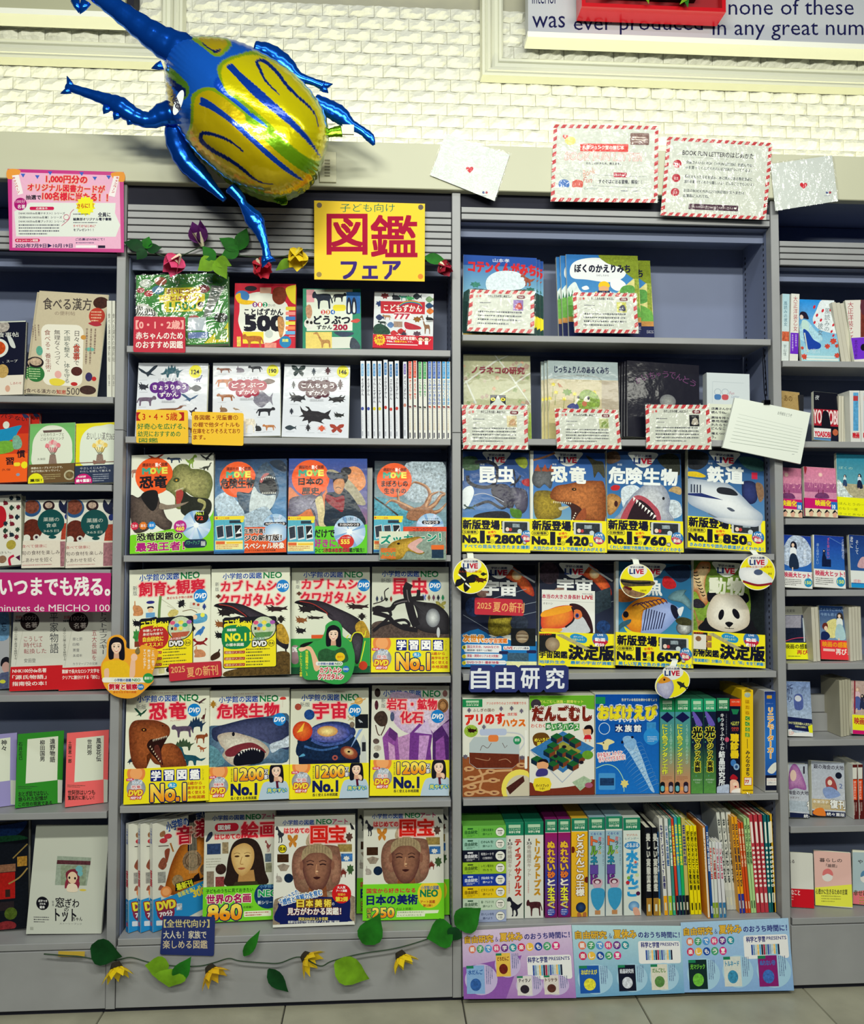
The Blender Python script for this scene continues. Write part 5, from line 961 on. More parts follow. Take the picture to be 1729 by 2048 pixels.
def kokuho(a,X,Y,s):
 p=lambda x,y:(X+x*s,Y+y*s)
 u,v=p(85,35),p(375,80);a.tx('小学館の図鑑',u[0],u[1],v[0],v[1],'1048a8',bd=.03);u,v=p(395,30),p(535,75);a.tx('NEO',u[0],u[1],v[0],v[1],'128048',bd=.04);u,v=p(540,30),p(680,75);a.tx('アート',u[0],u[1],v[0],v[1],'c03070',bd=.04)
 for x,y,w_,h_,c in((35,345,105,75,'3c2414'),(590,260,130,70,'9a8448'),(620,345,105,72,'3a70b0')):u,v=p(x,y),p(x+w_,y+h_);a.rc(u[0],u[1],v[0],v[1],c,m=.6)
 u=p(670,385);a.sil('flower',u[0]-30,u[1]-20,u[0]+30,u[1]+28,'e0e0dc',m=.1);a.el(*p(140,565),42*s,42*s,'102440',m=.6);a.pg([p(35,450),p(90,430),p(150,450),p(120,500),p(65,500)],'9a8c7c',m=.5);u,v=p(20,90),p(110,240);a.sil('rex',u[0],u[1],v[0],v[1],'30303c');u,v=p(125,170),p(230,290);a.sil('butterfly',u[0],u[1],v[0],v[1],'c8802c')
 u,v=p(660,150),p(730,240);a.sil('flower',u[0],u[1],v[0],v[1],'5a3c34');u,v=p(600,470),p(680,560);a.sil('stego',u[0],u[1],v[0],v[1],'7a3028');u,v=p(670,440),p(740,540);a.sil('flower',u[0],u[1],v[0],v[1],'3c5a34');u,v=p(700,60),p(745,140);a.sil('bird',u[0],u[1],v[0],v[1],'1c1c24');u,v=p(20,520),p(80,600);a.sil('rabbit',u[0],u[1],v[0],v[1],'a8a098')
 statue(a,X,Y,s)
 u,v=p(100,110),p(330,155);title(a,'はじめての',u[0],u[1],v[0],v[1],'d02030',4);u,v=p(345,95),p(495,245);title(a,'国',u[0],u[1],v[0],v[1],'d42018',6);u,v=p(510,90),p(660,240);title(a,'宝',u[0],u[1],v[0],v[1],'d42018',6)
def art(a):
 a.fr(*FB[10]);a.rc(10,100,800,1180,'e4e4da');kokuho(a,30,140,1.0);a.el(113,437,40,40,'14141c');a.el(113,437,34,34,'f0e020');a.tx('見本',82,420,144,455,'14141c',bd=.04)
 a.bl([(75,960),(80,930),(240,900),(330,870),(560,880),(720,870),(730,1060),(700,1110),(80,1110)],'101c5a');a.pg([(20,1130),(770,1100),(790,1180),(20,1180)],'e4e4da');a.pg([(75,960),(730,960),(715,1105),(90,1125)],'101c5a')
 a.tx('子どもたちの',75,850,270,910,'2070c0',ol='f4f4ec',ow=6,bd=.03,rot=-.55);a.tx('感性と直観力を育む',110,850,480,905,'2070c0',ol='f4f4ec',ow=7,bd=.05,rot=-.24)
 a.el(655,850,88,88,'d01c20');a.tx('大人気',615,780,690,805,'fff',bd=.03);a.tx('アート図鑑',605,812,705,834,'fff',bd=.03);a.tx('待望の',620,845,690,868,'f0c040',bd=.03);a.tx('第2弾',600,878,712,920,'f0e040',bd=.05)
 for i,q in enumerate('日本美術'):a.rc(240+83*i,895,316+83*i,975,'8a5a10');a.tx(q,246+83*i,902,310+83*i,968,'f4dc50',bd=.05)
 a.tx('の',565,930,590,955,'fff');a.tx('見方がわかる図鑑！',160,975,650,1040,'f4f0e8',bd=.04,ol='7a3a28',ow=4);a.tx('国宝250点以上を収録',262,1062,530,1090,'f0dc60',bd=.03);a.tx('新鮮な切り口で国宝の見どころを丁寧に解説',165,1092,635,1118,'f0f0e8',bd=.02)
book('encyclopedia','national-treasure encyclopedia with carved head and navy band, standing forward on the shelf',[(549,1641.5),(711,1639),(711,1859),(545,1864)],ZB[5],art,th=.02,yb=.035)
def green_copy(a,full=1):
 a.fr(*FB[10]);a.rc(840,85,1600,790,'dfdfd3');kokuho(a,845,95,.98)
def green_band(a):
 a.fr(*FB[10]);a.rc(835,765,1600,1110,'7ad82a');a.el(1455,868,112,125,'f0d030');a.tx('小学館の図鑑',1375,790,1540,825,'2060a8',bd=.03);a.tx('NEO',1370,828,1530,890,'108050',bd=.06);a.tx('アート図鑑',1370,922,1505,950,'b04020',bd=.03);a.tx('第2弾！',1395,958,1480,982,'b04020',bd=.03)
 a.tx('国宝から好きになる',880,808,1325,850,'c82438',bd=.05);a.tx('日本の美術',882,868,1345,955,'10206a',bd=.06);goldno(a,'250',935,985,1130,1070);a.tx('国',885,990,920,1028,'f0e040',ol='101c3c',ow=5);a.tx('宝',885,1035,920,1072,'f0e040',ol='101c3c',ow=5);a.tx('点以上掲載！',1145,985,1300,1010,'1c3a1c');a.pg([(1160,1015),(1540,1012),(1530,1040),(1415,1042),(1410,1068),(1150,1070)],'e8f0d0');a.tx('日本美術の見方がわかる！',1165,1020,1400,1036,'3a5a2c');a.tx('どんどん好きになる',1160,1046,1380,1062,'3a5a2c')
g1=book('encyclopedia','national-treasure encyclopedia with lime band, in front at the east end of the shelf'.replace('in front at the east end of the shelf','foremost copy beside the centre post'),[(727,1630.5),(888,1630),(889,1850.5),(725.5,1851.5)],ZB[5],green_copy,th=.018,yb=.06,band=(green_band,(1779,1852),'7ad82a'))
def copy_thing(o,loc,label,group=None):
 c=o.copy();COL.objects.link(c);c['label']=label
 if group:c['group']=group;o['group']=group
 for k in o.children:
  d=k.copy();COL.objects.link(d);d.parent=c
  for e in k.children:f=e.copy();COL.objects.link(f);f.parent=d
 c.location=Vector(o.location)+Vector(loc);return c
copy_thing(g1,(.0165,.024,0),'lime-banded national-treasure encyclopedia peeping out behind the foremost copy','lime-banded art encyclopedias')
copy_thing(g1,(-.018,.045,0),'lime-banded national-treasure encyclopedia tucked behind the navy-banded one','lime-banded art encyclopedias')
# stock hidden behind the face-out books shows as top edges
for(x0,x1,zi,dy,lab,c,hh)in((262,418,3,.03,'spare pet-keeping encyclopedia behind the face-out copy','d8d8cc',.275),(414,576,4,.03,'spare dangerous-creature encyclopedia behind the face-out copy','d8d8cc',.29),(744,898,4,.03,'spare mineral encyclopedia behind the face-out copy','c8c8c0',.29),(266,426,2,.03,'spare dinosaur encyclopedia behind the olive tyrannosaur copy','d8d8cc',.26),(577,742,2,.028,'spare history encyclopedia behind the warrior copy','2a4a9c',.255)):
 p0,p1=onY((x0+x1)/2,1024,.06),onY(x1,1024,.06);w_=(p1[0]-p0[0])*2-.004
 o=empty('encyclopedia',(p0[0]+.006-w_/2,.058+dy*.3,ZB[zi]+.004),(-math.radians(8),0,0),label=lab,cat='book');body('x',w_,hh-.006,.018,o,c)
# second bookcase
ZC=ZS['C']
C1,C2,C3,C4,C5,C6,C7,C8,C9=(900,380,4.02),(900,690,4.764),(1200,690,4.3225),(900,1090,4.94),(1220,1090,4.55),(900,1370,4.02),(1300,1350,5.763),(900,1610,4.803),(1230,1610,4.673)
def art(a):
 a.fr(*C1);a.rc(105,510,705,1190,'2460a8','9cc4cc',c3='7ab0c8');a.rc(105,512,705,600,'1c4a9c');a.tx('山本孝',345,540,480,570,'e8ecf0',bd=.01);a.tx('コテンくんがみち',150,570,690,660,'c82028',bd=.09,rot=.03)
 a.bl([(300,700),(400,640),(560,650),(600,760),(400,820),(300,790)],'d8e4ea',.3);a.sil('rex',570,660,690,750,'9a5038');a.bl([(110,820),(400,800),(700,810),(700,1190),(110,1190)],'123c38',.4);a.sil('flower',610,760,690,800,'28685a');a.sil('flower',160,730,250,780,'3a8070');a.star(700,1040,60,40,8,'f0e020');a.rc(105,1150,705,1190,'c8a040',m=.8)
c1=book('picture_book','blue picture book with red brush title, in clear wrap by the centre post',[(927,509),(1074,510),(1075,672),(924,670.5)],ZC[0],art,th=.01,wrap=1,yb=.045)
for i in range(2):copy_thing(c1,(.0125*(i+1),.013*(i+1),0),['second','third'][i]+' blue picture book with a red brush title, peeping out behind the front copy','blue picture books')
def art(a):
 a.fr(*C1);a.rc(915,485,1700,1185,'2870b8','58a0cc',m=.1);a.bl([(960,640),(980,570),(1060,530),(1200,520),(1320,560),(1420,600),(1400,680),(1280,720),(1100,700),(990,690)],'e4e8e8');a.bl([(1210,485),(1540,485),(1540,700),(1440,660),(1380,600),(1260,560)],'7a8a20',.4);a.bl([(930,800),(1000,720),(1040,780),(1100,860),(1000,900),(930,900)],'d8e4e0',.2);a.bl([(1060,765),(1100,750),(1120,775),(1080,785)],'e8ecec');a.bl([(1300,700),(1360,690),(1420,740),(1360,790),(1300,760)],'e8ecec')
 a.pg([(1330,820),(1480,690),(1540,700),(1540,1000),(1330,1000)],'d8d088',m=.2);a.bl([(1370,800),(1400,750),(1480,750),(1500,830),(1420,860)],'5a9a48',.5);a.rc(1490,690,1530,1040,'8a9a38',m=.6);a.pg([(940,880),(955,790),(970,850),(985,780),(1000,890)],'2a6a48');a.bl([(930,850),(1100,860),(1300,850),(1500,900),(1540,1050),(930,1050)],'6aa84a',.3);a.rc(915,1000,1540,1045,'c08848',m=.3);a.rc(915,1040,1545,1190,'141c4c')
 a.tx('ぼくのかえりみち',1000,575,1455,640,'10102c',bd=.06);a.tx('ひがしちから',1180,657,1280,672,'303040')
 a.el(1240,770,42,40,'e0a878');a.bl([(1198,760),(1205,725),(1245,712),(1282,730),(1285,760),(1240,750)],'f0c020');a.rc(1190,790,1290,840,'1c2448');a.pg([(1125,825),(1180,795),(1195,825)],'f0dc70');a.pg([(1290,790),(1330,830),(1290,830)],'f4f4e8');a.tx('どんなことに',1480,1070,1535,1095,'e8e8f0')
c2=book('picture_book','sky-blue picture book of a boy in a yellow cap, foremost of its stack',[(1130,502),(1278,504),(1284,673.5),(1140,673)],ZC[0],art,th=.010,wrap=1,yb=.05)
copy_thing(c2,(-.014,.012,0),'yellow-cap picture book showing its glossy spine side beyond the front copy','yellow-cap picture books');copy_thing(c2,(-.024,.024,0),'yellow-cap picture book, outermost of the spines fanned behind the front copy','yellow-cap picture books');copy_thing(c2,(.05,.038,0),'yellow-cap picture book sticking out beside the front copy towards the empty shelf','yellow-cap picture books')
def art(a):
 a.fr(*C2);a.rc(120,85,800,905,'a8a888','b0b48c',m=.15);rr=random.Random(9)
 for i in range(60):
  x,y=rr.uniform(130,760),rr.uniform(100,880);w_,h_=rr.uniform(20,50),rr.uniform(15,35);c=rr.choice(['c09a7c','9aa4a0','8a9a68','b8b098','a08878']);a.pg([(x,y),(x+w_*.8,y+h_*.6),(x+w_*.8-h_*.6,y+h_*.6+w_*.8),(x-h_*.6,y+w_*.8)],c,.2)
 for P_ in([(130,370),(440,150),(560,90)],[(430,90),(560,260),(780,560)],[(150,340),(250,560)],[(620,360),(780,260)],[(400,520),(640,380)]):a.ln(P_,16,'c8ccc0')
 a.tx('ノラネコの研究',210,205,712,272,'7a1428',bd=.07);a.rc(385,473,533,575,'12122c');a.bl([(460,475),(490,530),(530,575),(390,575),(430,530)],'c8d0c8');a.el(412,515,22,16,'e8d820');a.el(508,515,22,16,'e8d820');a.el(412,515,7,9,'101010');a.el(508,515,7,9,'101010');a.bl([(760,640),(790,700),(790,900),(750,900)],'98b048',.4)
book('picture_book','street-map picture book with maroon title and a peering black and white cat',[(927,709),(1061,710),(1065,879),(927,879)],ZC[1],art,th=.01,wrap=1,yb=.05)
def art(a):
 a.fr(*C2);a.rc(925,145,1640,905,'b8b094','c8bc80',m=.12,c3='bcb08c');a.rc(925,145,1640,330,'a0b0b4',m=.1);a.tx('じっちょりんのあるくみち',995,205,1518,268,'142448',bd=.06);a.tx('かとう あじゅ',1205,282,1325,298,'303040');a.ln([(960,330),(1100,300),(1440,320),(1450,560)],3,'8a8470',1);a.rc(1450,335,1640,700,'a89c88',m=.1)
 for x,y in((985,385),(1010,460),(1090,520),(1190,470),(1380,450),(950,520)):a.star(x,y,28,12,6,'d8c838');a.ln([(x,y+10),(x-10,y+120)],5,'7a8a40')
 a.bl([(1220,520),(1260,440),(1340,430),(1420,490),(1420,590),(1300,620),(1220,600)],'7a9838',.8);a.sil('bird',1025,365,1075,415,'a86a48');a.sil('flower',1070,420,1170,490,'6a8a38');a.bl([(1120,600),(1150,565),(1210,560),(1225,610)],'303c80');a.pg([(1180,560),(1225,500),(1235,520),(1200,570)],'e0dcc8');a.el(1285,560,24,26,'b86848');a.bl([(1275,530),(1300,490),(1330,490),(1330,540)],'e4e0d0');a.el(1225,500,12,14,'14142c');a.el(1322,505,12,18,'14142c')
c4=book('picture_book','beige meadow picture book with navy title and little figures among dandelions',[(1095,721.5),(1237,722.5),(1240.5,879),(1098,879)],ZC[1],art,th=.009,wrap=1,yb=.045)
for i in range(2):copy_thing(c4,(-.008*(i+1),.010*(i+1),0),['nearer','farther'][i]+' of two spare meadow picture books fanned out behind the front copy','meadow picture books')
def art(a):
 a.fr(*C3);a.rc(235,160,880,825,'0a0a1e');a.el(590,490,70,58,'6a6c70',m=.3,c2='9a9c98')
 for i,q in enumerate('かいちゅうでんとう'):t=(i-4)/4;x=570+t*235;y=262+62*t*t;s_=17 if q in 'ゅ' else 27;a.tx(q,x-s_,y-s_,x+s_,y+s_,'6a3a68',rot=.45*t)
c5=book('picture_book','black picture book with arched purple title, foremost of the black stack',[(1255.5,728),(1398,729),(1402,880),(1252,880)],ZC[1],art,th=.008,col='0a0a1e',wrap=1,yb=.035)
for i in range(5):copy_thing(c5,(-.0052*(i+1),.0095*(i+1),0),['second','third','fourth','fifth','last'][i]+' black picture book in the fanned stack behind the arched-title copy','black picture books in one stack')
def art(a):
 a.fr(*C3);a.rc(915,230,1305,825,'ccd4d8');a.rc(918,505,1300,820,'d8dccc');a.ln([(975,312),(1250,318)],2,'a8b4bc');a.ln([(975,312),(972,495)],2,'a8b4bc');a.tx('Fun',1120,395,1165,420,'b07088',sh=.3);a.tx('Letter',1140,425,1210,448,'8a98b0',sh=.3)
 for x,c in((1020,'4878b0'),(1085,'c05058')):a.ring(x,400,30,28,3,'8a98a8');a.bl([(x-28,430),(x,420),(x+28,430),(x+22,465),(x-22,465)],c)
 for i,q in enumerate(('店員さんからの','読んでね。','興味を持ったら','専用用紙に','れたらうれし','どんなことで','備えつけのポ','う。')):a.tx(q,965,535+[0,32,78,108,140,170,215,245][i],965+[215,130,215,180,190,190,190,40][i],557+[0,32,78,108,140,170,215,245][i],'1c1c38',bd=.04)
book('leaflet_holder','pale box holder with handwritten reading notice behind the lined notepad',[(1413.5,744),(1500.5,745),(1502,879.5),(1415,879.5)],ZC[1],art,th=.03,col='ccd4d8',pages=False,cat='holder',yb=.04,tilt=3)
def live(a,cx,cy,s):
 a.bl([(cx-130*s,cy-70*s),(cx-105*s,cy),(cx-60*s,cy+55*s),(cx,cy+75*s),(cx+60*s,cy+55*s),(cx+105*s,cy),(cx+130*s,cy-70*s)],'d8dcd8');a.tx('学研の図鑑',cx-82*s,cy-50*s,cx+82*s,cy-25*s,'20285a',bd=.04)
 for ch,x0,x1,c in(('L',-88,-52,'1c3470'),('I',-42,-28,'1c3470'),('V',-16,34,'c01c38'),('E',42,80,'c01c38')):a.tx(ch,cx+x0*s,cy-15*s,cx+x1*s,cy+37*s,c,bd=.08)
 a.tx('ライブ',cx-22*s,cy+45*s,cx+30*s,cy+56*s,'505870')
def shinpan(a,x,y,k,n,tail,unit='種'):
 0
 a.tx('新版登場！',x+5*k,y+15*k,x+395*k,y+105*k,'0c1028',bd=.07);a.rr(x-2*k,y+112*k,x+155*k,y+155*k,20*k,'0c1028');a.rr(x+2*k,y+116*k,x+151*k,y+151*k,17*k,'f2e620');a.tx('収録種数',x+12*k,y+121*k,x+140*k,y+147*k,'0c1028',bd=.04)
 a.tx('No.',x+5*k,y+168*k,x+160*k,y+238*k,'0c1028',bd=.10);a.tx('1',x+176*k,y+122*k,x+214*k,y+238*k,'0c1028',bd=.05);a.tx('！',x+235*k,y+165*k,x+275*k,y+238*k,'0c1028',bd=.05)
 a.tx('新種も',x+250*k,y+118*k,x+330*k,y+142*k,'e04820',bd=.03,rot=-.15);a.tx('収録！',x+265*k,y+150*k,x+340*k,y+175*k,'e04820',bd=.03,rot=-.15);a.el(x+290*k,y+222*k,20*k,20*k,'0c1028');a.el(x+290*k,y+222*k,17*k,17*k,'f2e620');a.tx('約',x+278*k,y+210*k,x+302*k,y+234*k,'0c1028')
 a.tx(n,x+318*k,y+160*k,x+(585 if len(n)>3 else 525)*k,y+238*k,'0c1028',bd=.09);a.tx(unit,x+(592 if len(n)>3 else 535)*k,y+215*k,x+(620 if len(n)>3 else 565)*k,y+240*k,'fff',ol='0c1028',ow=6*k)
 a.tx(tail,x+15*k,y+255*k,x+675*k,y+290*k,'1888c8',bd=.05)
 a.rr(x+390*k,y+20*k,x+655*k,y+140*k,14*k,'c8ccc8');a.rr(x+410*k,y+28*k,x+635*k,y+132*k,6*k,'2a3038',m=.7);a.rc(x+490*k,y+45*k,x+560*k,y+80*k,'8a98a0',m=.6);a.el(x+440*k,y+100*k,18*k,20*k,'e8d0c0');a.el(x+470*k,y+102*k,14*k,16*k,'c84040');a.el(x+560*k,y+118*k,22*k,22*k,'c8d4d8')
 a.el(x+628*k,y+165*k,56*k,58*k,'2878b8',m=.1);a.bl([(x+575*k,y+170*k),(x+600*k,y+150*k),(x+650*k,y+170*k),(x+670*k,y+200*k),(x+620*k,y+222*k)],'c02848');a.tx('LIVE',x+595*k,y+125*k,x+660*k,y+145*k,'fff',bd=.04);a.tx('オリジナル',x+580*k,y+150*k,x+668*k,y+168*k,'fff');a.tx('動画',x+595*k,y+172*k,x+655*k,y+205*k,'f4f0e0',bd=.04)
def art(a):
 a.fr(*C2);a.rc(100,1005,765,1700,'1c3c78','5a88c0',c3='2c5a9c');live(a,428,1080,.95);a.rc(100,1180,110,1300,'fff');a.bl([(100,1080),(180,1060),(240,1080),(260,1180),(140,1200),(100,1160)],'3a5a3c',.7);a.bl([(610,1080),(700,1060),(730,1120),(700,1170),(640,1140)],'8a9a28',.4)
 D='16182c';a.ln([(150,1250),(160,1310),(230,1350),(330,1360),(400,1330),(440,1230),(420,1150),(340,1110),(220,1120)],34,D,1);a.bl([(400,1340),(520,1330),(600,1420),(580,1560),(470,1520),(380,1420)],'201c30',.3,'34304a');a.bl([(560,1380),(640,1360),(720,1400),(720,1560),(640,1600)],'2c2c44',.3,'605c70');a.ln([(660,1240),(620,1300),(560,1340)],20,D,1);a.ln([(590,1180),(610,1280),(600,1350)],14,D)
 a.bl([(100,1400),(180,1350),(210,1420),(150,1560),(100,1560)],'e0e8ec',.1);a.ln([(210,1440),(300,1420),(400,1450),(500,1500)],8,'a8aebc',1);a.ln([(230,1540),(350,1500),(480,1560),(560,1500)],26,D,1);a.bl([(210,1640),(330,1600),(500,1590),(560,1640),(500,1700),(250,1690)],'22242c',.8);a.bl([(560,1560),(660,1580),(660,1650),(580,1640)],'4a7a20',.4);a.sil('crab',110,1530,230,1590,'2a4440');a.bl([(670,1290),(740,1270),(745,1340),(690,1330)],'a81824',.3)
 a.tx('新版',272,1130,312,1148,'e0e8f0');a.tx('昆',265,1165,420,1312,'f0f4f4',bd=.06);a.tx('虫',440,1160,595,1312,'f0f4f4',bd=.06)
def bnd(a):a.fr(*C2);a.rc(95,1660,765,1985,'f2e620');shinpan(a,100,1665,.98,'2800','すべての昆虫を生きたまま撮影！')
book('encyclopedia','blue insect encyclopedia with black stag beetle jaws, first from the centre post',[(921,902),(1056,903),(1057,1106.5),(920.5,1106.5)],ZC[2],art,th=.02,wrap=1,band=(bnd,(1038,1107),'f2e620'))
def art(a):
 a.fr(*C2);a.rc(755,1005,1500,1720,'1c4490','78a8c0',c3='3c74b8');a.rc(755,1005,792,1720,'dde0d8');live(a,1128,1080,1);a.ln([(790,1105),(900,1070),(1000,1025)],20,'8a5a3c',1,m=.5);a.bl([(1300,1040),(1400,1090),(1470,1110),(1480,1260),(1420,1200),(1380,1260),(1360,1140)],'3c3c2c',.6)
 a.bl([(785,1260),(830,1180),(960,1190),(980,1280),(960,1380),(900,1340),(850,1380),(790,1340)],'3c4048',.5,'6a6c70')
 for x in(830,900,960):a.pg([(x-30,1210),(x+5,1140),(x+35,1215)],'a04828',m=.3)
 a.bl([(800,1440),(880,1400),(1000,1420),(1060,1520),(1060,1640),(980,1680),(880,1700),(810,1640)],'6a5a20',.7,'a8902c');a.bl([(1040,1560),(1140,1548),(1060,1590)],'c0b898',.2)
 a.bl([(960,1470),(970,1400),(1020,1350),(1120,1330),(1250,1300),(1400,1290),(1480,1330),(1480,1680),(1300,1680),(1230,1640),(1150,1520),(1050,1510)],'7a3c14',.6,'c0743c');a.bl([(1050,1505),(1180,1520),(1260,1580),(1220,1680),(1160,1700),(1150,1560)],'3c1a14',.4)
 a.bl([(1290,1560),(1300,1650),(1230,1710),(1150,1770),(1110,1770),(1180,1690),(1240,1600)],'9a4c28',.4)
 for i in range(7):a.pg([(1130+i*10,1750-i*22),(1140+i*10,1736-i*22),(1158+i*8,1752-i*22)],'f4ecd8')
 for i in range(9):a.pg([(985+i*20,1503+i),(997+i*20,1504+i),(990+i*20,1524+i)],'f0e4c8')
 a.el(1185,1380,22,15,'180c0c');a.el(1187,1380,7,6,'d8902c');a.tx('新版',975,1130,1015,1148,'e0e8f0');a.tx('恐',968,1165,1115,1310,'f0f4f0',bd=.06);a.tx('竜',1145,1160,1295,1318,'f0f4f0',bd=.06)
def bnd(a):a.fr(*C2);a.rc(755,1680,1505,1990,'f2e620');shinpan(a,782,1680,1.02,'420','大迫力のイラストで恐竜がよみがえる！')
book('encyclopedia','blue dinosaur encyclopedia with an orange tyrannosaur and new-edition band',[(1059.5,902),(1212,902.5),(1213.8,1106.7),(1061.5,1106.7)],ZC[2],art,th=.02,wrap=1,band=(bnd,(1043,1107),'f2e620'))
def art(a):
 a.fr(*C3);a.rc(50,900,735,1530,'183868','4a88bc',c3='2c64a0');live(a,375,975,.9);a.bl([(60,930),(150,910),(180,980),(100,1020),(60,1000)],'5c4430',.8);a.bl([(500,950),(600,910),(680,950),(690,1090),(640,1080),(540,1020)],'2c3028',.7)
 a.bl([(190,1240),(300,1200),(360,1260),(240,1340),(200,1400)],'d4e0e8',.5);a.bl([(600,1330),(690,1340),(710,1450),(620,1480)],'c8d4dc',.6);a.bl([(95,1230),(130,1205),(175,1215),(160,1250),(110,1255)],'c02028',.2);a.bl([(595,1240),(640,1200),(700,1210),(700,1270),(630,1250)],'b89a68',.4);a.bl([(62,1310),(120,1285),(185,1330),(150,1420),(90,1480),(62,1440)],'9a6a38',.6,'c89858');a.el(140,1375,16,28,'3a1414')
 a.bl([(150,1530),(170,1460),(230,1360),(300,1270),(400,1190),(500,1172),(570,1220),(610,1320),(600,1420),(620,1530)],'8890a4',.4,'d0d4d8');a.bl([(180,1500),(220,1410),(280,1320),(330,1290),(400,1310),(470,1370),(520,1440),(500,1530),(190,1530)],'b04a58',.3);a.bl([(240,1500),(280,1400),(330,1330),(400,1360),(460,1420),(490,1490),(470,1530),(240,1530)],'24101c',.4)
 for i in range(8):a.pg([(290+i*26,1305+i*22),(310+i*26,1318+i*22),(290+i*24,1348+i*22)],'f4f4f0')
 a.el(552,1310,11,14,'0c0c18');a.tx('新版',155,1015,195,1033,'e0e8f0')
 for i,q in enumerate('危険生物'):a.tx(q,82+150*i,1050,218+150*i,1190,'eef4f4',bd=.06)
def bnd(a):a.fr(*C3);a.rc(50,1515,740,1800,'f2e620');shinpan(a,65,1510,.97,'760','くわしい解説で危険生物のことがよくわかる！')
book('encyclopedia','blue dangerous-creature encyclopedia with upturned shark mouth and new-edition band',[(1214.5,899),(1361,900),(1369.5,1106),(1213.9,1107)],ZC[2],art,th=.024,wrap=1,band=(bnd,(1040,1106),'f2e620'))
def art(a):
 a.fr(*C3);a.rc(770,900,1455,1530,'1c3c6c','5a8ab8',c3='3a6ca4');live(a,1100,975,.95);a.bl([(780,930),(900,920),(960,960),(940,1040),(860,1090),(775,1060)],'20242c',.5);a.bl([(1220,960),(1320,940),(1430,970),(1440,1060),(1300,1050)],'3c6a68',.4);a.bl([(775,1115),(860,1108),(935,1140),(900,1158),(775,1150)],'e0c020',.2)
 a.bl([(1260,1170),(1330,1160),(1380,1200),(1380,1330),(1320,1370),(1260,1320),(1250,1220)],'182048',.2,'303c78');a.bl([(1370,1180),(1430,1190),(1440,1300),(1400,1340)],'8a6a50',.4);a.rc(1335,1080,1385,1140,'c82848')
 a.bl([(770,1190),(870,1175),(1000,1185),(1130,1200),(1240,1290),(1340,1390),(1420,1450),(1430,1500),(1400,1560),(1280,1570),(1100,1540),(960,1480),(770,1380)],'9aa8bc',.05,'eef2f4',n=6);a.pg([(775,1310),(900,1300),(1090,1350),(900,1335),(775,1325)],'1c2c6c')
 a.bl([(1030,1260),(1060,1235),(1150,1240),(1200,1270),(1210,1300),(1120,1300),(1050,1290)],'20242e',.2);a.bl([(1120,1420),(1150,1415),(1190,1440),(1160,1448)],'50586a');a.ln([(960,1480),(1100,1540),(1280,1565),(1410,1550)],10,'707888',1)
 for i in range(4):a.rc(805+i*26,1225,817+i*26,1300,'303a50')
 a.tx('新版',958,1015,995,1033,'e0e8f0');a.tx('鉄',950,1050,1090,1190,'eef4f4',bd=.06);a.tx('道',1110,1045,1262,1190,'eef4f4',bd=.06)
def bnd(a):
 a.fr(*C3);a.rc(775,1515,1455,1800,'f2e620');shinpan(a,785,1510,.96,'850','きみのまちや旅先の鉄道がよくわかる！','両');a.bl([(1000,1500),(1400,1500),(1425,1520),(1380,1570),(1250,1572),(1090,1555)],'a8b0c0',.05,'e0e4e8')
book('encyclopedia','blue railway encyclopedia with a white bullet train and new-edition band',[(1380,899),(1533,900),(1536,1106),(1381,1107)],ZC[2],art,th=.022,wrap=1,band=(bnd,(1040.5,1106),'f2e620'))
def space(a,X):
 a.bl([(X+470,190),(X+560,230),(X+700,380),(X+730,500),(X+640,460),(X+560,380),(X+430,290)],'a02818',.6,'e06830');a.el(X+560,290,50,50,'f0b870',c2='fff4d0',m=.2);a.ln([(X+500,210),(X+640,300),(X+740,360)],18,'a8acb0',1);a.el(X+220,480,60,40,'8a6a60',m=.7)
def art(a):
 a.fr(*C4);a.rc(105,170,865,900,'0c1024','28304c');space(a,105);live(a,488,255,.98);a.tx('宇',325,350,480,498,'f0f4f4',bd=.07);a.tx('宙',500,350,660,498,'f0f4f4',bd=.07)
 for P_ in([(330,560),(760,430)],[(600,620),(860,560)],[(130,700),(400,860)],[(700,700),(860,660)]):a.ln(P_,5,'98a4b4')
 a.bl([(380,760),(420,690),(560,680),(620,740),(600,880),(480,915),(390,880)],'6a5c14',.9,'c8b840');a.pg([(400,700),(620,690),(610,720),(400,740)],'1c1c14',m=.5);a.el(480,850,50,40,'a09028',m=.9);a.el(690,780,90,80,'303a4c',m=.8);a.el(230,620,80,100,'243a68',m=.8)
 a.pg([(110,900),(200,860),(280,840),(360,880),(420,930),(500,910),(620,960),(865,960),(865,1230),(110,1230)],'1878c0');a.tx('次世代',132,905,335,975,'f09018',ol='f8f4e8',ow=7,bd=.08);a.tx('の宇宙図鑑',342,935,568,982,'e87818',ol='f8f4e8',ow=6,bd=.06)
 for i,(q,r_)in enumerate((('国立天文台、NASAなどの','最強執筆・監修チームが集結！'),('探査・開発のリアルを大特集！',''),('DVDつき！最新映像',''))):
  y=1000+[0,92,158][i];a.rr(140,y,[510,520,560][i],y+[80,50,40][i],22,'eef0f0');a.el(140,y+30,20,20,'f0e020');a.tx(str(i+1),134,y+18,147,y+42,'101828');a.tx(q,172,y+8,485,y+36,'c02858',bd=.03)
  if r_:a.tx(r_,172,y+48,420,y+68,'303048',bd=.02)
 a.rc(605,830,850,1010,'10161c',m=.3);a.el(717,915,64,64,'8a7458',m=.2,c2='b8a488')
 for k in range(4):a.ln([(660+4*k,888+18*k),(717,884+18*k),(775-4*k,888+18*k)],5,['5c4434','d8ccb0'][k%2])
 a.rr(530,1012,790,1050,10,'f4f4f0');a.tx('LIVE',542,1018,622,1044,'c01c38',bd=.05);a.tx('オリジナル動画',630,1020,780,1042,'203060',bd=.03);a.rr(485,1062,580,1095,14,'1c2050');a.rr(760,1050,858,1082,14,'1c2050');a.rc(570,1080,780,1160,'3c5a70',m=.7);a.rc(560,1165,860,1225,'e8e8b0',m=.2)
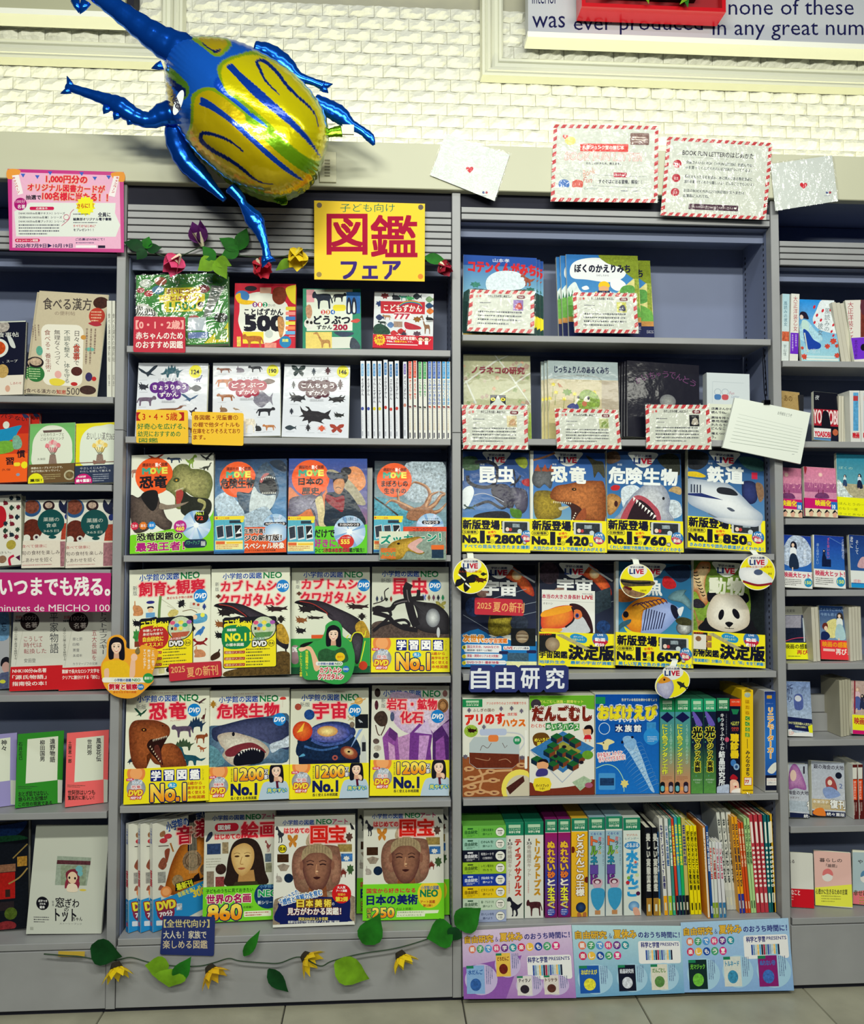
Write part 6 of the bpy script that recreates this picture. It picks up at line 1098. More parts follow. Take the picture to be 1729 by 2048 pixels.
book('encyclopedia','space encyclopedia with gold spacecraft and blue foot, under a red handwritten tag',[(922,1125.5),(1073,1126),(1075,1338.5),(922,1339)],ZC[3],art,th=.02,wrap=1)
def kettei(a,x,y,k,t,tail,n):
 a.rc(x,y+12*k,x+170*k,y+190*k,'14181c',m=.4);a.tx('決定版',x+300*k,y+118*k,x+745*k,y+265*k,'0c1028',bd=.08);a.tx(t,x+5*k,y+185*k,x+285*k,y+255*k,'0c1028',bd=.06);a.tx('の',x+290*k,y+220*k,x+322*k,y+250*k,'0c1028');a.tx(tail,x+5*k,y+278*k,x+745*k,y+312*k,'1888c8',bd=.05)
 a.bl([(x+310*k,y+40*k),(x+350*k,y+5*k),(x+420*k,y+15*k),(x+480*k,y+50*k),(x+460*k,y+95*k),(x+380*k,y+85*k)],'2090c8');a.tx('ポケットの',x+345*k,y+25*k,x+440*k,y+45*k,'fff');a.tx('図鑑もある！',x+335*k,y+52*k,x+455*k,y+75*k,'f0f060');a.el(x+612*k,y+50*k,80*k,78*k,'3878b8',m=.1);a.bl([(x+540*k,y+70*k),(x+620*k,y+50*k),(x+690*k,y+80*k),(x+610*k,y+128*k)],'c02040');a.tx('LIVE',x+585*k,y+2*k,x+640*k,y+20*k,'fff',bd=.03);a.tx('動画',x+560*k,y+40*k,x+660*k,y+75*k,'fff',bd=.05);a.tx('約'+n,x+560*k,y+90*k,x+650*k,y+125*k,'fff',bd=.05)
 a.pg([(x+170*k,y+20*k),(x+230*k,y+10*k),(x+510*k,y+150*k),(x+470*k,y+165*k)],'b0a878',m=.4);a.tx('大きな写真が',x+2*k,y+8*k,x+130*k,y+28*k,'e05820',bd=.03,rot=-.04)
def art(a):
 a.fr(*C4);a.rc(870,180,1640,900,'101428','283048');space(a,870);a.el(980,300,100,110,'3a2c38',m=.9);live(a,1230,265,1.05);a.tx('宇',1065,350,1220,480,'f0f4f4',bd=.07);a.tx('宙',1245,345,1405,480,'f0f4f4',bd=.07);a.ln([(1440,620),(1620,560)],5,'98a4b4');a.el(1520,820,68,66,'1c3c70',m=.9);a.pg([(1430,480),(1590,420),(1600,620),(1440,700)],'2c3c48',m=.7)
 a.rc(908,465,1435,885,'eceee8');a.tx('本当の大きさ身長計',910,508,1290,552,'c02850',bd=.04);a.tx('LIVE',1308,512,1415,548,'c01c38',bd=.06);a.tx('学研の図鑑',1308,490,1412,503,'20285a');a.ln([(908,572),(1432,580)],3,'b8bcb8');a.tx('オオハシ',920,592,1015,612,'202030')
 a.bl([(1185,600),(1260,600),(1340,650),(1400,760),(1415,885),(1350,885),(1340,780),(1270,690),(1200,640)],'30141c',.3);a.bl([(1130,840),(1220,760),(1300,720),(1360,800),(1370,885),(1080,885),(1100,860)],'c8ccd0',.1);a.bl([(912,700),(980,660),(1080,625),(1180,615),(1220,640),(1225,740),(1180,800),(1140,835),(1060,850),(912,855)],'d8402c',.15,'f09030');a.bl([(912,690),(1000,655),(1100,628),(1190,620),(1210,660),(1100,700),(912,740)],'f4a428',.1);a.ln([(1205,630),(1228,700),(1215,770),(1140,835)],18,'20141c',1);a.bl([(912,855),(1060,850),(1110,850),(1080,885),(912,885)],'f0b030',.1)
 a.bl([(1225,690),(1240,655),(1290,665),(1308,720),(1270,750),(1230,740)],'e07840',.1);a.el(1258,715,18,22,'2c4090');a.el(1258,715,9,11,'0c0c18')
def bnd(a):a.fr(*C4);a.rc(865,888,1650,1235,'f2e620');kettei(a,875,893,1.0,'宇宙図鑑','地球外生命　最新の宇宙が満載！','50');a.el(1012,1010,72,70,'8a7458',m=.2,c2='b8a488')
book('encyclopedia','space encyclopedia carrying a toucan height-chart card and definitive-edition band',[(1079.5,1128.5),(1229,1129.5),(1231.5,1339.5),(1077.5,1339)],ZC[3],art,th=.02,wrap=1,band=(bnd,(1270,1340),'f2e620'))
def art(a):
 a.fr(*C5);a.rc(45,175,760,860,'185078','3c88b0',c3='2870a0');live(a,385,250,.9);a.bl([(500,230),(600,200),(720,190),(730,300),(640,350),(560,300)],'142848',.4);a.bl([(490,310),(540,300),(600,350),(600,400),(530,415),(480,380)],'b81c24',.4);a.bl([(55,450),(150,440),(240,510),(180,550),(60,545)],'a8602c',.5)
 a.bl([(530,490),(600,430),(700,415),(680,450),(740,520),(745,600),(660,540),(560,520)],'3c6474',.3,'7aa0a8');a.el(680,770,75,65,'384048',m=.6,c2='d8dcd8');a.bl([(600,700),(660,670),(740,690),(745,740),(640,740)],'3c3c20',.7);a.tx('魚',345,335,475,480,'e8eeee',bd=.05)
 a.bl([(110,700),(130,640),(200,560),(300,505),(420,495),(520,530),(640,590),(660,620),(580,720),(500,800),(420,840),(230,840),(150,760)],'8098d0',.1,'b0c0f0');a.bl([(110,690),(130,640),(200,560),(300,505),(440,495),(520,530),(360,570),(300,650),(280,830),(200,820),(140,750)],'d87818',.2,'f0a828');a.bl([(130,780),(200,820),(280,830),(330,845),(180,845)],'e8e020')
 for i in range(8):a.ln([(335+24*i,600+6*i),(320+24*i,700),(300+24*i,810-i*4)],9,'18204c',1)
 for i in range(7):a.ln([(205+42*i,590-12*i),(260+38*i,560-9*i),(320+34*i,600-9*i)],9,'4c3050',1)
 a.el(145,668,26,30,'0c0c1c');a.bl([(560,560),(610,580),(630,650),(600,690),(560,620)],'10142c');a.bl([(620,600),(675,575),(650,660),(630,650)],'e0e4e8');a.bl([(65,800),(110,740),(190,710),(180,750),(110,790),(75,835)],'305c70',.3);a.rc(45,175,78,860,'b8c4c8')
def bnd(a):a.fr(*C5);a.rc(45,835,762,1145,'f2e620');shinpan(a,62,845,1.0,'1600','美しい写真で魚の多様性がわかる！')
book('encyclopedia','fish encyclopedia with a striped orange butterflyfish and new-edition band',[(1231.5,1129.5),(1384,1130),(1387,1340),(1232,1340)],ZC[3],art,th=.02,wrap=1,band=(bnd,(1273,1341),'f2e620'))
def art(a):
 a.fr(*C5);a.rc(755,175,1460,860,'3a5a20','6a8a30',m=.5,c3='86a83c');a.rc(755,175,785,860,'c4ccc0');a.bl([(1300,300),(1440,300),(1450,830),(1300,830),(1320,560)],'121a1c',.5);live(a,1095,250,.93)
 a.bl([(800,280),(850,200),(900,190),(945,200),(945,270),(910,330),(900,440),(930,560),(880,600),(820,480),(760,470),(755,300)],'b05c24',.4,'e0cc9c')
 for i in range(8):a.ln([(770+i*14,290+i*30),(800+i*12,300+i*30),(830+i*10,290+i*30)],9,'20140c',1)
 for x in(880,925):a.el(x,245,7,6,'101010')
 a.bl([(790,560),(840,540),(900,590),(880,620),(800,620)],'282430',.7);a.sil('giraffe',780,640,900,830,'a07848')
 a.bl([(920,480),(960,455),(1020,490),(1000,540),(930,560)],'0c0c18');a.bl([(1230,450),(1290,470),(1300,530),(1240,560),(1200,500)],'0c0c18');a.bl([(870,830),(890,740),(950,700),(1300,700),(1350,760),(1360,830)],'101018',.4)
 a.bl([(915,700),(930,600),(990,500),(1090,465),(1200,480),(1280,560),(1310,660),(1290,760),(1180,820),(1060,825),(950,780)],'c8bca8',.12,'f0ece0',n=6)
 a.el(1048,672,24,50,'0c0c18',rot=.25);a.el(1183,655,28,50,'0c0c18',rot=-.5);a.bl([(1085,745),(1115,732),(1150,738),(1155,752),(1122,782),(1095,765)],'0c0c14');a.ln([(1122,780),(1120,795),(1080,790)],5,'302820',1);a.ln([(1120,795),(1165,792)],5,'302820',1)
 a.tx('動',940,335,1085,478,'e8ecd8',bd=.06);a.tx('物',1105,325,1260,478,'e8ecd8',bd=.06)
def bnd(a):
 a.fr(*C5);a.rc(758,832,1460,1145,'f2e620');kettei(a,770,835,.9,'動物図鑑','学習図鑑初！分類の「目」と「科」を全て網羅！','116')
 for i in range(4):a.rc(800+150*(i%2)*.6,870+60*(i//2),870+150*(i%2)*.6,920+60*(i//2),'a87848',m=.6);
 a.rc(790,865,910,1000,'e0dcd0');a.el(840,905,26,24,'8a6040',m=.5)
book('encyclopedia','animal encyclopedia with a giant panda face and definitive-edition band',[(1394,1130),(1537,1130),(1538.5,1340),(1395,1340)],ZC[3],art,th=.02,wrap=1,band=(bnd,(1273,1341),'f2e620'))
# science kits
KIT=mat('kit_carton','1a7a50',.4)
def stm(a,x0,y0,x1,y1,c='1c8a58'):
 w_=x1-x0;a.rc(x0,y0,x1,y1,c);a.rc(x0+w_*.18,y0+(y1-y0)*.18,x1-w_*.18,y0+(y1-y0)*.42,'b8d8b8');a.tx('STEAM',x0+w_*.2,y0+(y1-y0)*.46,x1-w_*.2,y0+(y1-y0)*.62,'b8d8b8');a.tx('科学と学習',x0+w_*.2,y0+(y1-y0)*.66,x1-w_*.2,y0+(y1-y0)*.84,'e8f4e0',bd=.04)
def art(a):
 a.fr(*C6);a.rc(90,115,640,915,'e4e4d8');a.rc(90,590,640,915,'96522c',m=.12);stm(a,95,125,258,190,'1c8a50');a.tx('アリのす作りのようすが観察できる',290,150,612,172,'d8584a',bd=.02);a.tx('ふしぎの国の',180,202,355,228,'6a3020',bd=.02);a.tx('アリのす',120,245,435,330,'d82c20',ol='f4f0e8',ow=4,bd=.09,rot=-.03);a.tx('ハウス',420,290,605,348,'e07020',ol='f4ece0',ow=5,bd=.09);a.tx('改訂版',462,238,540,262,'d82c20',bd=.03)
 a.el(165,382,56,50,'98b840',m=.4);a.sil('beetle',130,350,215,400,'30140c');a.rr(235,365,455,420,20,'b8c4e0');a.pg([(190,430),(540,430),(558,480),(558,640),(500,685),(210,685),(152,640),(152,480)],'b8c4c8');a.pg([(152,555),(555,572),(556,640),(500,682),(210,680),(155,640)],'6a2c1c',m=.3);a.rr(305,415,388,470,20,'e88040');a.ln([(455,395),(560,410),(600,470),(560,540)],10,'c8ccd4',1)
 a.ln([(240,540),(260,500),(300,520),(330,480)],4,'5a3c34',1);a.ln([(200,600),(300,620),(320,600)],5,'b88868',1);a.ln([(390,620),(450,610),(490,640)],5,'b88868',1);a.ln([(420,480),(440,520),(460,500)],4,'5a3c34')
 T_='d0a070'
 for P_ in([(230,690),(260,760),(240,850),(330,880)],[(110,770),(220,750),(330,710),(500,700)],[(100,830),(240,790),(400,780)],[(120,700),(190,680)],[(120,885),(240,860)]):a.ln(P_,18,T_,1)
 for x,y in((150,685),(170,762),(325,708),(345,780),(170,830),(355,880),(245,870),(575,660),(150,885)):a.el(x,y,42,20,T_);a.sil('beetle',x-20,y-9,x+20,y+9,'6a2c20')
 a.el(560,850,148,156,'f0e060');a.el(568,858,118,120,'d0c8b0');a.pg([(450,840),(590,745),(600,790),(480,895)],'4a2420',m=.5);a.rr(600,380,622,690,8,'f0f0e8')
 for x,y,k in((150,215,'bug'),(410,205,'bug'),(495,203,'bug'),(575,225,'bug'),(270,350,'bug'),(120,588,'flower'),(580,600,'flower')):a.sil(k,x-22,y-20,x+22,y+20,'6a6478')
 a.el(540,460,32,34,'28905c');a.tx('観察',520,445,560,470,'fff')
ZK=ZC[4]
kit=lambda*x,**k:book(*x,pages=False,cat='kit box',tilt=0,**k)
kit('science_kit','white and brown ant-nest kit box with tunnels, beside the centre post',[(923.6,1399),(1058,1399),(1058.5,1596),(924,1597)],ZK,art,th=.06,yb=.02)
def art(a):
 a.fr(*C6);a.rc(635,98,1170,910,'e8e6dc');a.bl([(637,98),(1168,98),(1168,215),(1000,175),(850,170),(637,220)],'6ab02c',n=3);a.tx('だんごむし迷路・飼育セット',720,140,1075,165,'f0f070',bd=.02);a.el(692,172,42,40,'3c3440',m=.5);a.tx('だんごむし',665,185,1140,305,'7a2418',ol='f4f0e8',ow=5,bd=.11)
 a.tx('わくわく',652,330,765,362,'d85848',bd=.03)
 for i,q in enumerate('めいろハウス'):a.pg([(770+46*i,325+8*(i%2)),(814+46*i,320+8*(i%2)),(814+46*i,372+8*(i%2)),(770+46*i,382+8*(i%2))],['1c7a3c','3c9a40'][i%2]);a.tx(q,778+46*i,332+6*(i%2),808+46*i,368+6*(i%2),'f4f4e8',bd=.04)
 a.bl([(665,440),(700,405),(770,405),(805,450),(790,500),(730,515),(680,500)],'6a4418');a.tx('めいろに',680,445,800,470,'f0e040',bd=.05,rot=-.05);a.tx('変身！',700,475,785,502,'f0e040',bd=.05,rot=-.05)
 a.bl([(637,800),(760,850),(1000,830),(1168,780),(1168,910),(637,910)],'7a3020',.1)
 a.pg([(910,390),(1165,525),(910,725),(645,540)],'3878b8',m=.2);a.pg([(910,470),(1060,550),(910,690),(760,560)],'9a9a40',m=.4);a.ln([(645,540),(905,800),(1168,540)],8,'a8b4cc')
 for x,y in((860,430),(960,430),(1010,470),(830,500),(800,545),(905,545),(980,560),(1040,590),(850,600),(910,620),(990,650),(830,650),(700,610)):a.pg([(x-48,y),(x,y-26),(x+48,y),(x,y+26)],'1c6030');a.pg([(x-48,y),(x,y+26),(x,y+60),(x-48,y+34)],'10283c');a.pg([(x,y+26),(x+48,y),(x+48,y+34),(x,y+60)],'7a3c24')
 for x,y in((920,515),(1060,640),(850,590)):a.el(x,y,18,13,'1c1824')
 a.el(1115,385,34,34,'e8a880');a.bl([(1082,375),(1100,345),(1140,345),(1158,390),(1140,420),(1135,375)],'181018');a.pg([(1090,420),(1135,420),(1145,455),(1078,455)],'d02030');a.ln([(1075,370),(1088,425)],12,'e8a880')
 for x in(1095,1128):a.ln([(x,455),(x,475)],10,'e8a880')
 a.el(745,660,48,42,'e8a878');a.bl([(705,640),(725,615),(775,615),(790,645),(750,632)],'181018');a.bl([(692,720),(720,690),(780,695),(780,740),(700,750)],'403880');a.bl([(680,770),(800,768),(805,860),(685,865)],'f0d830',n=2);a.tx('ガイドブック',690,815,795,838,'502818',bd=.04);a.tx('つき！',718,842,762,860,'502818',bd=.03);a.pg([(985,800),(1080,750),(1150,790),(1050,870)],'a8c0a0',m=.4);a.el(1120,825,32,22,'a85878');a.el(1110,580,45,35,'6aa030',m=.2)
kit('science_kit','woodlouse maze-house kit box with green arch, between the ant-nest and blue shrimp kits',[(1059,1395.5),(1190,1395),(1190.5,1594.5),(1059,1595.5)],ZK,art,th=.06,yb=.02)
def art(a):
 a.fr(*C6);a.rc(1168,95,1700,905,'0c4ca8','1c74cc',m=.1);a.rc(1172,120,1250,175,'1c8a50');a.tx('生きている化石を卵から育てよう',1382,130,1668,152,'e8e8c0',bd=.03);a.tx('おばけえび',1195,185,1665,300,'f0e430',ol='f4f4f0',ow=11,bd=.03);a.tx('おばけえび',1198,190,1662,295,'f0e028',ol='14245c',ow=3,bd=.10);a.tx('すいすい',1350,290,1515,322,'e8f0f8',bd=.04)
 for i,q in enumerate('水族館'):a.rc(1328+74*i,338,1396+74*i,402,'142c70');a.tx(q,1334+74*i,343,1390+74*i,397,'f4f4f0',bd=.05)
 a.ring(1242,372,46,48,5,'d8e8f4');a.rc(1585,320,1660,420,'3c90d0',m=.3);a.el(1625,435,65,68,'2c90dc',m=.1);a.dots(1590,430,1680,480,4,'c8e0f4')
 a.bl([(1480,470),(1520,540),(1560,640),(1600,760),(1650,880),(1620,870),(1570,780),(1500,660),(1440,560),(1400,500)],'a8ccec',.4)
 for i in range(12):x,y=1470+i*14,500+i*30;a.ln([(x,y),(x-60,y+40),(x-100,y+100-i*4)],5,'6aa8e0',1,1);a.ln([(x+10,y),(x+60,y-20),(x+90-i*4,y+10)],4,'6aa8e0',1,1)
 a.bl([(1390,450),(1440,430),(1500,470),(1480,530),(1420,520)],'8ab8e4',.3);a.el(1468,440,11,10,'14142c');a.el(1386,480,9,12,'14142c');a.bl([(1175,490),(1230,480),(1270,455),(1325,480),(1280,505),(1270,540),(1235,540),(1225,505)],'e8dca0');a.el(1235,487,6,6,'101018')
 a.tx('卵を塩水に入れると、',1185,555,1400,598,'d82c58',ol='fff',ow=4,bd=.02,rot=-.1);a.tx('赤ちゃんが生まれる！',1195,590,1410,632,'d82c58',ol='fff',ow=4,bd=.02,rot=-.1);a.rr(1195,730,1330,865,10,'4898d8');a.rc(1205,770,1320,830,'1c3c68',m=.6);a.ln([(1175,690),(1260,660),(1340,690),(1395,780),(1400,880)],6,'b0e0c0',1);a.sil('flower',1370,780,1440,850,'e8d880',m=.1)
kit('science_kit','blue ghost-shrimp aquarium kit box with yellow title',[(1191,1394.5),(1320,1393),(1322,1593),(1191,1594.5)],ZK,art,th=.06,yb=.02)
def kspine(x0,x1,yt,yb,zs,fn,label,f=C7,name='science_kit',col='2a6a50',cat='kit box',xb=None,**k):
 return spine(name,label,Fr(*f),x0+.8,x1-.8,(xb or(x0,x1))[0]+.8,(xb or(x0,x1))[1]-.8,yt,yb,zs,fn,col=col,pages=False,cat=cat,**k)
def nijiro(x0,x1):
 def f(a):a.fr(*C7);a.rc(x0,240,x1,1350,'3a90b0','d88860',c3='5a9a78');stm(a,x0,240,x1,400);a.pg([(x0+5,465),((x0+x1)/2,400),(x1-10,465),((x0+x1)/2,525)],'14184c');a.tx('にじ色ランタン工作',x0+20,535,x0+95,1120,'e8e840',ol='1c5a50',ow=3,vt=1,bd=.05);a.tx('くるくる回す光のあそび',x1-60,540,x1-25,1000,'b8e0d0',vt=1);[a.rr(x0+q,1205,x0+q+56,1335,26,c)for q,c in((2,'10141c'),(100,'281c2c'))];a.rr(x0+10,1250,x0+50,1315,18,'68b8c8');a.rr(x0+108,1250,x0+148,1320,18,'a8a8b8');a.el(x0+80,1285,20,24,'e8a050');a.dots(x0+20,1140,x1-20,1190,3,'a06048')
 return f
kspine(118,288,245,1348,ZK,nijiro(118,288),'rainbow lantern kit box, the one against the blue shrimp kit');kspine(290,473,245,1345,ZK,nijiro(290,473),'rainbow lantern kit box, the one against the dark light-magic kits')
def hikari(x0,x1):
 def f(a):a.fr(*C7);a.rc(x0,245,x1,1345,'141c3c','5a9a48',m=.2,c3='14243c');stm(a,x0,248,x1,400,'20a070');a.bl([(x0+15,410),(x0+40,405),(x0+110,500),(x0+130,560),(x0+70,560),(x0+40,500)],'6a58b8',.2);a.tx('光',x0+20,580,x0+128,700,'10141c',ol='e8e040',ow=7,bd=.07);a.tx('マジック実験',x0+40,705,x0+112,1095,'10141c',ol='e8e040',ow=7,vt=1,bd=.06);a.tx('科学実験が',x0+25,1175,x0+125,1195,'c8e0c8');a.tx('できる！',x0+45,1205,x0+105,1225,'c8e0c8');[a.el(x0+20+q*37%110,460+q*97,7,8,'50a080')for q in range(8)]
 return f
kspine(476,618,250,1343,ZK,hikari(476,618),'dark light-magic experiment kit, first after the lantern kits');kspine(621,768,250,1343,ZK,hikari(621,768),'dark light-magic experiment kit, second after the lantern kits')
def f(a):a.fr(*C7);a.rc(770,230,925,1340,'0e1020','141428',m=.2);stm(a,770,240,925,390,'207850');a.tx('キラキラふわふわ',812,415,862,845,'e8ecf0',vt=1,bd=.02);a.tx('結晶研究所',795,850,872,1250,'e8ecf0',vt=1,bd=.05);a.el(892,722,25,28,'c84468');a.bl([(775,1270),(830,1250),(915,1240),(915,1338),(775,1338)],'b8c4dc',.3);a.pg([(780,480),(800,460),(825,500),(790,525)],'3a8080');a.tx('ふわふわの結晶を作って育てよう',878,420,892,830,'9098a8',vt=1)
kspine(771,920,240,1338,ZK,f,'black crystal laboratory kit box with white vertical title',col='101424')
def f(a):a.fr(*C7);a.rc(920,245,1065,1345,'10142c');a.rc(920,250,1065,335,'e04020');a.tx('科学と学習',945,275,1035,295,'f4dcc0');a.pg([(938,368),(1033,372),(1010,430),(960,430)],'1c7a50');a.tx('ヘルスケア',935,510,1030,560,'d8e060',bd=.03);a.tx('ワクワク',945,575,1025,625,'e05040',bd=.03);a.tx('聴診器',930,650,1030,935,'f0d020',vt=1,bd=.09);a.el(965,990,32,40,'3c78c0');a.el(1000,1035,34,38,'8ab0d8');a.el(1000,1035,17,20,'2c4a80');a.bl([(925,1170),(960,1120),(1015,1160),(990,1190)],'b01828');a.bl([(925,1200),(990,1185),(1028,1230),(1020,1330),(925,1335)],'f0c0a8');a.el(985,1235,26,22,'f8d8c0');a.el(990,1262,12,10,'a01828');a.bl([(960,1300),(1058,1280),(1062,1335),(950,1338)],'f4f0ec')
kspine(923,1059,250,1335,ZK,f,'black stethoscope kit box with yellow vertical characters and a laughing child',col='10142c')
def f(a):
 a.fr(*C7);a.rc(1060,175,1205,1375,'f0c818');a.el(1128,232,36,30,'a8b8a8',m=.3)
 for i,q in enumerate('はたらくくるま'):a.pg([(1100+4*(i%2),285+64*i),(1150+4*(i%2),290+64*i),(1155,335+64*i),(1102,332+64*i)],'e0b010' if i<3 else '40903c');a.tx(q,1108,292+64*i,1146,330+64*i,'7a5010' if i<3 else 'e0e858')
 a.ln([(1125,740),(1128,850)],6,'2a3420');a.tx('みんなのまち',1105,870,1160,1165,'26262c',vt=1,bd=.05);a.rc(1088,1182,1180,1275,'c82c20');a.rc(1094,1188,1174,1269,'f4f0e0');a.tx('77',1100,1215,1145,1250,'c82c20',bd=.07);a.tx('ピース',1105,1195,1165,1207,'c82c20');a.rc(1070,1325,1200,1338,'8a6c10',m=.5)
yk=kspine(1062,1196,175,1372,ZK,f,'tall yellow puzzle box marked 77 sticking forward in clear wrap',name='puzzle_box',col='f0c818',y0=.002,sp=GLOSS)
d_=[c for c in yk.children if c.name.startswith('carton')][0].dimensions;bpy.context.view_layer.update();hk=max(v.co.z for c in yk.children for v in c.data.vertices);wk=.0115
mesh('clear_wrap',[(-wk,-.002,hk-.004),(wk,-.002,hk-.004),(0,-.003,hk+.010),(-wk,-.002,.004),(wk,-.002,.004),(0,-.012,-.006)],[(0,1,2),(3,5,4)],plastic('crinkled_bag',.16,1.0,14),yk)
def f(a):a.fr(*C7);a.rc(1330,170,1495,1360,'1c3c90','1c3c90',c3='2c78d0');a.rc(1340,175,1450,210,'20306c');a.rr(1368,222,1430,265,8,'c8982c');a.tx('工作キット',1362,318,1445,334,'9aa8c8');a.tx('リニアモーターカー',1375,370,1455,975,'e89820',ol='f0e8d0',ow=6,vt=1,bd=.05);a.bl([(1380,1110),(1430,1040),(1480,1020),(1478,1100),(1430,1140)],'e4e4dc',.1);a.rc(1330,1155,1495,1340,'10142c');a.rc(1370,1185,1485,1262,'e8e4e0');a.tx('リニアモーター',1378,1200,1478,1215,'c83020');a.tx('工作セット',1385,1225,1470,1248,'304080');a.rc(1330,1315,1495,1360,'a8a8a4')
lk=kspine(1337,1478,170,1335,ZK,f,'blue maglev car kit box beside the end of the science shelf',col='c8cacc',xb=(1355,1482))
# bottom shelf: eight flat little boxes in a stack, then spines
ZL=ZC[5]
st=[('6ab848','1c5a28','二酸化炭素を','調べよう'),('9ccab8','28503c','DNAを','調べよう'),('14182c','e8e8f0','虹色シートで','にじ色を作ろう'),('a0c830','38501c','レモン電池を','作ろう'),('1838a0','e0e8f8','指紋を','調べよう'),('f0cc18','6a4c10','ビタミンCを','調べよう'),('c8dcc4','3c5a44','酸・アルカリを','調べよう'),('a0acd0','34406c','おいしい水を','調べよう')]
ys=[203,323,447,570,690,812,930,1035,1142]
sn=['grass green','mint','black','lime','royal blue','yellow','pale mint','lavender']
q0=onY(924,1840,.02);q1=onY(1011,1840,.02);ws=q1[0]-q0[0];zt=ZL+.0006;Hh=(zc(1610+203/4.803,967,.02)-ZL)/8
for i in range(7,-1,-1):
 c,tcn,t1,t2=st[i]
 o=empty('experiment_box',((q0[0]+q1[0])/2+.003,.02,zt),label='%s experiment box, %s in the stack of eight flat boxes'%(sn[i],['topmost','second from the top','third from the top','fourth from the top','fourth from the bottom','third from the bottom','second from the bottom','bottom one'][i]),cat='kit box',group='flat experiment boxes in one stack')
 G().bbox(-ws/2,ws/2,0,.11,0,Hh-.0006,.0012).make('carton',flatcol(c),o)
 A=Art();A.rc(0,0,400,118,c);A.rc(45,18,95,32,tcn);A.tx('自由研究',20,42,135,78,tcn,bd=.05);A.dots(35,84,120,108,2,tcn);A.ln([(148,20),(148,100)],2,tcn);A.tx(t1,170,25,285,52,tcn,bd=.02);A.tx(t2,185,68,270,92,tcn,bd=.02);A.el(345,60,43,46,tcn);A.el(345,60,40,43,'eeeee4');A.ln([(322,48),(368,48)],8,'303030');A.tx('1日',330,62,360,85,'303030',bd=.02)
 A.build('box_print',homog(quad(0,0,400,118),[(-ws/2,Hh-.0006),(ws/2,Hh-.0006),(ws/2,0),(-ws/2,0)]),PRINT,o);zt+=Hh
def gk(x0,x1,body_c,fn,top=175,c='1c8060'):
 def f(a):a.fr(*C8);a.rc(x0,top,x1,1115,body_c);stm(a,x0,top,x1,top+125,c);fn(a,x0,x1)
 return f
def dino(t,tc,ic,k):
 def fn(a,x0,x1):a.tx('骨格模型キット',x0+22,395,x0+68,700,'a8a098',vt=1,bd=.03);a.tx('35',x0+20,368,x0+70,392,'303038',bd=.03);a.tx('1',x0+38,335,x0+50,360,'303038');a.tx(t,x0+88,330,x0+160,885,tc,vt=1,bd=.09);a.sil(k,x0+18,890,x1-12,1075,ic,m=.7);a.tx('本格骨格模型',x0+30,730,x0+46,860,'c07068',vt=1)
 return fn
kl=lambda x0,x1,fn,lab,top=175,col='1c8060',**k:kspine(x0,x1,top,1100,ZL,gk(x0,x1,'dfe0d8',fn,top)if fn else None,lab,f=C8,col=col,y0=k.pop('y0',.035),**k)
kl(533,713,dino('ティラノサウルス','c0382c','1c1c2c','rex'),'white skeleton model kit with red title and black tyrannosaur');kl(718,903,dino('トリケラトプス','c89020','4a2028','quad'),'white skeleton model kit with ochre title and brown triceratops')
def nure(a,x0,x1):a.rc(x0,285,x1,1110,'981860','7a1a60',c3='2840a0');[a.tx(q,x0+25,370+72*i,x1-25,430+72*i,'f0c030' if i<4 else['f08030','f4f0e0','f0f040','f0f040','f0d040','f08040'][i-4]if i<10 else 'fff',ol='5a1040',ow=3,bd=.07)for i,q in enumerate('ぬれない砂と水玉く')];a.ring((x0+x1)/2,970,26,26,4,'a8d0f0');a.el((x0+x1)/2,1045,38,38,'3c4ca8');a.dots(x0+30,1015,x1-30,1075,3,'d8e0f0')
kl(915,1035,nure,'purple to blue magic sand kit spine, first of the pair',155,'7a1a60');kl(1040,1162,nure,'purple to blue magic sand kit spine, second of the pair',155,'7a1a60')
def doro(a,x0,x1):a.rc(x0,280,x1,1110,'f0b820','e0b030',m=.05);a.tx('どろだんごの王様',x0+42,300,x0+130,900,'f4f0e4',ol='8a4c10',ow=5,vt=1,bd=.06);a.el(x0+15,455,20,32,'6a2014');a.el(x1-10,745,24,30,'6a2014');a.el((x0+x1)/2+12,1010,48,50,'101c3c',c2='2c4c7c');a.bl([(x0+60,1060),(x0+90,1065),(x0+100,1110),(x0+60,1110)],'b06a3c');a.bl([(x0+115,1060),(x0+145,1060),(x0+140,1110),(x0+110,1110)],'b06a3c')
kl(1168,1328,doro,'golden yellow mud-ball kit spine with a dark shiny ball',150,'e0b030')
def toru(a,x0,x1):a.rc(x0,280,x1,1110,'98b8c8','d8dcd4',c3='a8c4d0');[a.tx(q,x0+22,335+92*i,x0+82,415+92*i,c,ol='14203c',ow=3,bd=.07)for i,(q,c)in enumerate(zip('トルネード'[:4]+'ド',('e06838','70a838','2888a8','6048a0','6a2c88')))];[a.tx(q,x0+92,340+42*i,x0+122,376+42*i,['d8343c','383840','40a040','d0a020'][i%4],bd=.05)for i,q in enumerate('ミラクル')];a.tx('くるくる',x0+22,296,x0+125,318,'3050a0',bd=.03);a.bl([(x0+35,780),(x0+50,740),(x0+120,745),(x0+130,790),(x0+80,850)],'d0a8b8',.1);a.el(x0+82,765,36,24,'6a2c48');a.el(x0+82,770,22,16,'e0d0d8');a.bl([(x0+30,840),(x0+145,840),(x0+145,960),(x0+100,1035),(x0+75,1035),(x0+30,960)],'3898c8',.1);a.rc(x0+60,1040,x0+112,1080,'c08858');a.tx('ひみつのまほう',x0+132,340,x0+150,620,'506078',vt=1)
kl(1335,1493,toru,'pale blue water-tornado kit spine, first of the pair',145,'98b8c8');kl(1498,1660,toru,'pale blue water-tornado kit spine, second of the pair',140,'98b8c8')
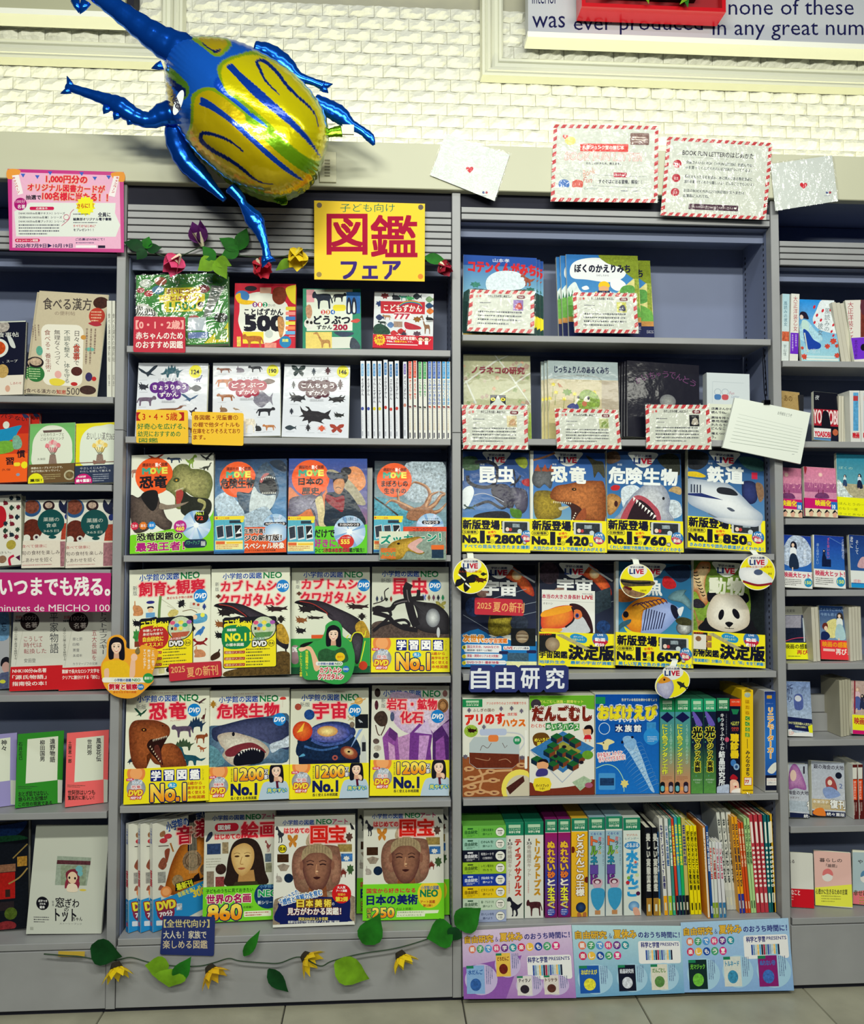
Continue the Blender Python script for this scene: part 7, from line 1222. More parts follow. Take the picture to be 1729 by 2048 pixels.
def f(a):a.fr(*C9);a.rc(70,125,265,1060,'d8e0d8');stm(a,75,125,240,245,'1c8060');a.tx('マジカル',110,278,215,298,'c06848',bd=.02);a.tx('レインボー',98,310,225,330,'508898',bd=.02);a.el(162,385,72,38,'3888c8');a.tx('ぷるぷる',105,365,220,400,'e8f0f4',bd=.04);a.tx('水だんご',105,425,225,865,'2898d8',vt=1,bd=.10);[a.el(x,y,r,r,c)for x,y,r,c in((195,540,12,'e06050'),(130,685,16,'80b048'),(122,730,18,'c02838'),(220,835,20,'501848'),(210,660,18,'c8d8a8'))];a.el(180,955,52,48,'4888c0',c2='a0c8e8');a.bl([(170,980),(200,965),(225,985),(240,1045),(190,1045)],'e0a890',.1)
kspine(79,240,128,1045,ZL,f,'white kit spine with big blue water-ball characters',f=C9,col='d8e0d8',y0=.035,xb=(85,252))
# leaning paperbacks and workbooks at the end of the shelf: top x0, x1, bottom x0, x1, y top, y bottom, colour, title, title colour, foot colour
sp2=[(285,345,298,347,225,1050,'10121c','美しい実験図鑑','d0d0c8','a87c30','black experiment album spine, first of two'),(350,410,364,412,225,1048,'10121c','美しい実験図鑑','d0d0c8','a87c30','black experiment album spine, second of two'),(392,412,415,432,255,1035,'1c5a98','理科の本','c8d8e8','e8d030','thin blue science spine next to the black albums'),
 (412,450,466,500,135,1040,'dcdcd6','なぜ？どうして？図鑑','30306c','f0a818','white why-and-how spine with orange foot'),(462,497,510,545,138,1040,'d8dcd8','いきもの図鑑','3060a0','a8c020','white creature spine with lime foot'),(499,522,548,580,138,1040,'3c8a80','せいかつ図鑑','e8f0e8','38b088','teal green life spine'),(525,550,583,608,135,1035,'d83c28','自由研究','f0e040','181c30','red free-study spine'),(553,582,612,640,122,1035,'38a0b8','自由工作','f0e840','141c38','sky blue craft spine'),(586,618,640,668,125,1035,'20b060','自由研究','f0e840','141c38','bright green study spine'),(622,653,668,710,130,1035,'c8b868','自由研究','283878','181820','sand coloured free-study spine'),
 (662,697,714,750,210,1045,'f0e010','好奇心をそだてる教科書','28280c','f0e010','yellow textbook spine, first of three'),(700,732,752,784,210,1040,'f0e010','好奇心をそだてる教科書','28280c','f0e010','yellow textbook spine, second of three'),(734,764,786,816,210,1038,'f0e010','好奇心をそだてる教科書','28280c','f0e010','yellow textbook spine, third of three'),
 (848,872,902,930,228,1088,'184a90','子どもの図鑑','dce4f0','184a90','dark blue spine sticking out beside the orange one'),
 (878,908,918,945,358,1065,'d8dcd8','はたらく虫','d03828','88a828','short white spine with green foot, first of four'),(910,938,946,978,355,1065,'d8dcd8','むし図鑑','b03028','88a028','short white spine with olive foot, second of four'),(940,968,982,1012,360,1062,'dcdce0','いきもの','c03058','3878a8','short white spine with blue foot, third of four'),(970,1000,1018,1050,362,1062,'dcdce0','いきもの','c03058','3878a8','short white spine with blue foot, fourth of four'),
 (948,990,1052,1078,120,1035,'d8dcd4','おいしいがわかる','30383c','c8ccc4','tall white spine, first of three'),(994,1036,1080,1112,118,1033,'d8dcd4','おいしいがわかる','30383c','c8ccc4','tall white spine, second of three'),(1040,1084,1115,1165,115,1030,'d8dcd4','おいしいがわかる','30383c','c8ccc4','tall white spine, third of three'),
 (1088,1113,1168,1192,118,1020,'f0a820','おうち実験あそび','181c40','2838a0','amber home-experiment spine, first of two'),(1116,1145,1196,1224,118,1018,'f0a820','おうち実験あそび','181c40','2838a0','amber home-experiment spine, second of two'),(1150,1174,1228,1250,180,1025,'d8501c','学習まんが','f0d8b0','d8501c','orange comic spine, first of two'),(1178,1202,1253,1276,178,1023,'d8501c','学習まんが','f0d8b0','d8501c','orange comic spine, second of two'),
 (1205,1233,1279,1300,138,1022,'b0d890','キッチン理科','1c3c28','b0d890','light green kitchen spine, first of two'),(1236,1264,1303,1326,136,1020,'b0d890','キッチン理科','1c3c28','b0d890','light green kitchen spine, second of two'),
 (1258,1298,1336,1372,118,1032,'c03c48','','f0e8e0','c03c48','crimson dotted spine, first of three'),(1302,1344,1376,1410,116,1030,'c03c48','','f0e8e0','c03c48','crimson dotted spine, second of three'),(1348,1388,1414,1448,115,1028,'c03c48','','f0e8e0','c03c48','crimson dotted spine, third of three'),(1394,1426,1450,1478,116,1026,'146a70','','e8f0e0','146a70','dark teal dotted spine, first of two'),(1430,1464,1480,1508,114,1024,'146a70','','e8f0e0','146a70','dark teal dotted spine, second of two'),(1470,1504,1512,1544,105,1022,'d8a828','','f4ecd0','d8a828','mustard dotted spine at the end of the row')]
for xt0,xt1,xb0,xb1,yt,yb,c,t,tcn,fc,lab in sp2:
 if xt0>1250:xt0-=5;xt1-=7;xb0-=5;xb1-=7
 W2=(xt1-xt0+xb1-xb0)/2-1.5;dx=0
 def f(a,W2=W2,yt=yt,c=c,t=t,tcn=tcn,fc=fc):
  a.rc(-2,0,42,1000,c);a.rc(-2,800,42,1000,fc)
  if t:a.tx(t,6,60,34,60+(740 if len(t)>6 else 480)*.9,tcn,vt=1,bd=.05);a.rc(12,870,28,950,tcn if fc==c else 'd8d8c0')
  else:
   a.rr(8,70,32,290,10,tcn);[a.el(20,340+48*i,14,15,tcn)for i in range(9)];a.rr(8,800,32,900,10,tcn)
 Fq=Fr(*C9);Q=Fq.q((xt0,yt),(xt0+W2,yt),(xb0+W2,yb),(xb0,yb))
 k_=spine('study_book',lab+' on the bottom shelf',Fq,xt0,xt0+W2,xb0,xb0+W2,yt,yb,ZL,None,col=c,y0=.006 if c=='184a90' else .007 if 'short' in lab else .052 if 'tall' in lab else .03,depth=.12 if 'tall' in lab else .043 if 'short' in lab else .14,group='study books leaning on the bottom shelf')
 A=Art();f(A);bb=[v.co for q in k_.children if q.name.startswith('cover')for v in q.data.vertices];hh=max(v.z for v in bb);w2=max(v.x for v in bb)
 A.build('spine_print',homog(quad(0,0,40,1000),[(-w2,hh),(w2,hh),(w2,0),(-w2,0)]),PRINT,k_,clip=(-w2+.0003,.0003,w2-.0003,hh-.0003))
def f(a):a.fr(*C9);a.rc(760,190,880,1100,'d8781c','e89428',m=.2);a.ln([(830,240),(880,1080)],20,'e8dcc8');a.tx('こどもの科学の本',828,330,850,800,'402010',vt=1)
spine('study_book','orange workbook jutting out past the blue spine on the bottom shelf',Fr(*C9),822,845,872,897,232,1092,ZL,f,col='e08828',y0=.004,depth=.12)
# red-striped recommendation cards
def airmail(a,W_,H_,b,c='c43c40'):
 a.rc(0,0,W_,H_,'d4d8cc')
 s_=b*1.9;n=int(W_/s_);s_=W_/n
 for i in range(n):x=i*s_;a.pg([(max(x+b*.55,0),0),(min(x+b*.55+s_*.55,W_),0),(x+s_*.55-b*.15,b),(x-b*.15,b)],c);a.pg([(max(x+b*.55,0),H_-b),(min(x+b*.55+s_*.55,W_),H_-b),(x+s_*.55-b*.15,H_),(x-b*.15,H_)],c)
 n=int((H_-2*b)/(b*1.9));s2=(H_-2*b)/n
 for i in range(n):
  y=b+i*s2
  for x in(0,W_-b):a.pg([(x,y+b*.6),(x+b,y+b*.05),(x+b,y+b*.05+s2*.52),(x,y+b*.6+s2*.52)],c)
def card_map(Q,W_,H_):
 return homog(quad(0,0,W_,H_),Q)
def rec_art(thumb,W_=540,H_=340,base_lines=5):
 def f(A):
  a=Art();airmail(a,W_,H_,30);a.el(62,56,10,12,'d8a8a0');a.el(90,52,9,10,'d05858');a.tx('わたしたちの推し本はコレ！',155,40,355,62,'20202c',bd=.05);a.rr(395,40,465,68,14,'7a3038');a.tx('児童書',410,47,450,61,'fff')
  a.rc(368,78,450,166,thumb[0],m=.6);a.bl([(385,150),(400,110),(430,105),(440,150)],thumb[1],.4);a.dots(90,98,235,118,1,'50505c');a.dots(90,130,200,142,1,'787880');a.dots(80,165,480,290,base_lines,'50545c',wd=.42)
  return a
 return f
def put(Q,art_src,W_,H_):
 0
 m_=homog(quad(0,0,W_,H_),Q)
 def f(A):
  a=art_src(None)
  A.P=[(m_(q[0]),)+tuple(q[1:])for q in a.P]
 return f
rc=[('against the blue brush-title book',[(941,579),(1069,582),(1069,667),(935,662)],('8a6ab0','c04038'),1),('against the yellow-cap boy book',[(1146,584.5),(1273,586.5),(1278,667),(1150,665)],('c8c860','3c3c58'),1),
  ('against the street-map cat book',[(924,809.6),(1055,811.7),(1057,899),(927,898)],('d8cca0','c8a078'),0),('against the meadow book',[(1110,817),(1236,820),(1244,898),(1115,897)],('b8c088','8aa058'),0),('in front of the black stack',[(1291.4,809),(1418.6,810),(1424,899),(1293.7,898)],('14141c','b8b0a0'),0)]
for i,(lab,Q,th_,r_)in enumerate(rc):
 o=sheet('recommendation_card','red-striped recommendation card in plastic '+lab,Q,(.012 if r_ else-.006),put(Q,rec_art(th_,base_lines=4 if i in(0,1)else 5),540,340),sleeve=3,group='red-striped recommendation cards')
# letters on the fascia
def big1(_):
 a=Art();airmail(a,1470,1075,52);a.heart(170,175,38,'e04838');a.el(240,230,75,60,'f0dc80');a.rr(380,265,1050,375,14,'e04840');a.tx('丸善ジュンク堂の推し本',410,288,990,345,'f8f0e8',bd=.04);a.rr(1075,105,1340,275,22,'806058');a.dots(1105,150,1310,250,3,'e0d0c0');a.tx('BOOK FUN LETTER',170,390,1245,500,'e09890',sh=.2,bd=.05);a.tx('BOOK FUN LETTER',172,392,1243,498,'e8dcd4',sh=.2);a.tx('わたしの好きな本、教えます。',470,525,950,558,'404450',bd=.03)
 a.tx('Book',420,620,600,710,'d89078',sh=.3,rot=-.3);a.tx('Fun',430,735,560,810,'c86858',sh=.3);a.tx('Letter',450,865,650,905,'9aa8a8',sh=.3);a.ln([(580,700),(1315,720),(1310,875),(570,850),(580,700)],5,'8a9098');a.rc(855,665,1035,730,'b82840');a.tx('書店員より',880,680,1010,712,'f0e0e0');a.tx('すぐそばにある冒険、探検！！',650,765,1250,820,'20243c',bd=.03);a.dots(960,905,1110,930,1,'303870');a.dots(1130,905,1270,930,1,'687088')
 for x,c in((175,'3c70b8'),(360,'d05848')):a.ring(x,690,62,60,4,'9aa8a8');a.bl([(x-70,800),(x,770),(x+70,800),(x+60,880),(x-60,880)],c,.1);a.bl([(x-50,880),(x+50,880),(x+60,930),(x-60,930)],'d8dcd4')
 return a
def big2(_):
 a=Art();airmail(a,1380,1080,48);a.tx('BOOK FUN LETTERのはじめかた',215,165,1145,240,'28202c',bd=.02);a.dots(200,255,1160,268,1,'8a8f88')
 for i,(l1,l2)in enumerate((('店員さんからのPOP（＝FUN LETTER）を読んでね。','本を買ってくれたらFUN LETTERがついてくるよ！'),('興味をもったら本を読み、本に挟んである専用用紙に','感想を書いてくれたら嬉しいな！どんなことでもいいよ！'),('お店のBOOK FUN LETTER専用ポストまたは','応募箱に入れてね。'))):y=300+195*i;a.el(160,y+62,54,56,'b82838');a.tx('0%d'%(i+1),132,y+50,188,y+85,'f0dcd8');a.tx(l1,270,y+8,270+[880,880,790][i],y+55,'38404c',bd=.02);a.tx(l2,265,y+80,265+[870,910,340][i],y+125,'38404c',bd=.02)
 a.rr(350,900,1000,980,10,'4a2c3c');a.tx('みんなのFUN LETTERが届くのを待ってるよ',385,925,930,955,'e8dcd8');a.heart(960,940,18,'f4f0e8');return a
Q=[(1108,248.5),(1318,252),(1315.7,405.7),(1102,402.8)];sheet('instruction_sign','red-striped invitation sign headed by pink outlined letters, taped to the fascia',Q,-.018,put(Q,big1,1470,1075),sleeve=2,cat='sign')
Q=[(1335,273.5),(1546,286),(1532.8,439.7),(1321.8,430.7)];sheet('instruction_sign','red-striped instruction sign with three numbered steps, taped to the fascia',Q,-.018,put(Q,big2,1380,1080),sleeve=2,cat='sign')
for lab,Q,hp in(('tilted clear sleeve with a blank heart card near the balloon',[(892,268),(1020,309),(989.6,402),(861,350.5)],(940,339)),('tilted clear sleeve with a blank heart card over the last post',[(1542,328),(1665,310.5),(1677,402),(1551.6,421.6)],(1608,371))):
 def f(a,hp=hp,Q=Q):a.heart(hp[0],hp[1],7.5,'d02c38');x,y=Q[2][0]-22,Q[2][1]-17;a.el(x,y,2.5,2.5,'405088');a.el(x+6,y,2.5,2.5,'a84858');a.dots(x-5,y+5,x+12,y+8,1,'8088a0')
 sheet('letter_card',lab,Q,-.018,f,col='d4dad4',sleeve=3)
def f(a):
 for i in range(9):u=i/9;a.ln([(1478-20*u,828+62*u),(1606-11*u,858+52*u)],.7,'c8d0c8')
 a.tx('お手紙をどうぞ',1556,825,1585,832,'707878',rot=.2);a.dots(1585,907,1592,910,1,'909898')
np_=sheet('notepad','thick white lined notepad hanging askew from a black clip over the post',[(1470.7,795),(1622,825.8),(1602,928),(1446,895)],-.02,f,th=.008,col='e8eee4',cat='notepad')
z_=onY(1534,806,-.02);o=empty('binder_clip',tuple(z_),label='small black clip and wire loop holding the white notepad',cat='clip')
G().bbox(-.009,.009,-.006,.012,-.004,.008,.001).make('clip_body',mat('black_metal','14151c',.3,1),o);G().tube([(0,.003,.006),(-.004,.004,.03),(-.003,.012,.12),(.001,.016,.16),(.004,.012,.10),(.003,.004,.02)],.0012,5).make('wire_loop',mat('black_metal'),o)
# shelf tags
def hand(Q,lines,col,label,y=-.004,rnd=4,name='shelf_tag',th=.0012,cat='tag',extra=None,nosnap=0):
 def f(a):
  for t,x0,y0,x1,y1,c,b in lines:a.tx(t,x0,y0,x1,y1,c,bd=b)
  if extra:extra(a)
 return sheet(name,label,Q,y,f,th=th,col=col,cat=cat,round_=rnd,gloss=False)
hand([(268,632.6),(370.5,634),(371,705.5),(266.4,704)],[('【0・1・2歳】',272,641,367,658,'f4b0a8',.05),('赤ちゃんのため',272,664,366,678.5,'f4ece4',.03),('のおすすめ図鑑',272,682,366,696.5,'f4ece4',.03)],'c01c38','red rounded tag with white handwriting on the first picture-book shelf')
hand([(273,819),(376,820.5),(377,887),(272.5,886)],[('【',273,825,281,841,'b02020',.05),('3・4・5歳',285,825,355,841,'c03018',.02),('】',358,825,368,841,'b02020',.05),('好奇心を広げる、',275,847,371,858.5,'1c7a3c',.02),('幼児におすすめの',276,862,361,873.5,'1c7a3c',.02),('図鑑',278,876,316,885,'1c7a3c',.02)],'f2c020','yellow rounded tag with red and green handwriting on the animal-book shelf')
hand([(384,823),(487.5,826),(487,891.5),(383.6,889)],[('各図鑑・児童書①',388,830,476,840,'8a2418',.02),('の棚で他タイトルも',387,844.5,479,854,'8a2418',.02),('在庫をとりそろえており',386,857,480,867,'8a2418',.02),('ます。',387,870,411,879,'8a2418',.02)],'f2c020','yellow rounded tag with four lines of brown handwriting under the fox picture book')
hand([(326,1831.7),(430.7,1834),(428,1912),(320,1909)],[('【全世代向け】',328,1839,419,1855,'d0c488',.03),('大人も！家族で',327,1861.5,413,1877,'e0d8c0',.02),('楽しめる図鑑',326,1880.5,415,1897,'d0c0a0',.02)],'14286c','navy rounded tag with cream handwriting on the bottom encyclopedia shelf')
for lab,Q,r_ in(('red new-release tag under the pet-keeping encyclopedia',[(337,1329),(441,1323),(443,1353),(339,1363)],-.09),('red new-release tag on the gold spacecraft encyclopedia',[(950,1195),(1046,1199),(1048,1232),(949.5,1229)],.04)):
 def f(a,Q=Q,r_=r_):x,y=Q[0][0],(Q[0][1]+Q[2][1])/2;a.tx('2025',x+5,y-8,x+33,y+4,'f0b070',bd=.02,rot=r_);a.tx('夏の新刊',x+37,y-9,x+99,y+11,'f0b070',bd=.02,rot=r_)
 sheet('shelf_tag',lab,Q,-.006 if Q[0][0]<500 else-.004,f,th=.012 if Q[0][0]<500 else .0012,col='c41c34',cat='tag',round_=4,gloss=False)
Q=[(937,1330),(1137,1330),(1137,1384.5),(937,1384)]
cs=[]
for i in range(4):cs+=[(938+50*i+4,1330.5),(938+50*i+44,1330.5),(938+50*(i+1),1335)]
cs+=[(1137.5,1378)]
for i in range(3,-1,-1):cs+=[(938+50*i+44,1384.5),(938+50*i+4,1384.5),(938+50*i,1379)]
def f(a):[a.tx(q,943+50*i,1337,979+50*i,1377,'e8ecf4',bd=.035)for i,q in enumerate('自由研究')]
sheet('shelf_sign','dark blue sign of four joined rounded tiles with big white characters',Q,-.006,f,th=.002,col='14246c',cat='sign',corners=cs,gloss=False)
def f(a):
 a.tx('子ども向け',681,407,790,424,'2c7a5c');a.tx('図',655,429,734,508,'a81038',bd=.028);a.tx('鑑',743,431,834,513,'a81038',bd=.028);a.tx('フェア',683,523,801,558,'3c2878',bd=.05)
 for x,y,c in((639,410.5,'7a6a58'),(842,414.5,'6a6058'),(638.5,549,'a08850'),(841.5,553,'e08838')):a.el(x,y,5.3,5.3,c)
sheet('fair_sign','large yellow sign with crimson and violet characters and four pins',[(628.7,401),(850.4,407.5),(849.8,562.8),(629,558.6)],-.017,f,th=.003,col='f4cc20',cat='sign',gloss=False)
def rnd_tag(cx,cy,r,lab,pic,rot=0,strap=(0,-1),ry=None):
 n=36;ry=ry or r;P=[(cx+r*math.cos(2*PI*i/n)*math.cos(rot)-ry*math.sin(2*PI*i/n)*math.sin(rot),cy+r*math.cos(2*PI*i/n)*math.sin(rot)+ry*math.sin(2*PI*i/n)*math.cos(rot))for i in range(n)]
 def f(a):
  a.pg([(cx+(x-cx)*.96,cy+(y-cy)*.96)for x,y in P],'f0e420');a.bl([(cx-r*.5,cy-r*.78),(cx-r*.45,cy-r*.4),(cx,cy-r*.18),(cx+r*.5,cy-r*.4),(cx+r*.55,cy-r*.75),(cx,cy-r*.97)],'e8e8e4')
  a.tx('学研の図鑑',cx-r*.4,cy-r*.86,cx+r*.4,cy-r*.74,'20285a',bd=.03)
  for ch,x0,x1,c in(('L',-.42,-.24,'1c3470'),('I',-.18,-.12,'1c3470'),('V',-.06,.16,'c01c38'),('E',.2,.38,'c01c38')):a.tx(ch,cx+x0*r,cy-r*.68,cx+x1*r,cy-r*.42,c,bd=.07)
  pic(a,cx,cy,r)
 q=[(cx-r,cy-r),(cx+r,cy-r),(cx+r,cy+r),(cx-r,cy+r)]
 o=sheet('wobbler_tag',lab,q,-.03,f,th=.0008,col='f4f0e0',cat='tag',corners=P)
 a0=Vector(onY(cx,cy-r*.9,-.03))-Vector(o.location);W_=.0085
 V=[(a0.x-W_,.0006,a0.z),(a0.x+W_,.0006,a0.z),(a0.x-W_+strap[0],.012,a0.z+.016),(a0.x+W_+strap[0],.012,a0.z+.016),(a0.x-W_+strap[0],.031,a0.z+.018),(a0.x+W_+strap[0],.031,a0.z+.018)]
 mesh('wobbler_strip',V,[(0,1,3,2),(2,3,5,4)],flatcol('e8ece0'),o)
def p1(a,x,y,r):a.sil('butterfly',x-r*.95,y-r*.3,x+r*.3,y+r*.85,'14141c',m=.1,rot=.5);a.ln([(x-r*.7,y-r*.1),(x-r*.3,y+r*.25)],3,'f0f0e0');a.ln([(x-r*.3,y+r*.4),(x,y+r*.65)],3,'f0f0e0');a.sil('beetle',x+r*.2,y,x+r*.9,y+r*.4,'4a1c10');a.tx('ほんものの動画',x-r*.7,y-r*.3,x+r*.6,y-r*.18,'c04818');a.sil('fish',x+r*.55,y-r*.2,x+r*.9,y,'20241c')
def p2(a,x,y,r):a.bl([(x-r*.95,y-r*.1),(x-r*.3,y-r*.05),(x+r*.9,y),(x+r*.95,y+r*.25),(x,y+r*.3),(x-r*.7,y+r*.3)],'5a4c34',.7);a.bl([(x-r*.8,y+r*.35),(x,y+r*.6),(x+r*.5,y+r*.75),(x,y+r*.95),(x-r*.6,y+r*.75)],'8a6a50',.7);a.bl([(x-r*.8,y+r*.3),(x-r*.3,y+r*.4),(x-r*.4,y+r*.55)],'5a1418');a.ln([(x-r*.9,y+.0),(x,y+r*.12),(x+r*.8,y+r*.1)],4,'14181c',1);a.tx('危険生物',x+r*.2,y+r*.5,x+r*.55,y+r*.62,'20201c')
def p3(a,x,y,r):a.bl([(x-r*.95,y-r*.2),(x-r*.2,y-r*.25),(x+r*.4,y),(x+r*.85,y+r*.45),(x+r*.4,y+r*.75),(x-r*.3,y+r*.6),(x-r*.95,y+r*.35)],'d8dce0',.05,'f4f4f4');a.el(x+r*.05,y,r*.25,r*.16,'4a5878');a.ln([(x-r*.8,y+r*.5),(x,y+r*.72),(x+r*.8,y+r*.62)],r*.12,'8a1c28',1);a.tx('日本全国の新型車両',x-r*.6,y-r*.36,x+r*.8,y-r*.24,'c04818');a.tx('鉄道',x+r*.6,y+r*.02,x+r*.8,y+r*.14,'20201c')
def p4(a,x,y,r):a.bl([(x-r*.85,y),(x-r*.4,y-r*.35),(x,y-r*.1),(x+r*.05,y+r*.4),(x-r*.3,y+r*.85),(x-r*.8,y+r*.5)],'9090b8',.2,'c0c0d8');a.bl([(x-r*.8,y-r*.05),(x-r*.45,y-r*.38),(x-r*.1,y-r*.15),(x-r*.5,y)],'d89028',.1);a.el(x-r*.45,y-r*.2,r*.06,r*.06,'101018');a.sil('shark',x+r*.15,y-r*.1,x+r*.85,y+r*.4,'282c2c',rot=.5);a.tx('魚',x,y+r*.75,x+r*.12,y+r*.85,'20201c')
rnd_tag(942,1151.7,36,'round yellow wobbler tag with a swallowtail butterfly',p1);rnd_tag(1274.5,1162,34.5,'round yellow wobbler tag with a venomous snake over the fish encyclopedia',p2);rnd_tag(1515.6,1144.5,36,'round yellow wobbler tag with a white bullet train',p3,strap=(-.008,0));rnd_tag(1345.7,1366.5,36.5,'oval yellow wobbler tag with a reef fish and a tuna',p4,rot=-.45,ry=28,strap=(.012,0))
# cut-out presenters
def cut(lab,P,base,fn,y=-.012):
 q=[(min(p[0]for p in P),min(p[1]for p in P)),(max(p[0]for p in P),min(p[1]for p in P)),(max(p[0]for p in P),max(p[1]for p in P)),(min(p[0]for p in P),max(p[1]for p in P))]
 return sheet('cutout_sign',lab,q,y,fn,th=.0012,col=base,cat='cut-out sign',corners=[tuple(p)for p in catmull(P,4)])
def f(a):
 a.fr(*FB[5]);face(a,150,790,66);a.bl([(20,1040),(30,940),(90,915),(200,915),(262,960),(270,1075),(40,1080)],'f0c024',.08);a.bl([(270,1060),(285,900),(318,890),(322,1000),(312,1060)],'f0c0a0');a.el(312,885,30,34,'f4c8ac');a.bl([(320,830),(350,790),(365,840),(340,860)],'807048',.5);a.bl([(40,1000),(80,990),(80,1070),(45,1075)],'f0c0a0')
 for i,t in enumerate(('これ一冊で、','飼い方・育て方が','すべてわかる！')):a.tx(t,470-38*i,820-5*i,498-38*i,1000-5*i,'f8f0e0',vt=1,bd=.04)
 a.rr(20,1068,430,1115,20,'eef0e0');a.tx('小学館の図鑑',130,1080,285,1106,'1848a0',bd=.04);a.tx('NEO',295,1080,368,1104,'188048',bd=.04);a.rc(35,1070,105,1112,'f4f4e8');a.el(440,1075,48,46,'2c9848');a.tx('最新刊',405,1062,475,1088,'f0f4e0',bd=.03);a.tx('飼育と観察',82,1128,340,1180,'c82038',ol='f8f0e0',ow=6,bd=.07);a.el(372,1155,30,28,'2878c0');a.tx('DVD',352,1145,392,1163,'fff',bd=.03);a.tx('身近な生き物の図鑑',120,1192,332,1212,'d06020',bd=.03)
cut('orange cut-out of a smiling woman in a yellow dress with a speech bubble',[(205,1360),(202,1330),(213,1310),(214,1285),(222,1273),(240,1270),(252,1282),(254,1296),(275,1298),(284,1290),(300,1293),(316,1302),(312,1325),(304,1352),(307,1362),(296,1374),(275,1392),(255,1397),(230,1392),(213,1378)],'f4a828',f,-.018)
def f(a):
 a.fr(*FB[6]);a.bl([(215,850),(300,835),(380,1000),(370,1060),(330,1050),(290,880)],'f0bc98');face(a,515,715,66);a.bl([(370,890),(440,850),(520,870),(600,840),(640,880),(640,980),(400,985)],'2c5c38',.5);a.bl([(180,850),(240,835),(250,860),(200,880)],'f4c8a8');a.bl([(190,830),(230,800),(320,785),(240,835)],'101814');a.tx('昆虫図鑑ＮＯ．１',245,870,275,1110,'f0e840',vt=1,bd=.04);a.tx('くわしいカブクワ図鑑',190,890,215,1120,'f0e840',vt=1,bd=.03)
 a.el(580,930,46,42,'f0c820');a.tx('最新刊',552,920,608,940,'c84820');a.rr(345,975,605,1015,18,'eef0e8');a.tx('小学館の図鑑',365,985,520,1008,'1848a0',bd=.04);a.tx('NEO',530,985,595,1007,'188048',bd=.04);a.tx('カブトムシ',385,1030,590,1080,'c83040',ol='f0e8e0',ow=7,bd=.06);a.tx('クワガタムシ',370,1092,610,1145,'c83040',ol='f0e8e0',ow=7,bd=.06);a.el(635,1048,32,32,'2878c0');a.tx('DVD',612,1038,658,1058,'fff',bd=.03)
cut('green cut-out of a smiling woman holding out a beetle',[(595,1302),(594,1295),(612,1287),(640,1280),(650,1262),(652,1250),(664,1242),(677,1243),(685,1255),(686,1272),(698,1280),(708,1300),(710,1325),(704,1350),(690,1366),(665,1368),(640,1360),(610,1358),(602,1335)],'2ca048',f,-.016)
# three science posters along the plinth
def poster(lab,Q,c0,c1,rows,boxes,first):
 m_=homog(quad(0,0,760,480),Q)
 a=Art();a.rc(0,0,760,480,c0,c1,m=.06)
 if first:a.pg([(0,260),(420,190),(300,480),(0,480)],'9058b0',m=.1)
 a.tx('自由研究',20,40,225,90,'e8b840',ol='6a4818',ow=3,bd=.04);a.tx('＆',240,55,262,88,'2c3880');a.tx('夏休み',275,30,430,88,'e8b840',ol='6a4818',ow=3,bd=.04);a.tx('のおうち時間に！',445,42,745,85,'2c3080',bd=.04)
 cc=['e07858','48a070','5898d8','d84880','6a2c88','2890a0','d02858','f0c048','1c48a0','48a070','d82c80'];k=0
 for j,t in enumerate(rows):
  for i,q in enumerate(t):x,y=60+58*i+(12 if first else 0),135+70*j;a.el(x,y,26,28,cc[k%11]);a.tx(q,x-15,y-16,x+15,y+16,'f8f4f0',bd=.04);k+=1
 by=205 if first else 115;a.rr(455 if first else 440,by-(8),745,by+150,16,'f0f0f0');a.tx('科学と学習',460,by,590,by+38,'2c3080',bd=.05);a.tx('PRESENTS',600,by+4,735,by+26,'2c3080',bd=.02)
 rr=random.Random(3)
 for i in range(14):a.rc(490+i*14,by+55,502+i*14,by+125,['3858a8','88a8c8','c8d8d8','f0c878','60b0d8','182440','b02848','78a8b0'][i%8],m=.4)
 for x,y,w_,h_,c,c2,t in boxes:a.el(x+w_*.8,y+h_*.5,w_*.9,h_*.55,'c8b8e0' if first else 'a8d0e8');a.rc(x,y,x+w_,y+h_,c,m=.1);a.rc(x,y,x+w_*.4,y+h_*.1,'208058');a.tx(t,x+w_*.1,y+h_*.15,x+w_*.9,y+h_*.32,c2,bd=.05);a.el(x+w_/2,y+h_*.68,w_*.3,h_*.22,c2,m=.5);a.dots(x+w_+8,y+5,x+w_+60,y+h_*.75,4,'506090',vt=1)
 return sheet('science_poster',lab,Q,-.022,put(Q,lambda _:a,760,480),th=.0004,col=c0,cat='poster',tilt=5.6)
poster('lilac science kit poster with mud-ball and skeleton kits, first along the plinth',[(924.6,1862),(1143,1849.7),(1153,1996),(928,1998)],'dcc8e4','a878c0',['親子で科学を楽しもう！'],[(25,250,130,195,'88b0e0','3060a8','水だんご'),(240,170,100,160,'e8c050','702018','どろだんご'),(380,330,100,130,'e0dcd8','2c2430','ティラノ'),(560,330,95,125,'e0d8d0','5a3028','トリケラ')],1)
poster('aqua science kit poster with shrimp, crystal and woodlouse kits, middle of the three',[(1144,1850),(1362.7,1851.7),(1370,1986),(1153,1995)],'b8dce4','70a8d0',['親子で科学を','楽しもう！'],[(30,270,130,185,'1c58b0','e8e040','おばけえび'),(290,270,120,180,'10142c','d8dce8','結晶研究所'),(520,270,120,180,'e0dccc','5a8a48','だんごむし')],False)
poster('blue science kit poster with light-magic, tornado and magic-sand kits, last along the plinth',[(1362,1845),(1577.4,1836),(1589,1981),(1369.5,1985)],'a8ccec','88b0e0',['親子で科学を','楽しもう！'],[(40,260,130,200,'102c2c','70c040','光マジック'),(290,245,120,200,'d8dcd4','3c90b8','トルネード'),(530,245,130,205,'8a2070','4070c0','ぬれない砂')],False)
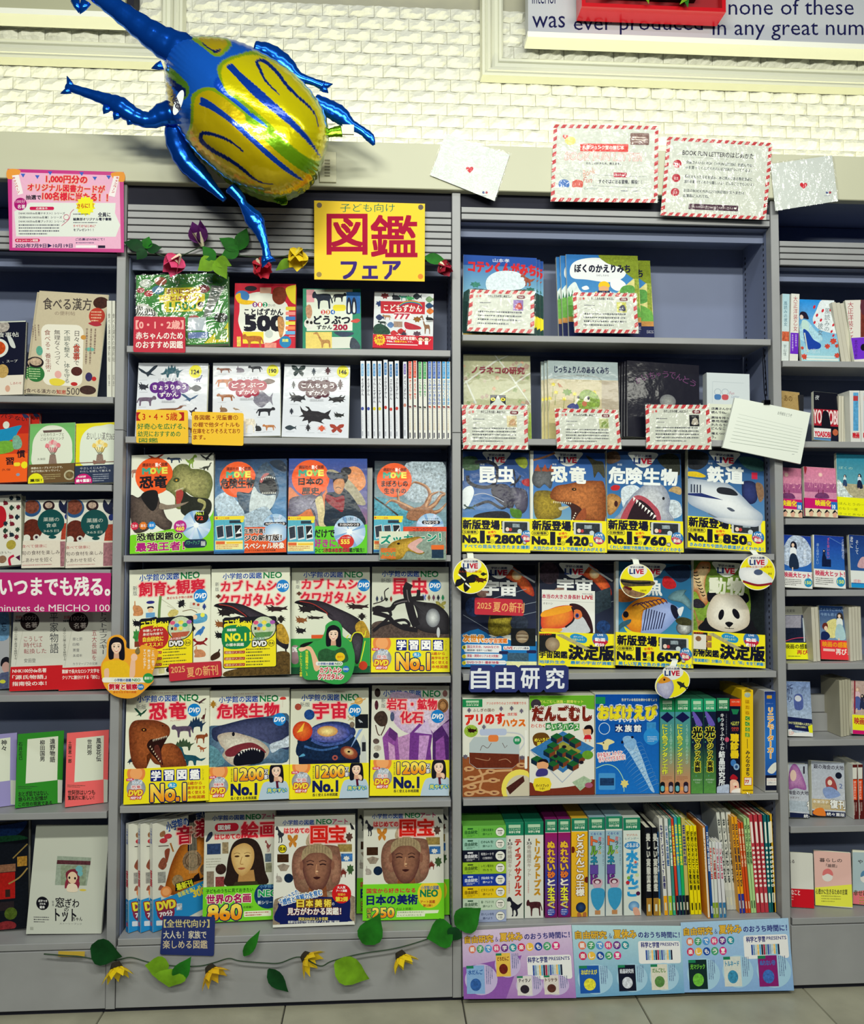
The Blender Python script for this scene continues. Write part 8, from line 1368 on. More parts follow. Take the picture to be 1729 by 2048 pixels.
# first bookcase: cookery and essays
A1,A2,A3,A4,A5=(0,330,4.096),(0,780,5.388),(0,1130,6.828),(0,1400,6.828),(0,1600,4.572)
ZA=ZS['A']
def art(a):
 a.fr(*A1);a.rc(-200,1275,222,1885,'0c1028');a.rc(-200,1725,222,1885,'e0d8c8');a.tx('食事帖',-20,1370,158,1412,'e0e0d8');a.el(-20,1500,90,80,'d8dcd4');a.el(-20,1500,66,58,'c04818',m=.5);a.el(20,1320,60,50,'a8a098',m=.8);a.bl([(60,1400),(100,1420),(130,1500),(90,1490)],'c8ccc8');a.tx('、スープ',20,1600,145,1622,'e0e0d8');a.el(20,1690,50,55,'b89858',m=.4);a.tx('しあわせ',85,1780,175,1800,'b04848');a.el(62,1830,20,26,'d0a088');a.rc(-200,1275,222,1285,'c8ccc0')
book('cookbook','dark cookery book with soup bowls and cream foot, cut off at the picture edge',[(-40,640),(53.7,641),(45,789),(-45,788.5)],ZA[0],art,th=.015,col='0c1028',nocl=1)
def kanpo(a):
 a.fr(*A1);a.rc(170,1020,880,1900,'c4b89c',m=.05);a.tx('食べる漢方',370,1080,745,1165,'4c4440',bd=.02);a.tx('の便利帖',460,1175,620,1205,'8a7868');a.el(815,1110,58,42,'3c1c14',m=.8);a.el(790,1205,62,60,'b83828');a.dots(745,1165,835,1250,4,'e0b898');a.bl([(725,1260),(790,1245),(830,1270),(780,1282)],'a82838');a.rr(345,1275,690,1790,60,'e4e0d0')
 for i,(t,c)in enumerate((('日々の食事で','40383c'),('不調を整え、体を守る','40504c'),('無理なくつづく','40383c'),('食べる"養生術"','8a4038'))):a.tx(t,610-80*i,1315,665-80*i,1315+[290,450,290,380][i],c,vt=1,bd=.01)
 a.tx('食事',605,1425,668,1560,'b04838',vt=1,bd=.03);a.el(282,1690,80,76,'2c7038');a.dots(225,1640,335,1745,5,'c8e0a8');a.el(288,1590,70,48,'20181c');a.el(290,1585,52,34,'b8a088',m=.7);a.el(640,1655,48,40,'4c201c',m=.4);a.bl([(405,1740),(470,1725),(540,1750),(500,1790),(420,1785)],'e0cc40');a.el(480,1690,30,34,'e0a8a0');a.el(325,1490,28,40,'58a088',m=.3);a.el(745,1700,30,40,'302858',m=.4);a.el(690,1370,22,18,'c89040');a.el(745,1465,40,16,'68b0a0');a.el(620,1770,30,18,'b82828');a.el(740,1820,72,42,'3c2420',m=.6);a.el(790,1715,20,20,'b82020')
 a.tx('食べる漢方の知恵',190,1830,550,1870,'60504c',bd=.02);a.tx('500',555,1805,668,1872,'403838');a.tx('知恵',465,1830,550,1870,'b84030',bd=.02);a.dots(700,1300,800,1620,3,'8a7868',vt=1);a.dots(255,1280,340,1420,3,'8a7868',vt=1)
kb=book('magazine','beige herbal-food magazine with curled corner and red and green stickers',[(84,581.5),(212.4,587),(200,790),(44,789)],ZA[0],kanpo,th=.006,yb=.02)
copy_thing(kb,(-.012,.014,0),'second beige herbal-food magazine peeping out behind the curled one')
for i,(x0,x1)in enumerate(((875,915),(922,948))):
 def art(a,x0=x0,x1=x1):a.fr(*A1);a.rc(x0-5,1090,x1+5,1900,'d8d8cc');a.tx('食べる漢方の便利帖',(x0+x1)/2-11,1200,(x0+x1)/2+11,1600,'605c58',vt=1);a.tx('知恵',(x0+x1)/2-9,1700,(x0+x1)/2+9,1800,'807c78',vt=1)
 spine('magazine',['thicker','thinner'][i]+' cream magazine spine beside the post',Fr(*A1),x0,x1,x0,x1,1098,1890,ZA[0],art,col='d8d8cc',group='magazine spines')
def art(a):
 a.fr(*A2);a.rc(-300,230,380,1030,'d0401c');a.rc(-300,235,340,500,'b82418');a.tx('バテない',10,300,300,345,'30141c',rot=.2,bd=.02);a.bl([(-100,470),(60,440),(230,410),(200,470),(130,560),(-100,600)],'1888b8',.1);a.el(68,400,36,40,'dcdcd0');a.bl([(-100,600),(60,570),(150,600),(130,690),(-100,710)],'70a838',.3);a.bl([(140,540),(200,520),(240,600),(220,660),(150,660)],'78a890',.4);a.rc(-300,715,300,1030,'f06020');a.tx('習',65,755,150,830,'2c141c',bd=.04);a.tx('慣',185,680,272,760,'2c141c',bd=.04);a.tx('久保',20,870,115,895,'2c141c');a.star(265,840,40,34,10,'f0e020');a.sil('bird',235,265,330,345,'202c50');a.el(195,940,20,16,'8898b0');a.rr(150,810,220,850,16,'f0d830')
k=book('essay_book','orange and red habit book with a blue diving figure on the second shelf',[(-45,832),(59,833),(54,969),(-50,969)],ZA[1],art,th=.014,col='b02018',nocl=1);copy_thing(k,(.020,.02,.006),'dark red habit book standing behind the orange copy')
def bouquet(a,cx,cy,c,c2):
 for i in range(9):x,y=cx+62*math.cos(i*.7+2.6)*(1 if i%2 else .6),cy+45*math.sin(i*.7+2.6);a.bl([(x-24,y),(x-8,y-28),(x+22,y-10),(x+14,y+22),(x-14,y+20)],c if i%2 else c2,.25)
 for i in range(5):a.ln([(cx-60+30*i,cy+10),(cx,cy+110)],5,'5a5c4c',1)
 a.pg([(cx-30,cy+90),(cx+30,cy+90),(cx+45,cy+190),(cx-45,cy+190)],'8a7468',m=.3)
def art(a):a.fr(*A2);a.rc(290,370,825,825,'70b468');a.bl([(345,650),(370,520),(460,420),(565,398),(680,430),(760,530),(780,650),(740,830),(370,830)],'dde2d0');a.pg([(460,450),(670,448),(660,475),(470,475)],'604c48');a.tx('いたわりスープと',440,480,690,515,'504844',rot=.02);a.tx('ごほうびドリンク',435,525,690,558,'504844');bouquet(a,570,625,'e08088','e4b0b0');a.tx('久保田',400,745,485,768,'504844')
def bnd(a):a.fr(*A2);a.rc(290,815,830,1025,'6a5030');a.tx('季節のスープとドリンクで、',335,842,680,866,'e8e0c8',bd=.02);a.tx('体が元気になっていく。',335,875,650,898,'e8e0c8',bd=.02);a.el(385,1000,88,92,'e8e420');a.tx('重版！',325,970,450,1000,'282810',bd=.05);a.el(755,945,62,55,'b0a888',m=.3);a.el(755,945,44,38,'705c38',m=.6);a.dots(460,920,680,985,3,'b0a070')
book('essay_book','green soup-and-drink book with pink bouquet and brown band',[(60,849.6),(151,850),(149,969.7),(56,969)],ZA[1],art,th=.015,band=(bnd,(931,970),'6a5030'))
def art(a):a.fr(*A2);a.rc(800,368,1270,835,'e4d818');a.bl([(860,680),(880,520),(960,430),(1080,405),(1260,430),(1262,840),(900,830)],'dde4d4');a.tx('おいしい漢方365',935,475,1240,560,'60585c',rot=.06);bouquet(a,1080,625,'e8c868','f0e0a0');a.ln([(810,798),(1262,798)],7,'8a6458');a.bl([(1010,775),(1070,795),(1140,778),(1130,815),(1070,805),(1015,818)],'8a6458')
def bnd(a):a.fr(*A2);a.rc(800,828,1270,1030,'283450');a.tx('やさしくじんわり、',865,848,1160,872,'c8ccd0');a.tx('わたしを癒して整える',865,882,1200,905,'c8ccd0');a.el(900,1005,98,88,'c81870');a.tx('大好評',838,938,930,960,'fff',bd=.03);a.tx('続々重版！',825,975,980,1008,'fff',bd=.05);a.dots(1005,920,1200,1010,4,'a0a8b8')
book('essay_book','yellow herbal book with cream flowers and navy band beside the post',[(152,849),(232,849),(231,969.7),(150,970)],ZA[1],art,th=.015,band=(bnd,(934,970),'283450'))
def art(a):
 a.fr(*A3);a.fr(*A2);a.rc(-300,1150,225,1945,'dad8cc');a.el(0,1400,70,125,'b81828');rr=random.Random(6)
 for x,y in((60,1240),(125,1200),(200,1200),(130,1310),(200,1310),(120,1400),(190,1420),(60,1560),(125,1600),(190,1560),(130,1480),(60,1480),(60,1620),(180,1640)):a.sil(rr.choice(['rabbit','bug','flower','fish']),x-28,y-32,x+28,y+32,rr.choice(['1c2c38','701c2c','283c30']))
 a.el(120,1720,52,52,'a8983c',m=.3);a.ln([(150,1840),(100,1870),(110,1945)],26,'b81c40',1);a.el(25,1870,45,42,'8a6850',m=.4);a.tx('さい。',0,1785,120,1812,'404040');a.pg([(165,1860),(215,1840),(215,1905)],'481838')
book('cookbook','white cookware-pattern book with red disc, cut off at the picture edge',[(-40,994),(43,996),(42,1141),(-40,1140)],ZA[2],art,th=.03,nocl=1)
def yakuzen(X):
 def art(a):
  a.fr(*A2);p=lambda x:X+x-680;a.rc(p(660),1200,p(1260),1945,'d8d8cc');a.el(p(790),1290,105,100,'285080',m=.2);a.el(p(790),1280,84,76,'7a4030',m=.8);a.el(p(980),1270,66,56,'2c1820',m=.3);a.el(p(980),1265,42,34,'b8a090',m=.8);a.el(p(1200),1260,110,108,'141c3c',m=.3);a.pg([(p(1110),1210),(p(1180),1215),(p(1150),1265)],'d0d0c8');a.el(p(1225),1300,26,26,'d8c8a0');a.el(p(800),1530,110,115,'5c2418',m=.7);a.el(p(740),1620,40,38,'d8d8cc');a.el(p(845),1615,36,34,'d0ccc4');a.el(p(845),1612,16,16,'301c2c');a.pg([(p(1130),1470),(p(1240),1465),(p(1240),1645),(p(1110),1645)],'a83c28',m=.5);a.el(p(1185),1395,30,34,'1c2c70')
  a.el(p(1005),1455,148,145,'0c4848');a.el(p(1020),1615,42,18,'0c4848');a.tx('薬膳の',p(920),1400,p(1095),1445,'c8ccc0');a.tx('食卓',p(950),1465,p(1065),1510,'c8ccc0');a.tx('365日',p(920),1535,p(1090),1562,'b8c0b4')
 def bnd(a):a.fr(*A2);p=lambda x:X+x-680;a.rc(p(660),1655,p(1260),1945,'dcd4c4',m=.06);a.tx('食べて健康に',p(690),1690,p(960),1725,'b04850');a.tx('旬の食材を楽しみ',p(690),1755,p(1100),1800,'504044',bd=.01);a.tx('しあわせを招く',p(690),1830,p(1015),1875,'504044',bd=.01);a.rc(p(1105),1665,p(1250),1930,'9a6870',m=.5);a.dots(p(700),1895,p(1200),1915,1,'b87878')
 return art,bnd
for X,q,lab in((225,[(50,1004),(137,1003.6),(128,1140),(43.6,1139)],'medicinal-food daily book with teal disc, next to the cookware book'),(695,[(138,1004),(230.5,1003.6),(230,1140),(129,1140)],'medicinal-food daily book with teal disc, beside the post')):
 ar,bn=yakuzen(X);book('cookbook',lab,q,ZA[2],ar,th=.02,band=(bn,(1086,1140),'dcd4c4'))
def f(a):a.fr(*A3);a.tx('いつまでも残る。',0,165,1500,420,'f4f0ec',bd=.045);a.tx('minutes de MEICHO 100',-60,540,1500,632,'f0e8e8',bd=0)
sheet('title_sign','magenta shelf sign with large white slogan over the essay shelf',[(-60,1144.5),(222,1146),(219.5,1223.7),(-62,1223.7)],-.006,f,th=.003,col='b8086c',cat='sign',gloss=False)
def essay(x0,big,t2,lines,au,bt):
 def art(a):
  a.fr(*A3);a.rc(x0-50,560,x0+760,1730,'d4d4c8');a.el(x0+245,780,135,128,'241818');a.tx('100分',x0+145,690,x0+345,765,'c8b8b0');a.tx('名著',x0+180,790,x0+350,865,'d8ccc4');a.tx('別冊',x0+45,690,x0+130,735,'b04050',bd=.02);a.tx('NHK',x0+40,748,x0+118,775,'181820',bd=.05);a.ln([(x0+150,900),(x0+50,1380)],4,'b0b0a4');a.tx(big,x0+520,650,x0+650,1230,'303440',vt=1)
  if t2:a.tx(t2,x0+425,890,x0+500,1310,'9a3844',vt=1)
  for i,(t,c)in enumerate(lines):a.tx(t,x0+165,[990,1060,1140,1215,1330][i]if len(lines)>3 else 990+84*i,x0+(165+[130,90,90,130,340][i]if len(lines)>3 else 165+[260,250,310][i]),([1030,1100,1180,1255,1370][i]if len(lines)>3 else 1058+84*i),c)
  if au:a.tx(au,x0+170,1290,x0+330,1345,'504c50')
  a.tx('人間の心の闇と救済を解読する',x0+30,840,x0+75,1300,'60605c',vt=1)
 def bnd(a):
  a.fr(*A3);a.rc(x0-60,1380,x0+760,1730,'c81c24')
  for i,t in enumerate(bt):a.tx(t,x0+15,1425+85*i,x0+15+(460 if len(t)<12 else 520),1480+85*i,'f4e8e0',bd=.03)
 return art,bnd
for x0,q,lab,ar in((160,[(26,1212),(132,1212),(122,1380),(20,1382)],'grey classics essay book with red band and medieval war tale title',essay(160,'平家物語','',[('こうして','9a3844'),('時代は','9a3844'),('転換した','9a3844')],'安田登',('NHK100分de名著','「源氏物語」','指南役の本！'))),(830,[(124.5,1212),(224,1212),(222,1380),(116,1383)],'grey classics essay book with red band, partly behind the woman in yellow',essay(830,'ドストエフスキー','五大長編を',[('罪と罰','50505c'),('白痴','50505c'),('悪霊','50505c'),('未成年','50505c'),('カラマーゾフの兄弟','50505c')],'',('難解で長大なロシア文学を','クリアに腑分けする「読む」')))):
 book('essay_book',lab,q,ZA[3],ar[0],th=.008,wrap=1,band=(ar[1],(1334,1384),'c81c24'),yb=.05)
def art(a):a.fr(*A3);a.rc(-300,560,150,1730,'a8aab0');a.bl([(-60,640),(110,650),(120,1000),(-60,1000)],'6a98c0',.4);a.tx('忘',20,790,95,910,'202840');a.bl([(10,1360),(30,1290),(90,1260),(140,1290),(150,1380),(130,1400),(30,1390)],'181820');a.el(85,1400,55,72,'c09890');a.bl([(0,1500),(60,1470),(145,1480),(145,1700),(0,1700)],'505878',.4);a.el(40,1590,40,25,'c8c840')
book('essay_book','grey essay book with a short-haired portrait, cut off at the picture edge',[(-30,1214),(20.5,1214),(18,1376),(-32,1380)],ZA[3],art,th=.01,nocl=1,yb=.07)
def classic(x0,x1,c,t1,t2,au,l1,l2,l3='',right=1):
 def art(a):
  a.fr(*A4);w_=x1-x0;a.rc(x0-60,400,x1+40,1520,c);a.pg([(x0+w_*.24,545),(x1-w_*.11,500),(x1-w_*.13,1100),(x0+w_*.2,1150)],'dde2d0');a.tx(t1,x1-w_*.29,530,x1-w_*.17,530+82*len(t1),'38383c',vt=1,bd=.03);a.tx(t2,x1-w_*.5,550,x1-w_*.385,550+74*len(t2),'38383c',vt=1,bd=.03);a.tx(au,x0+w_*.05,580,x0+w_*.14,580+62*len(au),'1c2c20',vt=1,bd=.03)
  a.rc(x1-w_*.12,1095,x1+40,1410,'c8ccc0');a.tx(l1,x0+w_*.05,1250,x0+w_*.68,1320,'1c241c',bd=.03,rot=-.06);a.tx(l2,x0+w_*.05,1325,x0+w_*.66,1385,'1c241c',bd=.03,rot=-.06);a.dots(x0+w_*.04,1180,x0+w_*.5,1225,2,'304030')
  if l3:a.tx(l3,x0+w_*.05,1395,x0+w_*.76,1450,'1c241c',bd=.03,rot=-.06)
 return art
for q,lab,ar,c in(([(-40,1468),(36,1464),(30,1608),(-42,1616)],'lavender classics booklet, cut off at the picture edge',classic(-520,235,'9a92c8','神々','日本の面影','池田','ほんとうの','日本',''),'9a92c8'),([(35,1470),(129,1462),(124.5,1607),(29,1618)],'green classics booklet with pale title panel',classic(215,870,'2f8a28','遠野物語','柳田国男','石井正己','おとぎ話ではない、','語られた記憶が','この世の現実である'),'2f8a28'),([(133,1469.6),(219,1461.5),(215.5,1605.5),(129.6,1619)],'coral pink classics booklet with pale title panel beside the post',classic(895,1490,'f06868','風姿花伝','世阿弥','土屋恵一郎','世阿弥はいつも','驚異的に新しい！',''),'f06868')):
 book('essay_booklet',lab,q,ZA[4],ar,th=.007,yb=.055 if q[0][0]>0 else .05,tilt=8,yaw=24,col=c,nocl=1)
def art(a):a.fr(*A5);a.rc(-300,190,268,1185,'10141c',m=.4);a.bl([(-100,240),(120,220),(255,215),(150,330),(-100,340)],'142c5c',.6);a.bl([(-100,330),(160,330),(258,370),(100,380),(-100,375)],'1c4c30',.6);a.rc(-200,590,145,660,'8a6048',m=.5);a.rc(-200,665,140,905,'a81c18',m=.3);a.rc(160,530,250,620,'a87c30',m=.7);a.ln([(80,770),(180,720),(255,640)],14,'9a8048',1);a.ln([(120,540),(255,420)],12,'8a7440');a.rc(50,820,95,890,'30201c');a.rc(-200,930,130,1010,'282024',m=.3);a.el(100,1040,58,55,'4a5c20',m=.6);a.el(60,1150,90,45,'80282c',m=.5)
book('photo_book','dark photo book of a red temple hall, cut off at the picture edge',[(-40,1644),(58,1645),(56,1857),(-42,1859)],ZA[5],art,th=.02,col='141820',yb=.07,nocl=1)
def art(a):
 a.fr(*A5);a.rc(200,235,1000,1260,'c8ccc0');a.pg([(530,500),(835,510),(800,760),(505,760)],'9aa898',m=.3);a.pg([(530,535),(830,540),(828,575),(525,570)],'5a3038',m=.6);a.rc(560,580,790,760,'8a9880',m=.4)
 a.bl([(605,660),(640,620),(700,615),(730,660),(720,740),(640,745)],'7a2838',.1);a.el(668,690,45,54,'e4c8a8');a.el(640,690,9,12,'201818');a.el(692,695,9,12,'201818');a.bl([(600,740),(620,700),(630,760),(600,790)],'8a2c40');a.bl([(710,700),(735,740),(720,790),(695,760)],'8a2c40');a.bl([(630,750),(700,750),(715,815),(620,815)],'e8d8c0');a.el(728,610,32,28,'70b0b8',m=.1);a.el(738,650,24,26,'70b0b8',m=.1);a.el(765,802,32,10,'d8c048')
 a.el(385,935,60,65,'14141c');a.tx('点字つき',345,900,430,922,'eee',bd=.03);a.tx('さわる',358,930,412,948,'eee',bd=.03);a.tx('絵本',358,958,405,985,'eee',bd=.04);a.tx('窓',508,875,592,970,'181820',bd=.02);a.tx('ぎわ',600,885,732,970,'181820',bd=.02);a.tx('の',590,975,632,1010,'181820',bd=.02);a.tx('トット',505,985,705,1110,'181820',bd=.03);a.tx('ちゃん',672,1060,765,1100,'181820',bd=.02);a.tx('ストーリーブック',545,1122,760,1140,'505058');a.dots(295,1060,460,1130,3,'404048');a.tx('映画',475,905,495,960,'404048',vt=1);a.rc(255,1172,288,1205,'a8aca0')
book('picture_book','large white story book with a window vignette of a girl',[(76.5,1653.6),(215.4,1652.5),(207.8,1868),(46,1873)],ZA[5],art,th=.008,yb=.045,col='d4d8cc')
# last bookcase: paperback novels
D1,D2,D3,D4=(1540,560,6.02),(1540,890,6.02),(1540,1200,5.69),(1540,1480,3.937)
ZD=ZS['D']
def nov(lab,F_,Q,zi,art,th=.012,band=None,copies=0,bandpx=None,bc=None,**k):
 o=book('paperback',lab+' in the last bookcase',Fr(*F_).q(*Q),ZD[zi],art,th=th,band=(band,bandpx,bc)if band else None,**k);return o
def pages(lab,F_,x0,x1,y0,y1,zi,n=1,c='c8c4b4',sh=0,xb=None):
 for i in range(n):
  w_=(x1-x0)/n;a_,b_=(x0+w_*i,x0+w_*(i+1));d=sh
  spine('paperback',lab+(', copy %s of the row'%['one','two','three','four','five'][i]if n>1 else ''),Fr(*F_),a_,b_,a_+d,b_+d,y0,y1,ZD[zi],None,col=c,y0=.03+.006*i,depth=.1,group='paperbacks standing fore-edge out' if n>1 else None)
def sky(a,x0,y0,x1,y1,c,c2):a.rc(x0,y0,x1,y1,c,c2,m=.15)
def girl(a,x,y,h,hair,top,sk):a.bl([(x-h*.09,y+h*.16),(x-h*.08,y),(x,y-h*.06),(x+h*.1,y),(x+h*.12,y+h*.2)],hair,.1);a.el(x-h*.01,y+h*.07,h*.05,h*.065,'f0d0b8');a.bl([(x-h*.09,y+h*.17),(x+h*.08,y+h*.17),(x+h*.1,y+h*.42),(x-h*.1,y+h*.42)],top,.1);a.bl([(x-h*.1,y+h*.4),(x+h*.1,y+h*.4),(x+h*.2,y+h*.85),(x-h*.14,y+h*.85)],sk,.1);a.ln([(x-.03*h,y+h*.84),(x-.03*h,y+h)],h*.04,'e8c8b0')
def f(a):a.fr(*D1);a.rc(140,150,245,970,'a8ccd8','d8e0dc',m=.1);a.tx('風読みの彼女',170,240,215,540,'3a6a80',vt=1);a.rc(140,605,235,722,'c86040',m=.8);a.tx('宇山佳',165,760,205,900,'506068',vt=1)
spine('paperback','pale blue novel spine hard against the post',Fr(*D1),155,243,142,232,155,965,ZD[0],f,depth=.1)
def f(a):a.fr(*D1);a.rc(225,150,365,975,'dcdcd4');a.tx('大正洋装乙女',285,180,340,590,'a83848',vt=1);a.rc(225,610,365,875,'6a28c0');a.dots(255,630,340,860,2,'b8a0e0',vt=1)
spine('paperback','white novel spine with violet band',Fr(*D1),265,360,240,345,158,970,ZD[0],f,depth=.1)
def art(a):
 a.fr(*D1);sky(a,340,205,900,970,'1c88d8','a0d0d8');a.bl([(620,220),(760,225),(800,420),(820,560),(600,520),(520,420),(560,320)],'dce4e8',.2);a.bl([(365,480),(450,420),(540,520),(640,640),(500,700),(360,640)],'a8d0e0',.4);a.tx('風読みの',650,290,715,540,'6a7880',vt=1);a.tx('彼女',575,440,640,590,'6a7880',vt=1)
 a.bl([(375,360),(400,330),(450,340),(475,405),(420,400),(385,400)],'20182c');a.el(395,385,20,24,'e8d0c0');a.bl([(395,425),(460,430),(470,540),(400,545)],'b8d8d0',.1);a.bl([(400,530),(460,545),(520,640),(610,700),(600,760),(500,780),(430,760)],'1840a0',.1);a.ln([(415,560),(440,820)],16,'c8d0c0');a.tx('風は、すべてを憶えている',390,765,600,840,'e0ecf0')
 for x,y in((540,285),(715,310),(568,365),(612,415),(540,440),(630,320),(755,465),(740,540),(765,588)):a.el(x,y,12,18,'c82838',rot=.5)
 for x,y,r in((390,890,50),(700,730,40),(770,660,45),(840,860,45),(370,760,25),(820,720,30)):a.sil('flower',x-r,y-r,x+r,y+r,'c84838')
 a.rc(420,870,800,900,'c0dce0');a.rc(420,915,860,945,'d8e0d8')
nov('sky-blue novel with girl in a blowing blue skirt',D1,[(362,215),(745,225),(885,965),(348,965)],0,art)
pages('leaning paperback fore-edge beside the blowing-skirt novel',D1,750,895,235,970,0,3,sh=120)
def art(a):a.fr(*D1);a.rc(890,205,1400,970,'dcd8d0');a.tx('大正洋装乙女',930,230,1010,700,'a83848',vt=1);a.rc(1095,210,1400,670,'703028',m=.5);a.el(1150,300,60,110,'5a2c38');a.rc(890,672,1400,920,'7030c8');a.tx('恋の行方',1020,700,1060,910,'30184c',vt=1);a.el(1130,790,35,40,'14101c')
nov('white and violet novel leaning at the picture edge',D1,[(900,212),(1290,215),(1400,965),(1025,955)],0,art)
def art(a):a.fr(*D1);a.rc(100,1340,360,1960,'a88c58',m=.2);a.tx('あの',165,1400,265,1470,'6a5028',bd=.02)
nov('tan novel mostly hidden by the notepad',D1,[(130,1350),(355,1352),(350,1940),(120,1940)],1,art)
pages('black novel spine next to the tan one',D1,362,412,1365,1940,1,1,c='14161e')
def art(a):a.fr(*D1);a.rc(500,1340,840,1950,'0c0e1c');a.tx('夜',545,1395,600,1450,'c8ccd0',sh=.2);a.rc(515,1560,835,1760,'a82030',m=.4);a.tx('YOASOBI',525,1570,825,1735,'e8d0d0',bd=.03);a.bl([(640,1600),(690,1580),(720,1640),(730,1790),(630,1790)],'10101c');a.rc(515,1790,740,1905,'e0e0e0');a.tx('YOASOBI',540,1830,735,1895,'c81c38',bd=.06);a.rc(740,1870,840,1935,'14182c');a.el(795,1830,34,40,'b86040',m=.4);a.rc(520,1912,740,1945,'5888b8')
nov('black novel with glowing red stage letters',D1,[(525,1350),(822,1362),(835,1940),(530,1935)],1,art)
pages('pale fore-edge beside the black stage novel',D1,832,958,1375,1940,1,4)
for i,(x0,x1)in enumerate(((962,1085),(1090,1200))):
 def f(a,x0=x0,x1=x1):a.fr(*D1);a.rc(x0-5,1320,x1+25,1960,'d8d8d4');a.rc(x0+45,1350,x1-15,1810,'58a0d0',m=.4);a.rc(x0+45,1390,x1-20,1450,'b83c40');a.tx('映画',x0+40,1830,x1-5,1900,'c82030',bd=.07)
 spine('paperback','white film novel spine with a blue picture strip, '+['next to the pale fore-edges','at the picture edge'][i],Fr(*D1),x0,x1,x0+18,x1+18,1325,1945,ZD[1],f,depth=.1)
def pink(X):
 def art(a):a.fr(*D2);p=lambda x:X+x-400;a.rc(p(390),280,p(830),895,'d880a0','c890b0',m=.25);a.rc(p(390),480,p(830),590,'a85888',m=.3);a.el(p(608),378,26,26,'e8b0b0',c2='f4d8c8');a.tx('ストロベリームーン',p(460),425,p(790),545,'e8a0b8');a.bl([(p(545),660),(p(580),600),(p(680),600),(p(710),660)],'703868',.4);a.ln([(p(585),560),(p(585),610)],12,'7a3058');a.ln([(p(640),560),(p(640),610)],12,'7a3058');a.bl([(p(405),290),(p(440),300),(p(420),380)],'a02838')
 def bnd(a):a.fr(*D2);p=lambda x:X+x-400;a.rc(p(400),668,p(835),790,'c8186c');a.tx('映画化',p(545),685,p(735),755,'f0e020',bd=.05);a.rc(p(735),700,p(835),790,'2070c0');a.tx('10',p(750),735,p(785),780,'fff',bd=.05);a.rc(p(400),790,p(835),895,'e0d8b8');[(a.el(p(495+95*i),850,26,38,'d8a890'),a.bl([(p(465+95*i),840),(p(495+95*i),795),(p(525+95*i),840),(p(515+95*i),815)],'14141c'))for i in range(4)]
 return art,bnd
for X,q,lab in((-15,[(128,290),(375,292),(388,885),(135,885)],'pink film novel half hidden behind the post'),(405,[(403,285),(800,290),(822,885),(430,885)],'pink film novel with red band and four heads')):
 ar,bn=pink(X);nov(lab,D2,q,2,ar,band=bn,bandpx=(1001,1038),bc='c8186c')
def art(a):a.fr(*D2);sky(a,780,130,1400,895,'2888a8','80b8b8');a.rc(800,520,1400,690,'b0a888',m=.6);a.bl([(820,480),(900,560),(960,640),(1000,680),(830,680)],'d0dcdc',.8);girl(a,905,420,150,'20304c','e0e8e8','30486c');girl(a,1085,400,190,'181c30','d0e0f0','1c2440');a.tx('ぼくの',830,310,1000,345,'b0d8c8')
def bnd(a):a.fr(*D2);a.rc(780,685,1400,900,'ecec18');a.tx('ほんとうの一冊',835,745,1200,775,'80841c');a.tx('のもう一度',835,800,1060,830,'80841c');a.tx('きっとあなたを',840,862,1200,885,'80841c')
nov('teal seaside novel with yellow band at the picture edge',D2,[(790,140),(1250,145),(1260,895),(832,895)],2,art,band=bnd,bandpx=(1003.5,1039),bc='ecec18')
def hit(x0,kind):
 def art(a):
  a.fr(*D2);sky(a,x0-10,1100,x0+400,1540,'1c3ca0','2c68b8')
  if kind:a.ln([(x0+180,1140),(x0+380,1230)],5,'6a98d8');girl(a,x0+115,1300,150,'101838','182850','101c3c');a.rc(x0+90,1410,x0+200,1500,'101c40',m=.4);a.tx('また会いたい',x0+150,1140,x0+185,1400,'e06088',vt=1);a.tx('この星が降る丘で',x0+330,1150,x0+370,1400,'d8e4f0',vt=1);a.tx('君と出会いたい',x0+20,1220,x0+55,1480,'a8c8e8',vt=1)
  else:a.bl([(x0+20,1250),(x0+120,1120),(x0+260,1140),(x0+350,1280),(x0+340,1420),(x0+200,1480),(x0+10,1440)],'b8c8e0',.8);girl(a,x0+130,1200,340,'14182c','e8ecf0','1c2c44');a.tx('あの花が咲く丘で',x0+250,1260,x0+290,1440,'f0f4f8',vt=1);a.tx('君とまた出会えたら',x0+40,1260,x0+78,1440,'e8f0f8',vt=1)
 def bnd(a):a.fr(*D2);a.rc(x0-15,1530,x0+420,1760,'e4e4e0');a.tx('映画大ヒット！',x0+10,1548,x0+365,1612,'c81c50',bd=.05);a.el(x0+315,1670,52,58,'2890c0');a.tx('150',x0+275,1650,x0+352,1690,'e8f060',bd=.04);a.dots(x0+10,1630,x0+250,1720,4,'303030')
 return art,bnd
for x0,kd,q,lab in((155,0,[(163,1112),(492,1115),(525,1748),(158,1745)],'blue sky novel with long-haired schoolgirl and white film band'),(540,1,[(515,1118),(898,1120),(915,1748),(540,1748)],'deep blue starlit novel with white film band')):
 ar,bn=hit(x0,kd);nov(lab,D2,q,3,ar,band=bn,bandpx=(1144.5,1181),bc='e4e4e0')
def art(a):a.fr(*D2);sky(a,940,1110,1400,1760,'1c3880','3060a0');a.tx('そして',1030,1170,1075,1350,'e8f0f4',vt=1);a.tx('君に',965,1130,1005,1280,'e8f0f4',vt=1);a.rc(940,1545,1400,1690,'e0e4e0');a.tx('感動',1010,1650,1100,1690,'d87080');a.rc(940,1700,1400,1750,'2090d0');a.bl([(1060,1500),(1110,1380),(1200,1400),(1200,1500)],'c8a0a8',.3)
nov('blue novel with white band cut off at the picture edge',D2,[(950,1112),(1250,1112),(1280,1748),(985,1748)],3,art)
